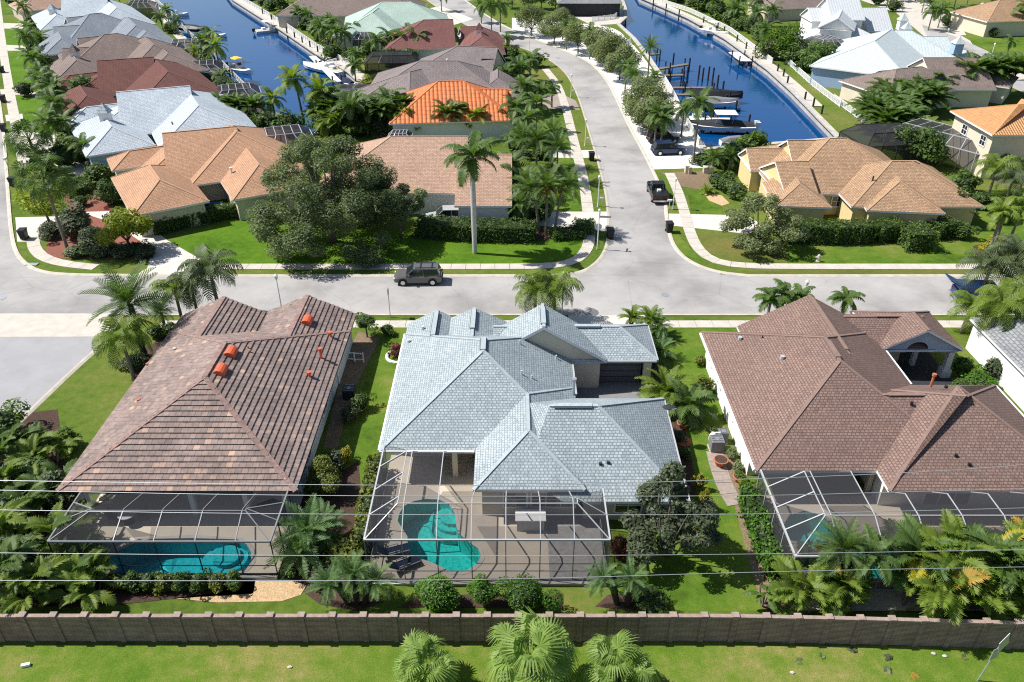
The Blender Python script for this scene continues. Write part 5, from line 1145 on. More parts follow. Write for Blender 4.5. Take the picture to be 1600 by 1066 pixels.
bb = [(870,285,4.6,2.6,'date','dark date palm by the second driveway'),(862,262,4.6,2.6,'date','palm with orange fruit over the second driveway'),(838,268,4.2,2.8,'date','date palm behind the side street lawn'),(815,262,4.0,2.8,'date','palm nearest the orange tower roof'),(824,232,4.4,2.8,'feather','palm in front of the orange tiled tower'),(806,215,4.6,3.0,'feather','palm crowding the orange roof edge'),(838,205,4.2,2.8,'feather','palm over the paver driveway'),(818,178,4.4,3.0,'feather','dark palm beside the grey brown roof'),(846,172,3.2,2.2,'xmas','slim palm leaning at the paver drive'),(862,168,3.2,2.0,'xmas','slim palm standing near the curved sidewalk'),(814,330,4.0,2.8,'feather','palm at the end of the long hedge'),(800,300,3.6,2.6,'feather','palm against the pinkish tan wall'),(832,312,3.4,2.6,'lightq','yellow green palm at the second lawn'),(812,352,2.6,2.2,'feather','low palm touching the hedge end'),(790,150,4.0,2.8,'feather','palm at the grey brown roof corner'),(812,145,4.4,3.0,'feather','palm above the paver driveway'),(828,128,4.0,2.8,'feather','palm at the inside of the street bend')]
for px, py, h, r, k, l in bb: palm(px,py,h,r,k,l)
for px, py, r, l in ((795,335,1.6,'bush by the pinkish tan garage'),(822,290,1.5,'bush among side street palms'),(846,248,1.3,'bush below the second driveway palm'),(808,240,1.8,'bush beside the orange tower'),(800,190,1.8,'dark bush behind the palms of the orange house'),(830,150,1.7,'bush at the inside bend'),(808,118,2.0,'bush above the grey brown house drive'),(835,105,2.0,'flowering bush at the inside of the road bend'),(860,225,1.0,'small sidewalk bush at the second drive')): shrub(px,py,r,l,'lTree',n=800)
shrub(850,232,1.0,'small shrub beside the sidewalk palm','lHedge')
palm(1105,302,.2,1.3,'sago','spiky blue green agave in the gravel circle',False,name='agave',cat='agave'); palm(1544,306,3.6,3.0,'lightq','palm beside the cage of the cream house',False); palm(1570,318,3.0,2.6,'queen','dark palm below the amber lower roof'); palm(1592,300,3.2,2.8,'queen','palm right of the amber lower roof'); palm(1546,390,4.4,2.1,'gold','yellowing palm left on the golden ground cover',True,thick=1.1); palm(1552,388,3.6,2.0,'gold','shorter yellowing palm on the golden ground cover',True); palm(1572,388,4.8,2.3,'gold','yellowing palm on the right of the golden ground cover',True,lean=(.5,0))
shrub(1552,398,1.7,'golden ground cover mound under the yellow palms','lGold',.7,n=1600,rx=2.6)
for px, py, r, l in ((1118,292,1.2,'dark bush beside the agave'),(1135,300,1.4,'bush at the tan house corner by the agave'),(1150,310,1.4,'palm like bush next to the silvery tree'),(1150,252,2.0,'bright bush behind the tan dormer'),(1176,246,2.2,'lime bush at the water side of the tan dormers'),(1125,262,1.3,'bush by the green utility box'),(1095,258,1.2,'low bush at the end of the shell strip'),(1505,300,1.6,'shrub behind the tan house near the lawn'),(1530,325,1.4,'shrub in the bed of the right lawn'),(1560,345,1.6,'dark shrub below the amber roofed house')): shrub(px,py,r,l,'lBright' if 'bright' in l or 'lime' in l else 'lTree',n=900)
palm(1112,270,2.0,2.0,'date','small palm by the utility boxes'); palm(1138,268,2.0,2.0,'date','small palm right of the utility boxes')
tree(1430,258,5.2,4.2,'dense round tree behind the black screened cage','lTree',4200,.24,.12,lobes=14)
# areca row by the cream house
for i, (px, py) in enumerate(((1375,196),(1388,206),(1402,214),(1390,186),(1384,172),(1408,166),(1432,162),(1456,158),(1480,156),(1504,154),(1528,152),(1552,150),(1576,150),(1600,150),(1420,180),(1446,176),(1398,196))):
    palm(px,py,1.6 if px < 1500 else 3.6,4.4,'arecad',ORD[i]+' areca clump, counted from the canal side, in the row by the cream house',group='areca row beside the cream house',thick=1.0)
palm(1420,218,2.0,2.6,'coconut','yellow green palm at the corner of the areca row'); palm(1440,228,2.0,2.6,'areca','bright palm behind the round tree')
# street trees on the shell strip: a planted row
row = [(830,57,5.4,3.0,'o'),(866,70,5.6,3.0,'o'),(879,62,5.2,2.6,'o'),(885,78,4.8,2.4,'p'),(903,84,5.2,2.6,'o'),(921,93,5.4,2.7,'p'),(936,98,5.4,2.8,'o'),(946,105,5.6,2.8,'o'),(956,112,5.6,2.8,'o'),(968,125,5.2,2.6,'o'),(976,148,5.0,2.5,'p'),(986,160,4.8,2.4,'p'),(1004,190,5.4,3.0,'o'),(1007,200,5.6,3.0,'o'),(1012,214,4.6,2.2,'o'),(1012,122,5.6,2.6,'q'),(1022,230,5.0,2.6,'p'),(1032,234,4.4,2.6,'p'),(1064,216,4.4,2.2,'p'),(1082,258,8.4,3.0,'p'),(1020,150,3.4,2.0,'p')]
for i, (px, py, h, r, k) in enumerate(row):
    if k == 'o': tree(px,py,h*1.15,r*1.5,ORD[i]+' tree from the far end of the white shell strip, olive green','lOlive',6500,.16,.26,group='street trees on the white shell strip',lobes=8)
    else: palm(px,py,h,r,'feather' if k == 'p' else 'date','tall palm leaning over the dark cars by the canal' if py == 258 else ORD[i]+' tree from the far end of the white shell strip, a palm',group=None if py == 258 else 'palms on the white shell strip')
# ---------------------------------------------------------------- between the canals
row = [(x, y) for k in range(3) for x, y in [(496+k*8+i*21, (199, 206, 213)[k]+((i*7) % 5)-2) for i in range(13)] if x < 750]
for i, (px, py) in enumerate(sorted(row)):
    palm(px,py,(1.2+3.6*((i*0.618) % 1))*(1 if px < 640 else .62),2.5+1.0*((i*.37) % 1),('areca','feather','coconut','feather','arecad')[i % 5],ORD[i]+' areca clump from left in the tall row behind the oak',group='areca row before the orange roof')
palm(476,196,7.0,3.2,'coconut','coconut palm leaning over the left canal end',lean=(-1.0,.3),thick=1.2); palm(432,196,4.2,2.6,'coconut','yellow palm at the end of the left canal'); palm(507,200,5.6,3.4,'coconut','coconut palm with long fronds beside the areca row'); palm(520,196,4.4,3.2,'feather','palm at the sea wall beside the areca row')
for px, py, h, r, l in ((484,50,4,2.6,'palm at the bend of the left canal fence'),(505,75,4.2,3,'palm on the bank above the white cruiser'),(520,66,4.4,3,'palm on the bank behind the cruiser'),(540,80,4,2.8,'palm by the mint house cage'),(556,72,3.6,2.6,'palm against the mint roof corner'),(470,40,3.6,2.6,'palm on the upper bank of the left canal'),(585,22,3.4,2.6,'palm between mauve and mint roofs'),(560,112,3.2,2.6,'palm beside the grey brown roof eave'),(556,128,3.0,2.4,'palm at the sea wall by the small boats'),(592,92,3.6,3.0,'palm in front of the grey cage'),(612,90,4.0,3.2,'left palm of the group before the plum roof'),(630,92,4.0,3.2,'second palm of the group before the plum roof'),(655,92,4.2,3.4,'right palm of the group before the plum roof'),(640,80,3.6,3.0,'palm behind the group before the plum roof'),(690,18,4.6,3.0,'palm by the drive of the mint house'),(768,58,7.0,3.6,'tall palm by the bend of the side street'),(782,50,6.0,3.4,'second tall palm at the side street bend'),(752,36,4.0,2.8,'palm behind the small white cupola'),(792,72,1.6,2.0,'low palm next to the plum house drive'),(430,10,4.2,2.6,'palm at the top of the left canal bank'),(450,4,4,2.6,'palm beside the mauve roof')): palm(px,py,h,r,'feather',l)
for px, py, r, l in ((500,62,2.6,'leafy bush on the left canal bank'),(640,48,2.2,'dark bush between mint and plum roofs'),(520,92,2.0,'bush behind the white cruiser'),(575,86,1.8,'bush beside the little screened cage'),(610,104,2.4,'bush before the grey brown roof'),(640,104,2.4,'second bush before the grey brown roof'),(575,142,1.5,'lime bush by the grey brown house'),(566,148,1.3,'tall lime grass by the sea wall'),(800,92,1.8,'bush at the grey brown house front'),(795,104,1.6,'second bush at the grey brown house front'),(440,30,1.6,'yellow bush on the left canal bank'),(545,212,2.2,'dark bush behind the oak'),(455,212,2.2,'dark bush at the end of the left canal'),(420,208,2.2,'dark bush by the dome cage'),(395,204,2.0,'bush behind the dome cage'),(365,198,2.4,'palm bush behind the orange tan roof'),(345,192,2.0,'second bush behind the orange tan roof')): shrub(px,py,r,l,'lLime' if 'lime' in l or 'yellow' in l else 'lTree',n=800)
for px, py, h, r, l in ((352,196,2.6,2.8,'palm behind the orange tan ridge'),(375,198,2.8,2.8,'second palm behind the orange tan ridge'),(400,200,2.8,2.8,'palm between dome cage and canal end')): palm(px,py,h,r,'arecad',l)
# ---------------------------------------------------------------- left row gardens and canal bank
for px, py, h, r, k, l in ((52,100,5.4,3.0,'feather','palm before the taupe roof eave'),(62,128,4.4,2.8,'feather','palm at the taupe house drive'),(75,168,4.6,3.0,'feather','palm before the maroon house'),(95,180,4.4,3.0,'feather','palm at the pale blue grey roof corner'),(100,215,5.0,3.2,'feather','palm left of the blue walled porch'),(85,232,4.0,2.8,'feather','palm next to the dark fan palm'),(140,262,3.0,2.4,'feather','low palm by the cupola house front'),(48,30,4.4,2.8,'feather','palm before the pale cupola house'),(70,85,3.6,2.4,'feather','palm hugging the taupe eave')): palm(px,py,h,r,k,l)
for px, py, r, l in ((55,45,2.2,'bush before the slate grey house'),(60,88,2.4,'bush before the taupe house'),(72,112,2.2,'bush under the taupe cupola'),(82,140,2.4,'bush before the maroon eave'),(92,165,2.4,'second bush before the maroon house'),(108,200,2.2,'bush at the pale blue grey house'),(120,230,2.0,'bush by the blue porch'),(105,262,2.2,'dark hedge bush at the curved drive'),(130,250,1.8,'dark bush before the cupola'),(165,262,1.8,'bush between orange and pale roofs'),(70,270,1.8,'low bush by the dark fan palm'),(42,150,1.6,'lawn bush by the concrete walk'),(20,8,2.2,'tree like bush at the frame corner')): shrub(px,py,r,l,'lTree' if r > 2 else 'lDark',n=800)
tree(140,168,5.6,2.6,'green tree standing against the maroon roof','lTree',1800,.22,.35)
for px, py, h, r, l in ((265,40,3.6,2.6,'palm on the left bank by the grey cage'),(280,55,3.4,2.4,'palm beside the covered dark boat'),(255,48,3.2,2.4,'palm behind the upper cage'),(325,100,4.6,2.8,'palm on the bank over the white boats'),(345,118,5.4,3.0,'tallest bank palm by the yellow canopy boat'),(335,88,4.4,2.8,'palm behind the white boats'),(310,100,2.6,2.2,'yellowish palm by the second cage'),(350,140,2.4,2.2,'palm beside the white cage'),(188,6,3.4,2.4,'palm behind the upper cage at the top'),(208,2,3.4,2.4,'palm at the top of the left bank')): palm(px,py,h,r,'feather' if 'yellow' not in l else 'coconut',l)
for px, py, r, l in ((322,104,1.8,'bush by the second cage'),(352,146,2.0,'bush between the white cages'),(268,52,1.8,'bush at the upper cage'),(365,150,1.6,'bush by the canal rail')): shrub(px,py,r,l,'lTree',n=700)
# ---------------------------------------------------------------- right bank and top edge
tree(1222,92,6.4,5.2,'bright green round tree on the right canal bank','lBright',4200,.26,.14,lobes=14,seed=1); tree(1272,116,5.8,3.6,'darker tree beside the bright green tree','lTree',3000,.24,.15,lobes=12)
for px, py, h, r, l in ((1105,10,5,3,'palm on the right bank near the top'),(1128,14,5,3,'second palm on the right bank near the top'),(1150,26,4.6,3,'palm behind the white lift boat'),(1180,34,5,3,'palm on the bank before the brown roof'),(1165,8,5,3,'palm behind the bank trees'),(1195,14,4.6,3,'palm by the white metal house'),(1205,42,4,2.8,'palm before the bright green tree'),(1385,12,4.2,2.8,'palm at the white metal house drive'),(1450,48,4.6,3.2,'left palm beside the far driveway'),(1465,44,4.4,3.0,'right palm beside the far driveway'),(1490,14,4.6,3.0,'palm at the top between drives'),(1510,8,4.8,3.0,'second palm at the top between drives'),(1545,22,4.0,2.8,'palm before the cream arches'),(1592,55,6.4,4.0,'large palm at the top right edge'),(1580,18,5.4,3.4,'palm over the cream house roof'),(1440,20,4.4,3.0,'palm behind the far driveway'),(1332,70,2.4,2.0,'small palm before the white gable'),(1400,2,4,3,'palm at the top by the white house'),(1560,125,7.0,1.6,'tall slim palm by the far road')): palm(px,py,h,r,'feather',l)
for px, py, r, l in ((1140,40,2.4,'bush on the right bank by the lift boat'),(1165,48,2.4,'second bush on the right bank'),(1190,66,2.4,'bush left of the bright tree'),(1120,26,2.6,'bush near the top of the right bank'),(1090,14,2.6,'bush at the top of the right canal'),(1300,124,1.6,'shrub by the blue wall'),(1285,130,1.4,'low shrub on the right bank lawn'),(1478,40,1.8,'flowering bush by the far driveway'),(1530,45,1.8,'bush before the cream arches'),(1550,58,1.4,'clipped bush on the far lawn'),(1500,30,2.2,'bush between the far palms'),(1395,18,2.0,'bush at the far drive'),(1370,8,2.2,'bush behind the metal roof'),(1502,90,1.2,'bush at the blue house end')): shrub(px,py,r,l,'lTree',n=700)
for px, py, h, r, l in ((800,14,6,3.6,'tree at the top by the street bend'),(825,20,6,3.6,'second tree at the top by the street bend'),(846,14,6,3.4,'third tree at the top beside the boathouse'),(868,18,5.6,3.2,'fourth tree at the top beside the boathouse'),(770,6,6,3.6,'tree behind the tall palms at the top'),(1040,-6,6,4,'tree at the head of the right canal'),(1075,2,6,4,'tree on the right canal head beside palms'),(1430,2,6,3.6,'tree at the top behind the far drive'),(1205,2,6,4,'tree before the brown roofed house at top')): tree(px,py,h,r,l,'lOlive' if px < 900 else 'lTree',1500,.26,.25)
# more planting along the banks and between houses
for pts, rr, lab in ((((1046,2),(1062,4),(1080,10),(1100,18),(1118,30),(1136,36),(1154,44),(1172,52),(1186,60),(1198,72),(1210,84),(1202,92),(1240,100),(1256,112)),2.3,'bush from the far end behind the right bank fence'),(((378,-8),(392,0),(410,8),(424,16),(444,22),(462,36),(478,46),(494,60),(516,78),(534,90),(548,98)),1.9,'bush from the far end behind the fence of the mauve roof bank'),(((52,30),(58,62),(66,94),(72,124),(80,146),(88,160),(98,190),(104,206),(106,246),(112,222)),1.8,'bush from the far end in the front gardens of the left row'),(((808,200),(812,226),(818,250),(812,272),(806,292),(818,318),(828,340),(848,345)),1.5,'bush from the far end under the side street palms')):
    for i, (px, py) in enumerate(pts): shrub(px, py, rr*(1+.25*math.sin(i*2.3)), ORD[i]+' '+lab, ('lTree','lHedge','lOlive')[i % 3], n=900, h=rr*(1.5+.4*math.cos(i*1.7)))
for pts, h, r, k, lab in ((((1056,6),(1090,18),(1112,26),(1146,42),(1178,58),(1192,80)),4.6,3.0,'feather','palm from the far end among the right bank bushes'),(((404,6),(436,22),(470,44),(500,66),(528,86)),4.2,2.8,'feather','palm from the far end among the mauve bank bushes'),(((44,40),(54,82),(62,118),(74,150),(92,200),(98,180),(110,232)),4.4,2.5,'feather','palm from the far end among the left front gardens'),(((1352,196),(1360,204),(1368,210),(1380,218)),2.2,3.6,'arecad','palm from the far end at the canal end of the areca row')):
    for i, (px, py) in enumerate(pts): palm(px, py, h*(1+.15*math.sin(i*1.9)), r, k, ORD[i]+' '+lab)
for px, py, r, h, m, l in ((8,700,1.8,3.4,'lTree','tall leafy bush at the left frame edge by the lane'),(55,775,1.7,3.2,'lTree','leafy bush among the left palm clumps'),(100,800,1.4,2.6,'lDark','dark leafy bush by the tiled eave'),(50,905,1.7,3.0,'lDark','dark leafy bush behind the brick wall at left'),(18,838,1.7,3.6,'lTree','leafy bush left of the bronze cage palms'),(105,700,1.0,1.6,'lHedge','small bush at the lawn edge beside the left palms'),(1440,905,1.6,3.4,'lTree','leafy bush within the right areca clumps'),(1560,905,1.8,3.8,'lTree','leafy bush behind the areca clumps at the right edge'),(1500,915,1.5,3.2,'lHedgeB','bright bush within the right areca clumps')): shrub(px,py,r,l,m,h=h,n=2200)
for i in range(11): shrub(505+i*23, 208+(i % 3)*3, 1.9, ORD[i]+' bush from left beneath the tall palm row behind the oak', ('lTree','lDark','lHedge')[i % 3], h=3.2, n=900)
# ---------------------------------------------------------------- pool cages
def build_cage(label, loc, roof, post, xs, x0, x1, y0, z1, d, z2, yb, eave, ys, sides='lr', scr='screen', rail=.85, y2=None):
    """mansard cage: front at y0, flat top z2 set back d, meeting the house eave at yb(x)"""
    k = Cage(label, loc, roof, post, scr); V = Vector
    fl, fr = x0+(d if 'l' in sides else 0), x1-(d if 'r' in sides else 0); yf = y0+d; ye = lambda x: (y2(x) if y2 else yb(x)-1.6)
    k.beam(V((x0, y0, z1)), V((x1, y0, z1)), w=.085); k.beam(V((fl, yf, z2)), V((fr, yf, z2)))
    if 'l' in sides:
        k.beam(V((x0, y0, z1)), V((x0, yb(x0), z1)), w=.09); k.beam(V((x0, y0, z1)), V((fl, yf, z2))); k.beam(V((fl, yf, z2)), V((fl, ye(fl), z2)))
    if 'r' in sides:
        k.beam(V((x1, y0, z1)), V((x1, yb(x1), z1)), w=.09); k.beam(V((x1, y0, z1)), V((fr, yf, z2))); k.beam(V((fr, yf, z2)), V((fr, ye(fr), z2)))
    for x in xs:
        pts = [V((x, y0, z1)), V((min(max(x, fl), fr), yf, z2)), V((min(max(x, fl), fr), ye(x), z2)), V((x, yb(x), eave))] if fl-.05 <= x <= fr+.05 else None
        if pts: k.beam(*pts)
    for y in ys:
        if 'l' in sides and y < yb(x0)-.3: k.beam(V((x0, y, z1)), V((fl, min(y+.35, ye(fl)), z2)), w=.07)
        if 'r' in sides and y < yb(x1)-.3: k.beam(V((x1, y, z1)), V((fr, min(y+.35, ye(fr)), z2)), w=.07)
        if yf+.5 < y < ye((fl+fr)/2) - .2: k.beam(V((fl, y+.35, z2)), V((fr, y+.35, z2)), w=.07)
    P = sorted(set([x0, x1]+list(xs)))
    for x in P: k.post(x, y0, .1, z1)
    k.rail(V((x0, y0, rail)), V((x1, y0, rail))); k.rail(V((x0, y0, .14)), V((x1, y0, .14)), .09)
    for a, b in zip(P[:-1], P[1:]):
        k.panel((a, y0, .1), (b, y0, .1), (b, y0, z1), (a, y0, z1))
        A, B_ = min(max(a, fl), fr), min(max(b, fl), fr)
        k.panel((a, y0, z1), (b, y0, z1), (B_, yf, z2), (A, yf, z2))
        if B_-A > .1:
            ym = min(ye(a+.01), ye(b-.01)); k.panel((A, yf, z2), (B_, yf, z2), (B_, ym, z2), (A, ym, z2)); k.panel((A, ym, z2), (B_, ym, z2), (B_, min(yb(a+.01), yb(b-.01)), eave), (A, min(yb(a+.01), yb(b-.01)), eave))
    for sd, xx, ff in (('l', x0, fl), ('r', x1, fr)):
        if sd not in sides: continue
        Y = [y0]+[y for y in ys if y < yb(xx)-.3]+[yb(xx)]
        for y in Y[1:]: k.post(xx, y, .1, z1)
        k.rail(V((xx, y0, rail)), V((xx, yb(xx), rail)))
        for a, b in zip(Y[:-1], Y[1:]):
            k.panel((xx, a, .1), (xx, b, .1), (xx, b, z1), (xx, a, z1)); k.panel((xx, a, z1), (xx, b, z1), (ff, min(max(b+.35, yf), ye(ff)), z2), (ff, max(a+.35, yf), z2))
    return k
build_cage('white framed pool cage over the kidney shaped pool', (-1.4, 33), 'alum', 'greymetal', [-6.2, -4.25, -2.3, -.35, 1.6, 3.5], -8.3, 5.5, 31.35, 3.35, 1.75, 4.45, lambda x: 39.7 if x < -2.4 else (35.95 if x < 4.4 else 35.5), 2.75, [33.3, 35.4, 37.5], y2=lambda x: 37.7 if x < -2.4 else 33.5)
build_cage('bronze framed pool cage over the long blue pool', (-20, 33), 'greymetal', 'bronze', [-24.9, -22.7, -20.4, -18.05, -15.75], -26.4, -13.75, 31.75, 2.8, 1.8, 3.45, lambda x: 35.9, 2.6, [33.4, 34.9], y2=lambda x: 33.7)  # roof beams grey: sunlight on the bronze put into their colour
build_cage('white framed pool cage beside the brown roof and bright hedge', (24, 34), 'alum', 'alum', [18.3, 20.8, 23.3, 25.8, 28.2, 30.6, 33.0], 15.75, 36.2, 30.6, 2.85, 2.2, 3.8, lambda x: 37.8 if x < 23.25 else 35.9, 2.72, [32.6, 34.4, 36.2], y2=lambda x: 36.6 if x < 23.2 else 34.6, sides='lr', scr='screen2')
def small_cage(px, py, rot, w, d, h, label, mat='alum', scr='screen2', n=4):
    """domed or mansard cage of a far house"""
    c = g(px, py); k = Cage(label, c, mat, mat, scr); u = Vector((math.cos(rot), math.sin(rot), 0)); v = Vector((-u.y, u.x, 0)); P = lambda a, b, z: c+u*a+v*b+Vector((0, 0, z)); q = min(w, d)*.22; z1 = h*.72
    cor = [(-w/2, -d/2), (w/2, -d/2), (w/2, d/2), (-w/2, d/2)]; inn = [(-w/2+q, -d/2+q), (w/2-q, -d/2+q), (w/2-q, d/2-q), (-w/2+q, d/2-q)]
    for i in range(4):
        j = (i+1) % 4; k.beam(P(*cor[i], z1), P(*cor[j], z1), w=.09); k.beam(P(*inn[i], h), P(*inn[j], h), w=.09); k.beam(P(*cor[i], z1), P(*inn[i], h), w=.09)
        MB().bar(P(*cor[i], 0), P(*cor[i], z1), .12, .12, (0, 1, 0)).build('post', M[mat], k.e)
        k.panel(P(*cor[i], 0), P(*cor[j], 0), P(*cor[j], z1), P(*cor[i], z1)); k.panel(P(*cor[i], z1), P(*cor[j], z1), P(*inn[j], h), P(*inn[i], h))
    k.panel(*[P(*i_, h) for i_ in inn])
    for m in range(1, n):
        t = -w/2+w*m/n; ti = -w/2+q+(w-2*q)*m/n
        k.beam(P(t, -d/2, z1), P(ti, -d/2+q, h), P(ti, d/2-q, h), P(t, d/2, z1), w=.08); MB().bar(P(t, -d/2, 0), P(t, -d/2, z1), .09, .09, (0, 1, 0)).build('post', M[mat], k.e)
for a in ((450,252,.35,7.6,7,4.3,'black and white dome cage at the right of the orange tan roof'),(1372,252,.15,9,7,4.6,'black screened cage behind the tan ridge','bronze'),(1395,152,.3,8,6,4.2,'dark screened lanai beside the blue house','bronze'),(375,172,.35,7.5,7,3.8,'grey screened cage beside the pale blue grey roof'),(318,130,.3,8,7,3.6,'white topped cage beside the maroon roof'),(295,92,.3,7.5,6,3.6,'dark topped cage beside the taupe roof'),(222,26,.3,8,8,3.6,'grey cage beside the slate grey roof'),(572,78,.1,5,5,3.6,'little white cage in front of the mint roof'),(615,118,.1,10,6,4.0,'charcoal roofed cage left of the grey brown roof','bronze'),(580,166,.0,12,5,3.2,'low grey cage behind the areca row','greymetal'),(1284,92,.3,7,7,4.2,'white arched cage behind the bank trees'),(626,232,0,3.4,3,2.4,'white railed cage corner beside the oak')):
    small_cage(*a[:7], mat=a[7] if len(a) > 7 else 'alum')
small_cage(1489,250,-.95,17,7.0,3.8,'white cage with black screens beside the cream two storey house','alum',n=8)

# ---------------------------------------------------------------- the brick boundary wall
def wy(x): return 27.3 if x < 11 else 27.3-.020*(x-11)-.0006*(x-11)**2
bw = thing('boundary_wall', 'long brown brick boundary wall with posts and pale coping', 'wall', (0, 27, 0)); X = -25.75-1.63*6
while X < 44:
    y, y1 = wy(X), wy(X+1.63); MB().obox((X, y, 1.02), (.14, 0, 0), (0, .12, 0), (0, 0, 1.02)).build('wall_post', M['brickwall'], bw); MB().obox((X, y, 2.09), (.19, 0, 0), (0, .17, 0), (0, 0, .035)).build('post_cap', M['wallcap'], bw)
    a, b = Vector((X+.14, y+.01, 0)), Vector((X+1.49, y1+.01, 0)); d = (b-a)/2; MB().obox((a+b)/2+Vector((0, 0, .96)), d, Vector((0, .07, 0)), Vector((0, 0, .96))).build('wall_panel', M['brickwall'], bw); MB().obox((a+b)/2+Vector((0, 0, 1.965)), d*.985, Vector((0, .11, 0)), Vector((0, 0, .045))).build('coping', M['wallcap'], bw); X += 1.63
# ---------------------------------------------------------------- overhead wires
for w_, lab in ((((-120,749),(0,751),(400,757),(800,759.5),(1050,753),(1410,740),(1600,727),(1720,715)),'uppermost overhead wire crossing in front of the three roofs'),(((-120,764),(0,766),(400,774),(800,776),(1200,775),(1400,769),(1600,764),(1720,760)),'second overhead wire, just under the uppermost one'),(((-120,795),(0,797),(400,803),(800,805),(1200,804),(1600,794),(1720,790)),'third overhead wire, crossing the cage tops'),(((-120,863),(0,864),(400,868),(800,869),(1200,866),(1600,859),(1720,857)),'fourth overhead wire, crossing the pools'),(((-120,907),(0,907),(400,908),(800,906),(1200,893),(1600,886),(1720,884)),'lowest overhead wire, just above the brick wall')):
    P = smooth([gY(x, y, 20.0) for x, y in w_], 2); tag(MB().tube(P, .0115, 6).build('power_line', M['steel']), lab, 'power line')

# ---------------------------------------------------------------- street furniture
def lamp(px, py, label, h=3.9, box=True, side=1):
    p = g(px, py); t = thing('street_lamp', label, 'street lamp', p)
    MB().tube([p, p+Vector((0, 0, .5)), p+Vector((0, 0, h-.5))], [.10, .06, .045], 8).build('post', M['white'], t)
    b = MB().tube([p+Vector((0, 0, h-.5)), p+Vector((0, 0, h-.38))], [.07, .13], 8).tube([p+Vector((0, 0, h-.1)), p+Vector((0, 0, h+.08))], [.19, .02], 8); b.build('lantern_frame', M['white'], t)
    MB().tube([p+Vector((0, 0, h-.38)), p+Vector((0, 0, h-.1))], [.13, .17], 8).build('lantern_glass', M['lumin'], t)
    if box:
        q = p+Vector((.45*side, -.05, 0)); m = MB().box(q.x-.04, q.y-.04, 0, q.x+.04, q.y+.04, 1.05); tag(m.build('mailbox_post', M['white']), 'x', 'x') if False else None
        r = thing('mailbox', label.replace('white street lamp', 'white mailbox beside the lamp'), 'mailbox', q); m.build('post', M['white'], r)
        c = MB(); s = []
        for xx in (-.26, .26): s.append([q+Vector((xx, .11*math.cos(a), 1.12+.11*math.sin(a)+.05)) for a in [math.pi*i/6 for i in range(7)]]+[q+Vector((xx, -.11, 1.04)), q+Vector((xx, .11, 1.04))])
        c.loft(s); c.build('letter_box', M['white'], r)
    return t
lamp(934,323,'white street lamp in the verge before the corner driveway'); lamp(914,228,'white street lamp in the verge by the second driveway'); lamp(892,152,'white street lamp in the verge near the paver driveway'); lamp(827,79,'white street lamp on the inside of the street bend',box=False); lamp(1051,327,'white street lamp on the verge beside the black pickup',side=-1)
lamp(442,493,'white street lamp behind the tiled roof peak',4.2,False); lamp(878,493,'white street lamp behind the grey gable',4.4,False); lamp(1250,493,'white street lamp beside the brown roof palms',3.6,False); lamp(1472,84,'white street lamp along the far road',5.0,False); lamp(1545,100,'white street lamp beside the far lawn',4,False); lamp(1410,18,'white street lamp by the far driveway',4.5,False)
for px, py, h in ((13,262,1.6),):
    p = g(px, py); t = thing('mailbox', 'white mailbox post in the left verge', 'mailbox', p); MB().box(p.x-.05,p.y-.05,0,p.x+.05,p.y+.05,1.1).build('post', M['white'], t); MB().box(p.x-.14,p.y-.3,1.1,p.x+.14,p.y+.3,1.4).build('letter_box', M['white'], t)
# stop sign and street name sign on one white post
p = g(933,390); t = thing('stop_sign_post', 'white corner post carrying a stop sign and street name blade', 'sign post', p)
MB().tube([p, p+Vector((0,0,4.4))], .055, 8).build('post', M['white'], t); c = p+Vector((-.02,.06,2.6)); m = MB(); s8 = [Vector((.40*math.cos(math.pi/8+i*math.pi/4), 0, .40*math.sin(math.pi/8+i*math.pi/4))) for i in range(8)]
m.loft([[c+Vector((0,.015,0))+q for q in s8],[c-Vector((0,.015,0))+q for q in s8]]); m.build('sign_back', M['steel'], t)
MB().obox(p+Vector((.62,0,3.75)),(.62,-.06,0),(0,.012,0),(0,0,.11)).build('name_blade', M['steel'], t); MB().obox(p+Vector((.12,.3,3.98)),(.1,.45,0),(.012,0,0),(0,0,.10)).build('name_blade', M['steel'], t); MB().ell(p+Vector((0,0,4.5)),.14,8,6).build('finial', M['lumin'], t)
p = g(610,496); t = thing('sign_pole', 'thin grey sign pole in the lower verge before the grey roof', 'sign pole', p); MB().tube([p,p+Vector((0,0,3.0))],.04,6).build('post',M['steel'],t); MB().obox(p+Vector((0,.04,2.65)),(.02,.22,0),(.012,0,0),(0,0,.32)).build('sign_plate',M['steel'],t)
p = g(1527,1064); t = thing('road_sign', 'leaning post with two grey backed road signs below the brick wall', 'road sign', p)
tp = p+Vector((.35,.1,3.0)); MB().tube([p,tp],.035,6).build('post',M['steel'],t); u = Vector((.5,.25,-.18)).normalized(); v = Vector((.18,.2,1)).normalized(); n_ = u.cross(v)
MB().obox(tp+Vector((.1,-.02,-.12)), (u+v*.9)*.30, (v-u*.55)*.34, n_*.012).build('diamond_plate', M['steel'], t); MB().obox(p.lerp(tp,.72)+Vector((.0,-.04,0)), Vector((.26,.1,.02)), v*.34, n_*.012).build('lower_plate', M['steel'], t)
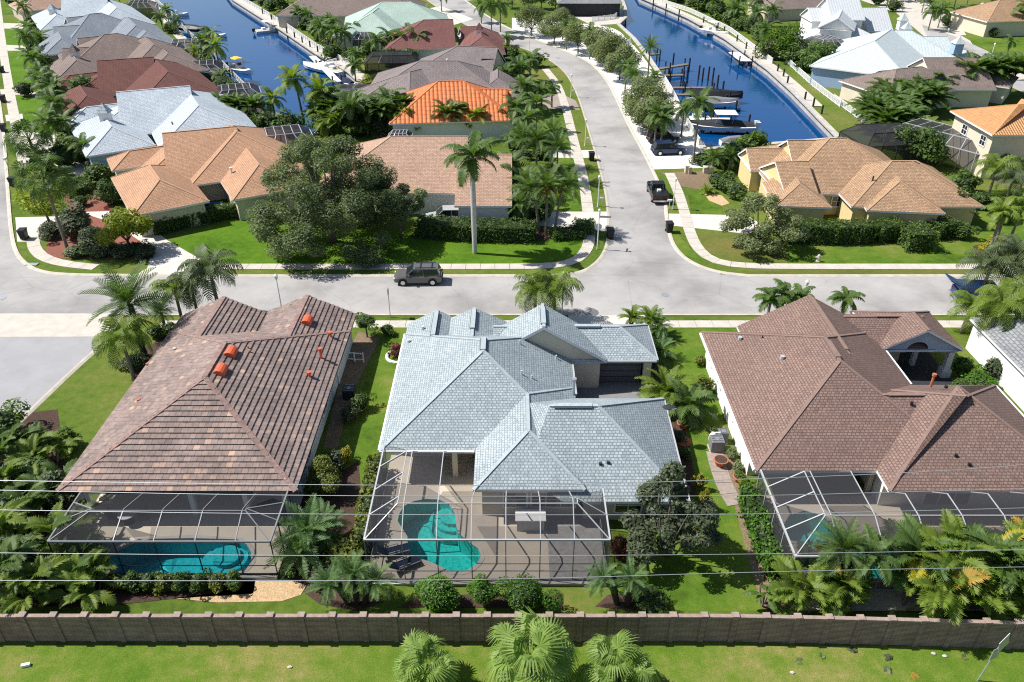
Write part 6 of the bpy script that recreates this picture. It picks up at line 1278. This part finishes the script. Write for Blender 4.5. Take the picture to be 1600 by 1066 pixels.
def bin_(px, py, label, mat='black', rz=0.0, s=1.0):
    p = g(px, py); t = thing('wheelie_bin', label, 'bin', p, rz, s=s)
    def mk(): b = MB(); b.loft([[(-.26,-.28,.08),(.26,-.28,.08),(.26,.28,.08),(-.26,.28,.08)],[(-.33,-.36,1.0),(.33,-.36,1.0),(.33,.38,1.0),(-.33,.38,1.0)]]); return b.mesh('body', M[mat])
    def lid(): b = MB(); b.loft([[(-.36,-.40,1.0),(.36,-.40,1.0),(.36,.42,1.0),(-.36,.42,1.0)],[(-.34,-.36,1.08),(.34,-.36,1.08),(.34,.40,1.10),(-.34,.40,1.10)]]); b.tube([(-.3,.47,1.0),(.3,.47,1.0)],.025,6); return b.mesh('lid', M[mat])
    part('body', cached(('bin',mat),mk), t); part('lid', cached(('lid',mat),lid), t)
    for x in (-.27,.27): part('wheel', cached('binwheel', lambda: MB().tube([(-.03,0,0),(.03,0,0)],.13,10).mesh('wheel', M['rubber'])), t, (x,.30,.13))
for px, py, l, m in ((39,374,'black wheelie bin on the white drive at the left corner','black'),(924,251,'black wheelie bin at the kerb by the second driveway','black'),(953,373,'black wheelie bin in the road beside the stop sign','black'),(1045,363,'black wheelie bin at the kerb across from the stop sign','black'),(22,291,'black wheelie bin on the left sidewalk beside the low hedge','black'),(7,206,'black wheelie bin on the left kerb by the fan palm','black'),(6,160,'black wheelie bin at the upper left drive','black'),(4,114,'black wheelie bin highest on the left sidewalk','black'),(348,309,'black wheelie bin in the orange house courtyard','black'),(356,308,'blue wheelie bin in the orange house courtyard','blue')): bin_(px,py,l,m,.1,1.12)
p = g(1278,409); t = thing('fire_hydrant','pale fire hydrant on the lawn edge by the upper sidewalk','hydrant',p); MB().tube([p,p+Vector((0,0,.12)),p+Vector((0,0,.13)),p+Vector((0,0,.7)),p+Vector((0,0,.85))],[.24,.24,.17,.17,.05],10).build('barrel',M['stone'],t); MB().tube([p+Vector((-.3,0,.5)),p+Vector((.3,0,.5))],.09,8).build('nozzles',M['stone'],t)
for px, py, w, h, l in ((1072,270,.4,1.0,'tall cream utility box left of its twin'),(1077,271,.4,.9,'tall cream utility box right of its twin'),(1106,270,1.3,.8,'wide green grey transformer box by the shell strip')):
    p = g(px,py); t = thing('utility_box',l,'utility box',p); MB().box(p.x-w/2,p.y-.4,0,p.x+w/2,p.y+.4,h).build('cabinet',M['wTan'] if w < 1 else M['seawall'],t); MB().box(p.x-w/2-.04,p.y-.44,h,p.x+w/2+.04,p.y+.44,h+.06).build('lid',M['wCream'],t)

# ---------------------------------------------------------------- yard things
def ac(px, py, l, mat='charcoal', s=1.0):
    p = g(px,py); t = thing('air_conditioner',l,'air conditioner',p); MB().box(p.x-.45*s,p.y-.45*s,.06,p.x+.45*s,p.y+.45*s,.95).build('casing',M[mat],t); MB().box(p.x-.5*s,p.y-.5*s,.0,p.x+.5*s,p.y+.5*s,.06).build('pad',M['concrete'],t)
    b = MB(); 
    for k in range(5): b.bar(p+Vector((-.38*s,-.38*s+.19*s*k,.985)),p+Vector((.38*s,-.38*s+.19*s*k,.985)),.03,.05)
    b.tube([p+Vector((0,0,.952)),p+Vector((0,0,.99))],.16,10); b.build('fan_grille',M['steel'],t)
ac(547,622,'dark air conditioner unit beside the tiled house wall'); ac(1118,702,'grey air conditioner by the white wall and path','greymetal'); ac(1128,690,'pool heater beside the grey air conditioner','greymetal',.7)
p = g(1112,694); t = thing('pool_pump','white pool filter tank by the white side wall','pool filter',p); MB().ell(p+Vector((0,0,.55)),(.3,.3,.5),10,8).build('tank',M['white'],t); MB().tube([p+Vector((0,0,1.0)),p+Vector((.5,.1,1.0)),p+Vector((.5,.1,.2))],.05,6).build('pipe',M['white'],t)
def pot(px, py, r, l, plant=True, mat='terra'):
    p = g(px,py); t = thing('plant_pot',l,'plant pot',p); MB().tube([p,p+Vector((0,0,r*.9)),p+Vector((0,0,r*1.0)),p+Vector((0,0,r*1.12))],[r*.62,r*.95,r*1.08,r*1.05],14).build('pot',M[mat],t); MB().tube([p+Vector((0,0,r*1.1)),p+Vector((0,0,r*1.13))],r*.92,14).build('soil',M['mulch'],t)
    if plant: part('plant', ball_mesh('lHedge',0,300,.2), t, (0,0,r*1.4), sc=(r*.8,r*.8,r*.6))
pot(1125,727,.48,'wide terracotta pot on the garden path',False); pot(1154,752,.42,'terracotta pot with plant near the path end'); pot(1115,677,.3,'small pot by the pool filter',True,'stone'); pot(1066,668,.42,'red pot beside the grey roof edge',True)
p = g(1068,690); t = thing('stepping_stone','red brown round stepping slab beside the dark bush','stepping stone',p); MB().tube([p,p+Vector((0,0,.06))],.6,16).build('slab',M['terra'],t)
p = g(1045,650,2.5); t = thing('satellite_dish','dark satellite dish on the eave of the grey roof','satellite dish',p); MB().tube([p-Vector((0,0,.3)),p+Vector((0,0,.6))],.04,6).build('mast',M['steel'],t); MB().ell(p+Vector((-.05,0,.75)),(.5,.32,.10),14,6).build('dish',M['charcoal'],t); MB().bar(p+Vector((0,-.2,.7)),p+Vector((.35,-.5,1.0)),.04).build('arm',M['steel'],t)
def chaise(x, y, rz, l):
    t = thing('lounge_chair',l,'lounge chair',(x,y,.1),rz,None,.8); c, s = math.cos(rz), math.sin(rz)
    def P(nm, b, m): part(nm, b.mesh(nm, M[m]), t)
    P('seat', MB().obox((0,0,.40),(.85,0,.0),(0,.36,0),(0,0,.05)),'navy'); P('backrest', MB().obox((-1.15,0,.72),(.36,0,-.30),(0,.36,0),(.03,0,.04)),'navy')
    f = MB()
    for yy in (-.38,.38): f.bar((-.85,yy,.42),(.9,yy,.42),.05).bar((-.85,yy,.42),(-1.52,yy,1.02),.05).bar((-.7,yy,.62),(.1,yy,.62),.05).bar((-.7,yy,.4),(-.7,yy,.62),.04).bar((.1,yy,.4),(.1,yy,.62),.04)
    P('frame', f, 'alum')
    for xx, yy in ((-.8,-.36),(-.8,.36),(.8,-.36),(.8,.36)): P('leg', MB().bar((xx,yy,0),(xx,yy,.4),.05,.05,(0,1,0)),'black')
chaise(-6.9,33.4,.35,'navy lounge chair at the left by the kidney pool'); chaise(-6.2,32.4,.5,'navy lounge chair nearer the cage front by the kidney pool')
def table(x, y, l, r=.5, mat='greymetal', z=.1):
    t = thing('patio_table',l,'table',(x,y,z)); part('tabletop', MB().tube([(0,0,.70),(0,0,.74)],r,16).mesh('tabletop',M[mat]), t); part('leg', MB().tube([(0,0,0),(0,0,.7)],.05,8).mesh('leg',M['black']), t); part('base', MB().tube([(0,0,0),(0,0,.04)],r*.6,12).mesh('base',M['black']), t)
def chair(x, y, rz, l, mat='charcoal', z=.1, group=None):
    t = thing('patio_chair',l,'chair',(x,y,z),rz,group)
    part('seat', MB().box(-.25,-.25,.40,.25,.25,.46).mesh('seat',M[mat]), t); part('backrest', MB().obox((0,.26,.75),(.25,0,0),(0,.03,.0),(0,.05,.28)).mesh('backrest',M[mat]), t)
    for a in (-.22,.22):
        for b in (-.22,.22): part('leg', cached('chairleg', lambda: MB().bar((0,0,0),(0,0,.42),.04,.04,(0,1,0)).mesh('leg',M['black'])), t, (a,b,0))
table(-24.2,36.0,'glass patio table in the shade of the bronze cage',.55,'alum'); chair(-25.1,36.0,1.5,'dark patio chair on the left of the shaded table'); chair(-23.4,36.3,-1.3,'dark patio chair on the right of the shaded table')
p = g(1312,318); table(p.x,p.y,'dark patio table against the yellow wall',.6,'black',.0); chair(p.x-1.0,p.y,1.5,'chair on the left of the yellow wall table',z=0); chair(p.x+1.0,p.y,-1.5,'chair on the right of the yellow wall table',z=0)
p = g(1290,330); t = thing('patio_rug','red patio rug before the yellow walled house','rug',p); MB().box(p.x-2.2,p.y-1.2,.03,p.x+2.2,p.y+1.2,.05).build('cloth',M['terra'],t)
p = g(322,321); t = thing('kayak','blue kayak lying in the orange house courtyard','kayak',p); b = MB(); secs = []
for x in (-2.0,-1.4,-.5,.5,1.4,2.0): 
    w = .36*(1-(abs(x)/2.05)**2.2)+.02; secs.append([p+Vector((x,w*math.cos(a)+x*.12,.25+.22*math.sin(a)*(.5+w))) for a in [2*math.pi*i/8 for i in range(8)]])
b.loft(secs); b.build('hull',M['blue'],t); MB().tube([p+Vector((-.1,0,.40)),p+Vector((-.1,0,.46))],.25,10).build('cockpit',M['black'],t)
p = g(623,558); t = thing('ring_border','white stone ring around the red leaved bush','border',p); b = MB()
b.tube([p+Vector((1.0*math.cos(a),1.0*math.sin(a),.1)) for a in [2*math.pi*i/18 for i in range(19)]],.14,6); b.build('stone_ring',M['white'],t)
p = g(572,562); 
p = g(541,565); t = thing('side_gate','low white gate rail across the shaded side yard','gate',p); MB().bar(p+Vector((0,0,.9)),p+Vector((1.5,-.2,.9)),.07).bar(p+Vector((0,0,.3)),p+Vector((1.5,-.2,.3)),.06).build('rail',M['white'],t)
for xx in (0,.75,1.5): MB().bar(p+Vector((xx,-.13*xx,0)),p+Vector((xx,-.13*xx,1.0)),.07,.07,(0,1,0)).build('post',M['white'],t)
# litter and fallen fronds on the dry verge
p = g(41,1041); tag(MB().obox(p+Vector((0,0,.09)),(.2,.06,0),(-.03,.08,0),(0,0,.08)).build('polystyrene_block',M['white']),'white foam block lying on the left verge','litter')
for i, (px, py, m, l) in enumerate(((1240,1034,'lOlive','dry fallen frond nearest the fan palms'),(1283,1032,'lOlive','bent brown frond below the wall'),(1340,1022,'lDark','dark dropped frond at the wall foot'),(1395,1026,'lDark','second dark dropped frond at the wall foot'),(1385,1040,'lPalmO','broken tan frond on the dry grass'),(1420,1052,'lOrange','tan frond near the signs'),(1500,1030,'lOlive','thin brown frond left of the signs'))):
    k_ = thing('fallen_frond', l, 'frond', g(px, py), i*1.1); part('leaf', frond_mesh('feather', 2, 16, m, .1), k_, (0,0,.08), (0.2,.12,0), (1.0,1.0,1.0))
for i, (px, py) in enumerate(((1238,1052),(1458,1022),(1476,1026),(453,1043))):
    p = g(px, py); tag(MB().ell(p+Vector((0,0,.05)),(.13,.09,.05),8,5,.2).build('pale_stone',M['stone']),('flat pale stone on the verge by the fallen fronds','pale stone at the wall foot left of the next','pale stone at the wall foot near the signs','flat pale stone on the left dry verge')[i],'stone')

# ---------------------------------------------------------------- vehicles
def paint(n, c): 
    t = NT(n); f = t.noise(t.pos(), 2.0, 3); return t.bsdf(t.ramp(f, [(0.3, sc(c, .93)), (0.7, sc(c, 1.05))]), .22, .6, .25)
PT = {k: paint('car_paint_'+k, c) for k, c in dict(taupe=(.135,.132,.128), black=(.012,.013,.016), silver=(.48,.49,.50), navy=(.02,.035,.09), blue=(.03,.08,.26), teal=(.10,.50,.52)).items()}
M['amber'] = m_plain('red_lamp_glass', (.35,.02,.02), .2, .05); M['headlamp'] = m_plain('clear_lamp_glass', (.6,.62,.64), .1, .03); M['chrome'] = m_plain('bright_trim', (.62,.63,.65), .2, .03, metal=.8)
def car(p, rz, label, pt, kind='suv', cat='car', rack=False):
    """x forward, 4.7 m long; body, cabin glass, wheels, lamps, mirrors, bumpers"""
    t = thing('pickup_truck' if kind == 'pickup' else 'parked_car', label, cat, p, rz); L = 5.6 if kind == 'pickup' else 4.7; k = L/4.7
    def sec(x, w, z0, z1, c=.10): return [(x,-w+c*.4,z0),(x,w-c*.4,z0),(x,w,z0+c),(x,w,z1-c*1.4),(x,w-c*1.2,z1),(x,-w+c*1.2,z1),(x,-w,z1-c*1.4),(x,-w,z0+c)]
    b = MB(); hb = 1.04
    S = [(-2.35,.80,.42,.86),(-2.28,.90,.34,1.00),(-1.9,.93,.30,1.06),(-.2,.94,.28,1.05),(.85,.93,.28,1.05),(1.15,.92,.30,1.03),(1.95,.88,.32,.94),(2.25,.82,.36,.84),(2.35,.72,.44,.72)]
    if kind == 'pickup': S = [(-2.35,.90,.50,1.06),(-2.28,.96,.42,1.10),(-.55,.97,.38,1.12),(.9,.97,.38,1.12),(1.15,.96,.38,1.14),(2.0,.94,.40,1.08),(2.3,.88,.42,1.0),(2.36,.8,.5,.9)]
    b.loft([sec(x*k,w,a,c) for x,w,a,c in S]); part('body', b.mesh('body', pt, smooth=False), t)
    c = MB()
    if kind == 'pickup': CS = [(-.62,.84,1.08),(-.50,.72,1.78),(.45,.72,1.80),(1.05,.84,1.10)]
    else: CS = [(-2.2,.86,1.0),(-1.95,.74,1.70),(.35,.73,1.72),(1.15,.85,1.03)]
    def cs(x, w, z): return [(x*k,-w,z),(x*k,w,z)]
    r0, r1, r2, r3 = [cs(*q) for q in CS]
    c.poly([r1[0],r2[0],r2[1],r1[1]][::-1]); 
    g_ = MB(); lo = [(CS[0][0]*k,CS[0][1],CS[0][2]),(CS[3][0]*k,CS[3][1],CS[3][2])]
    g_.poly([r0[0],r0[1],r1[1],r1[0]][::-1]); g_.poly([r3[0],r3[1],r2[1],r2[0]]); g_.poly([r0[0],r1[0],r2[0],r3[0]][::-1]); g_.poly([r0[1],r1[1],r2[1],r3[1]])
    part('windows', g_.mesh('windows', M['glass']), t)
    roof = MB(); roof.obox(((CS[1][0]+CS[2][0])/2*k,0,CS[1][2]+.02),((CS[2][0]-CS[1][0])/2*k+.05,0,.01),(0,.745,0),(0,0,.035)); part('roof', roof.mesh('roof', pt), t)
    pl = MB()
    for y in (-1,1):
        for (xa, xb) in ((CS[1][0],CS[0][0]),(CS[2][0],CS[3][0]),(-.55 if kind != 'pickup' else .0,-.6 if kind != 'pickup' else .0)):
            pl.bar((xa*k,y*.745,1.72),(xb*k,y*.865,1.06),.07)
    part('pillars', pl.mesh('pillars', pt), t)
    if kind == 'pickup':
        bd = MB()
        for y in (-.90,.90): bd.box(-2.3*k,y-.06,1.06,-.7*k,y+.06,1.20)
        bd.box(-2.36*k,-.9,.62,-2.28*k,.9,1.20); part('bed_side', bd.mesh('bed_side', pt), t); part('bed_floor', MB().box(-2.26*k,-.82,1.10,-.72*k,.82,1.125).mesh('bed_floor', M['black']), t); part('cargo_box', MB().box(-1.5,-.2,1.125,-1.0,.25,1.38).mesh('cargo_box', M['white']), t); part('bumper', MB().box(-2.52*k,-.88,.45,-2.38*k,.88,.62).mesh('bumper', M['chrome']), t)
    else: part('bumper', MB().box(-2.42*k,-.80,.40,-2.34*k,.80,.62).mesh('bumper', M['charcoal']), t)
    for x in (-1.45,1.45):
        for y in (-1,1):
            w = MB().tube([(0,-.11,0),(0,.11,0)],.36,18).mesh('tyre', M['rubber']); o = part('wheel', cached('tyre', lambda: w), t, (x*k,y*.86,.36)); part('rim', cached('rim', lambda: MB().tube([(0,-.115,0),(0,.115,0)],.22,12).mesh('rim', M['chrome'])), o)
            a = MB(); a.tube([(x*k,y*.90,.40),(x*k,y*.955,.40)],.43,16); part('wheel_arch', a.mesh('wheel_arch', M['black']), t)
    for y in (-.68,.68):
        part('tail_light', MB().box(-2.39*k,y-.12,.80,-2.30*k,y+.12,1.02).mesh('tail_light', M['amber']), t); part('headlight', MB().box(2.22*k,y-.16,.66,2.36*k,y+.16,.80).mesh('headlight', M['headlamp']), t); part('mirror', MB().box(.75*k,y*1.45-.1,1.08,.92*k,y*1.45+.1,1.24).mesh('mirror', pt), t)
    if rack:
        rk = MB()
        for y in (-.6,.6): rk.bar((-1.8,y,1.83),(.2,y,1.83),.05)
        for x in (-1.4,-.3): rk.bar((x,-.6,1.84),(x,.6,1.84),.05)
        part('roof_rack', rk.mesh('roof_rack', M['black']), t)
    return t
car(g(654,441)+Vector((0,0.1,.0)), math.pi+.03, 'taupe SUV with roof rack parked at the kerb below the oak', PT['taupe'], rack=True)
d_ = g(1012,262)-g(1034,312); car(g(1026,307), math.atan2(d_.y, d_.x), 'black pickup truck parked at the side street kerb', PT['black'], 'pickup', 'pickup')
car(g(698,347), math.pi+.1, 'silver SUV in the drive behind the long hedge', PT['silver']); car(g(1036,222), .15, 'black SUV parked on white shell farther from the road corner', PT['black']); car(g(1044,240), .1, 'dark navy car parked on white shell under the palms', PT['navy'])
bt = car(g(1536,470), -.1, 'dark blue truck with raised rear hatch half hidden by queen palms', PT['blue'], 'pickup', 'pickup')
part('bed_cap', MB().box(-2.7,-.88,1.2,-.6,.88,1.75).mesh('bed_cap', PT['blue']), bt); part('raised_hatch', MB().obox((-3.25,0,2.02),(-.58,0,.29),(0,.85,0),(.02,0,.04)).bar((-2.7,-.8,1.5),(-3.3,-.8,2.05),.05).bar((-2.7,.8,1.5),(-3.3,.8,2.05),.05).mesh('raised_hatch', PT['blue']), bt)
car(g(1592,108), -1.0, 'turquoise car on the far road at right', PT['teal'])

# ---------------------------------------------------------------- canal furniture
WL = -1.25
def dock(a, b, w, label, z=.1, name='dock'):
    A, B_ = g(*a, z), g(*b, z); c = (A+B_)/2; t = thing(name, label, 'dock', (c.x, c.y, 0)); d = (B_-A); L = d.length; d.normalize(); n = Vector((-d.y, d.x, 0)); m = max(2, int(L/.5))
    for k in range(m):
        q = A+d*(L*(k+.5)/m); MB().obox(q, d*(L/m*.44), n*(w/2), Vector((0,0,.04))).build('plank', M['wood'] if 'white' not in label else M['white'], t)
    for s in (-1,1): MB().bar(A+n*s*w*.4-Vector((0,0,.12)), B_+n*s*w*.4-Vector((0,0,.12)), .12,.16).build('stringer', M['wood'], t)
    for f in (.35,.97):
        for s in (-1,1): q = A+d*L*f+n*s*(w/2+.12); MB().tube([q+Vector((0,0,-2.0)),q+Vector((0,0,1.0))],.14,8).build('pile', M['piling'], t)
for a, b, l in (((1026,108),(1075,100),'timber dock finger farthest up the right canal'),((1034,118),(1068,117),'short timber dock finger, second up the right canal'),((1044,137),(1116,137),'long timber dock finger with piles in the right canal'),((1056,148),(1124,147),'timber dock finger behind the covered boats'),((1078,186),(1142,186),'white dock finger by the white sport boat'),((1002,86),(1030,84),'small dock by the palm on the right canal')): dock(a,b,1.1,l)
dock((1147,82),(1166,96),2.4,'white floating platform at the right bank'); dock((488,88),(528,128),1.4,'sea wall dock beside the white cruiser')
def piling(px, py, h=2.4, label='dark mooring pile standing along the canal', group='mooring piles in the canals'):
    p = g(px,py,WL); b = MB().tube([(p.x,p.y,-2.6),(p.x,p.y,WL+h)],.17,8); b.tube([(p.x,p.y,WL+h),(p.x,p.y,WL+h+.12)],[.18,.04],8); o = b.build('mooring_pile', M['piling']); tag(o,label,'mooring pile',group)
for pts, lab in ((((1051,104),(1076,112),(1073,126),(1091,124),(1097,128),(1106,126),(1113,128),(1120,140),(1128,150),(1138,166),(1148,182),(1132,172),(1112,196),(1168,205)),'mooring pile from the far end among the docks'),(((1020,14),(1040,22),(1060,32),(1098,44),(1120,54),(1130,60),(1150,74),(1164,86),(1178,92),(1213,122),(1222,130),(1228,142),(1255,168),(1268,178),(1281,190)),'mooring pile from the far end along the right canal bank'),(((412,30),(426,40),(450,62),(462,69),(474,77),(486,84),(498,92),(508,96),(519,99),(530,102)),'mooring pile from the far end along the mauve roof bank'),(((300,74),(312,84),(338,108),(362,132),(388,158),(402,170)),'mooring pile from the far end along the white cage bank')):
    for i, (px, py) in enumerate(pts): piling(px,py,2.6,ORD[i]+' '+lab)
def fence(pts, label, h=1.1, step=1.9, mat='white', closed=True):
    P = G(pts); t = thing('canal_fence', label, 'fence', P[0]); R = resample(P, step)
    for p in R: MB().box(p.x-.07,p.y-.07,0,p.x+.07,p.y+.07,h+.1).build('post', M[mat], t)
    for a, b in zip(R[:-1], R[1:]):
        for z in ((.15, h) if closed else (.4, h)): MB().bar(a+Vector((0,0,z)), b+Vector((0,0,z)), .06,.08).build('rail', M[mat], t)
        if closed:
            m = MB(); n = max(3, int((b-a).length/.17))
            for k in range(n): q = a.lerp(b,(k+.5)/n); d = (b-a).normalized()*.045; m.obox(q+Vector((0,0,.62)), d, Vector((-d.y,d.x,0))*.3, Vector((0,0,.46)))
            m.build('picket_panel', M[mat], t, kind='stuff')
fence([(1030,4),(1078,20),(1140,50),(1206,100)],'white fence along the upper right canal bank'); fence([(1228,98),(1270,136),(1312,168)],'white fence along the right bank before the blue house'); fence([(1302,158),(1340,186),(1378,218)],'white fence running down to the tan ridge')
fence([(366,-6),(404,16),(446,42),(498,78),(552,106)],'white fence along the right bank of the left canal'); fence([(210,-20),(238,-4),(290,50),(345,100),(415,172)],'white fence along the left bank of the left canal'); fence([(820,48),(872,56),(925,72),(964,86),(985,68)],'white fence behind the street trees',closed=True); fence([(1038,128),(1052,152),(1070,190),(1092,228)],'white fence between shell strip and boats'); fence([(925,34),(960,30),(974,16)],'white fence on the canal peninsula'); fence([(1268,122),(1312,132)],'thin wire fence on the right bank lawn',1.2,2.4,'steel',False); fence([(1344,190),(1362,184)],'short wire fence by the areca row',1.2,2.0,'steel',False)
sheet('peninsula_paving', [(888,22),(930,14),(976,18),(975,30),(962,38),(925,40)], .03, 'concrete')
def boat(px, py, rz, L, label, hull='white', cover=None, top=None, motor=False, z=None, cab=False, lift=0.0):
    p = g(px,py,WL); p.z = WL+lift; t = thing('boat', label, 'boat', p, rz); b = MB(); S = []; wd = L*.16
    for f, k, zz in ((-.5,.86,.0),(-.3,1.0,0),(.05,.98,.02),(.28,.78,.06),(.42,.42,.14),(.5,.03,.24)):
        x = f*L; w = wd*k; S.append([(x,0,-.30+zz),(x,w*.78,-.05+zz),(x,w,.62+zz*1.2),(x,w*.9,.68+zz*1.2),(x,-w*.9,.68+zz*1.2),(x,-w,.62+zz*1.2),(x,-w*.78,-.05+zz)])
    b.loft(S); part('hull', b.mesh('hull', M[hull]), t)
    if cover:
        c = MB(); S = []
        for f, k, zz in ((-.49,.86,.75),(-.25,1.0,1.05),(.05,.98,1.15),(.3,.75,1.0),(.49,.05,1.0)): x = f*L; w = wd*k*1.02; S.append([(x,-w,.60),(x,-w*.55,zz+.12),(x,0,zz+.28),(x,w*.55,zz+.12),(x,w,.60)])
        c.loft(S); part('cover', c.mesh('cover', M[cover]), t)
    else:
        part('deck', MB().box(-.46*L,-wd*.72,.69,.22*L,wd*.72,.74).mesh('deck', M['wTan']), t); part('console', MB().loft([[(-.05*L,-.45,.74),(.08*L,-.45,.74),(.08*L,.45,.74),(-.05*L,.45,.74)],[(-.04*L,-.38,1.6),(.03*L,-.38,1.6),(.03*L,.38,1.6),(-.04*L,.38,1.6)]]).mesh('console', M['white']), t); part('windscreen', MB().obox((.06*L,0,1.55),(.10,0,-.22),(0,.42,0),(.01,0,.01)).mesh('windscreen', M['glass']), t); part('seat', MB().box(-.28*L,-.5,.74,-.18*L,.5,1.2).mesh('seat', M['white']), t)
    if cab:
        part('cabin', MB().loft([[(-.2*L,-wd*.8,.70),(.30*L,-wd*.55,.78),(.30*L,wd*.55,.78),(-.2*L,wd*.8,.70)],[(-.15*L,-wd*.65,1.55),(.12*L,-wd*.45,1.5),(.12*L,wd*.45,1.5),(-.15*L,wd*.65,1.55)]]).mesh('cabin', M['white']), t); part('cabin_window', MB().loft([[(.13*L,-wd*.46,1.47),(.23*L,-wd*.52,1.12),(.23*L,wd*.52,1.12),(.13*L,wd*.46,1.47)],[(.14*L,-wd*.46,1.52),(.245*L,-wd*.52,1.16),(.245*L,wd*.52,1.16),(.14*L,wd*.46,1.52)]]).mesh('cabin_window', M['glass']), t); part('radar_arch', MB().bar((-.2*L,-wd*.7,1.5),(-.24*L,-wd*.6,2.4),.12).bar((-.2*L,wd*.7,1.5),(-.24*L,wd*.6,2.4),.12).bar((-.24*L,-wd*.6,2.4),(-.24*L,wd*.6,2.4),.2).mesh('radar_arch', M['white']), t)
    if top:
        part('canopy', MB().loft([[(-.22*L,-wd*.8,2.55),(.10*L,-wd*.75,2.55),(.10*L,wd*.75,2.55),(-.22*L,wd*.8,2.55)],[(-.20*L,-wd*.6,2.68),(.08*L,-wd*.55,2.68),(.08*L,wd*.55,2.68),(-.20*L,wd*.6,2.68)]]).mesh('canopy', M[top]), t); f = MB()
        for x in (-.18,.06):
            for y in (-1,1): f.bar((x*L,y*wd*.7,2.55),((x+.04)*L,y*wd*.6,.7),.05)
        part('canopy_frame', f.mesh('canopy_frame', M['alum']), t)
    if motor:
        for y in ((-.35,.35) if motor > 1 else (0,)): part('outboard_motor', MB().loft([[(-.58*L,y-.18,.5),(-.5*L,y-.18,.5),(-.5*L,y+.18,.5),(-.58*L,y+.18,.5)],[(-.585*L,y-.2,1.15),(-.5*L,y-.2,1.25),(-.5*L,y+.2,1.25),(-.585*L,y+.2,1.15)]]).box(-.55*L,y-.07,-.4,-.52*L,y+.07,.5).mesh('outboard_motor', M['white' if motor > 1 else 'black']), t)
    return t
M['yellow'] = m_plain('yellow_canvas', (.62,.45,.06), .8, .1)
boat(1124,206,math.pi-.05,10.5,'white sport boat with white T top at the shell strip','white','charcoal','white',2,lift=.5); boat(1112,172,-.12,9.0,'grey covered boat on a lift by the docks','white','greymetal',None,0,lift=.9); boat(1118,160,-.15,9.0,'black covered boat behind the grey covered one','charcoal','black',None,0,lift=.9); boat(1096,190,0,5.5,'small dark open boat beside the white dock','charcoal',None,None,1); boat(1150,226,.1,5.0,'small grey covered skiff near the tan dormers','white','greymetal')
boat(1116,58,-.9,8.0,'white boat on a lift at the upper right bank','white',None,'white',1,lift=.8); boat(1166,96,-.7,3.0,'jet ski on the floating platform','white','charcoal'); boat(1180,100,-.6,3.0,'small tender beside the floating platform','charcoal','greymetal')
boat(506,112,2.5,12.0,'white cabin cruiser moored at the left canal bank','white',None,None,0,cab=True,lift=.25); boat(536,132,2.4,6.0,'navy covered boat behind the cruiser','white','navy'); boat(532,152,.2,5.0,'upturned pale dinghy near the left canal end','white','white'); boat(424,50,.6,8.0,'white boat moored under the upper left canal fence','white',None,'white',1); boat(302,52,-.5,8.5,'dark covered boat on the left bank','charcoal','black',None,0,lift=.6); boat(334,60,.4,6.0,'white open boat out from the dark covered boat','white',None,None,1); boat(374,112,-.7,8.0,'white boat with yellow canopy at the left bank','white',None,'yellow',1); boat(277,26,.4,6,'white boat highest on the left bank','white',None,None,1); boat(955,12,1.2,6,'white boat behind the canal peninsula','white',None,None,1)
boat(404,172,2.2,5,'white boat at the lower left canal corner','white',None,None,1)
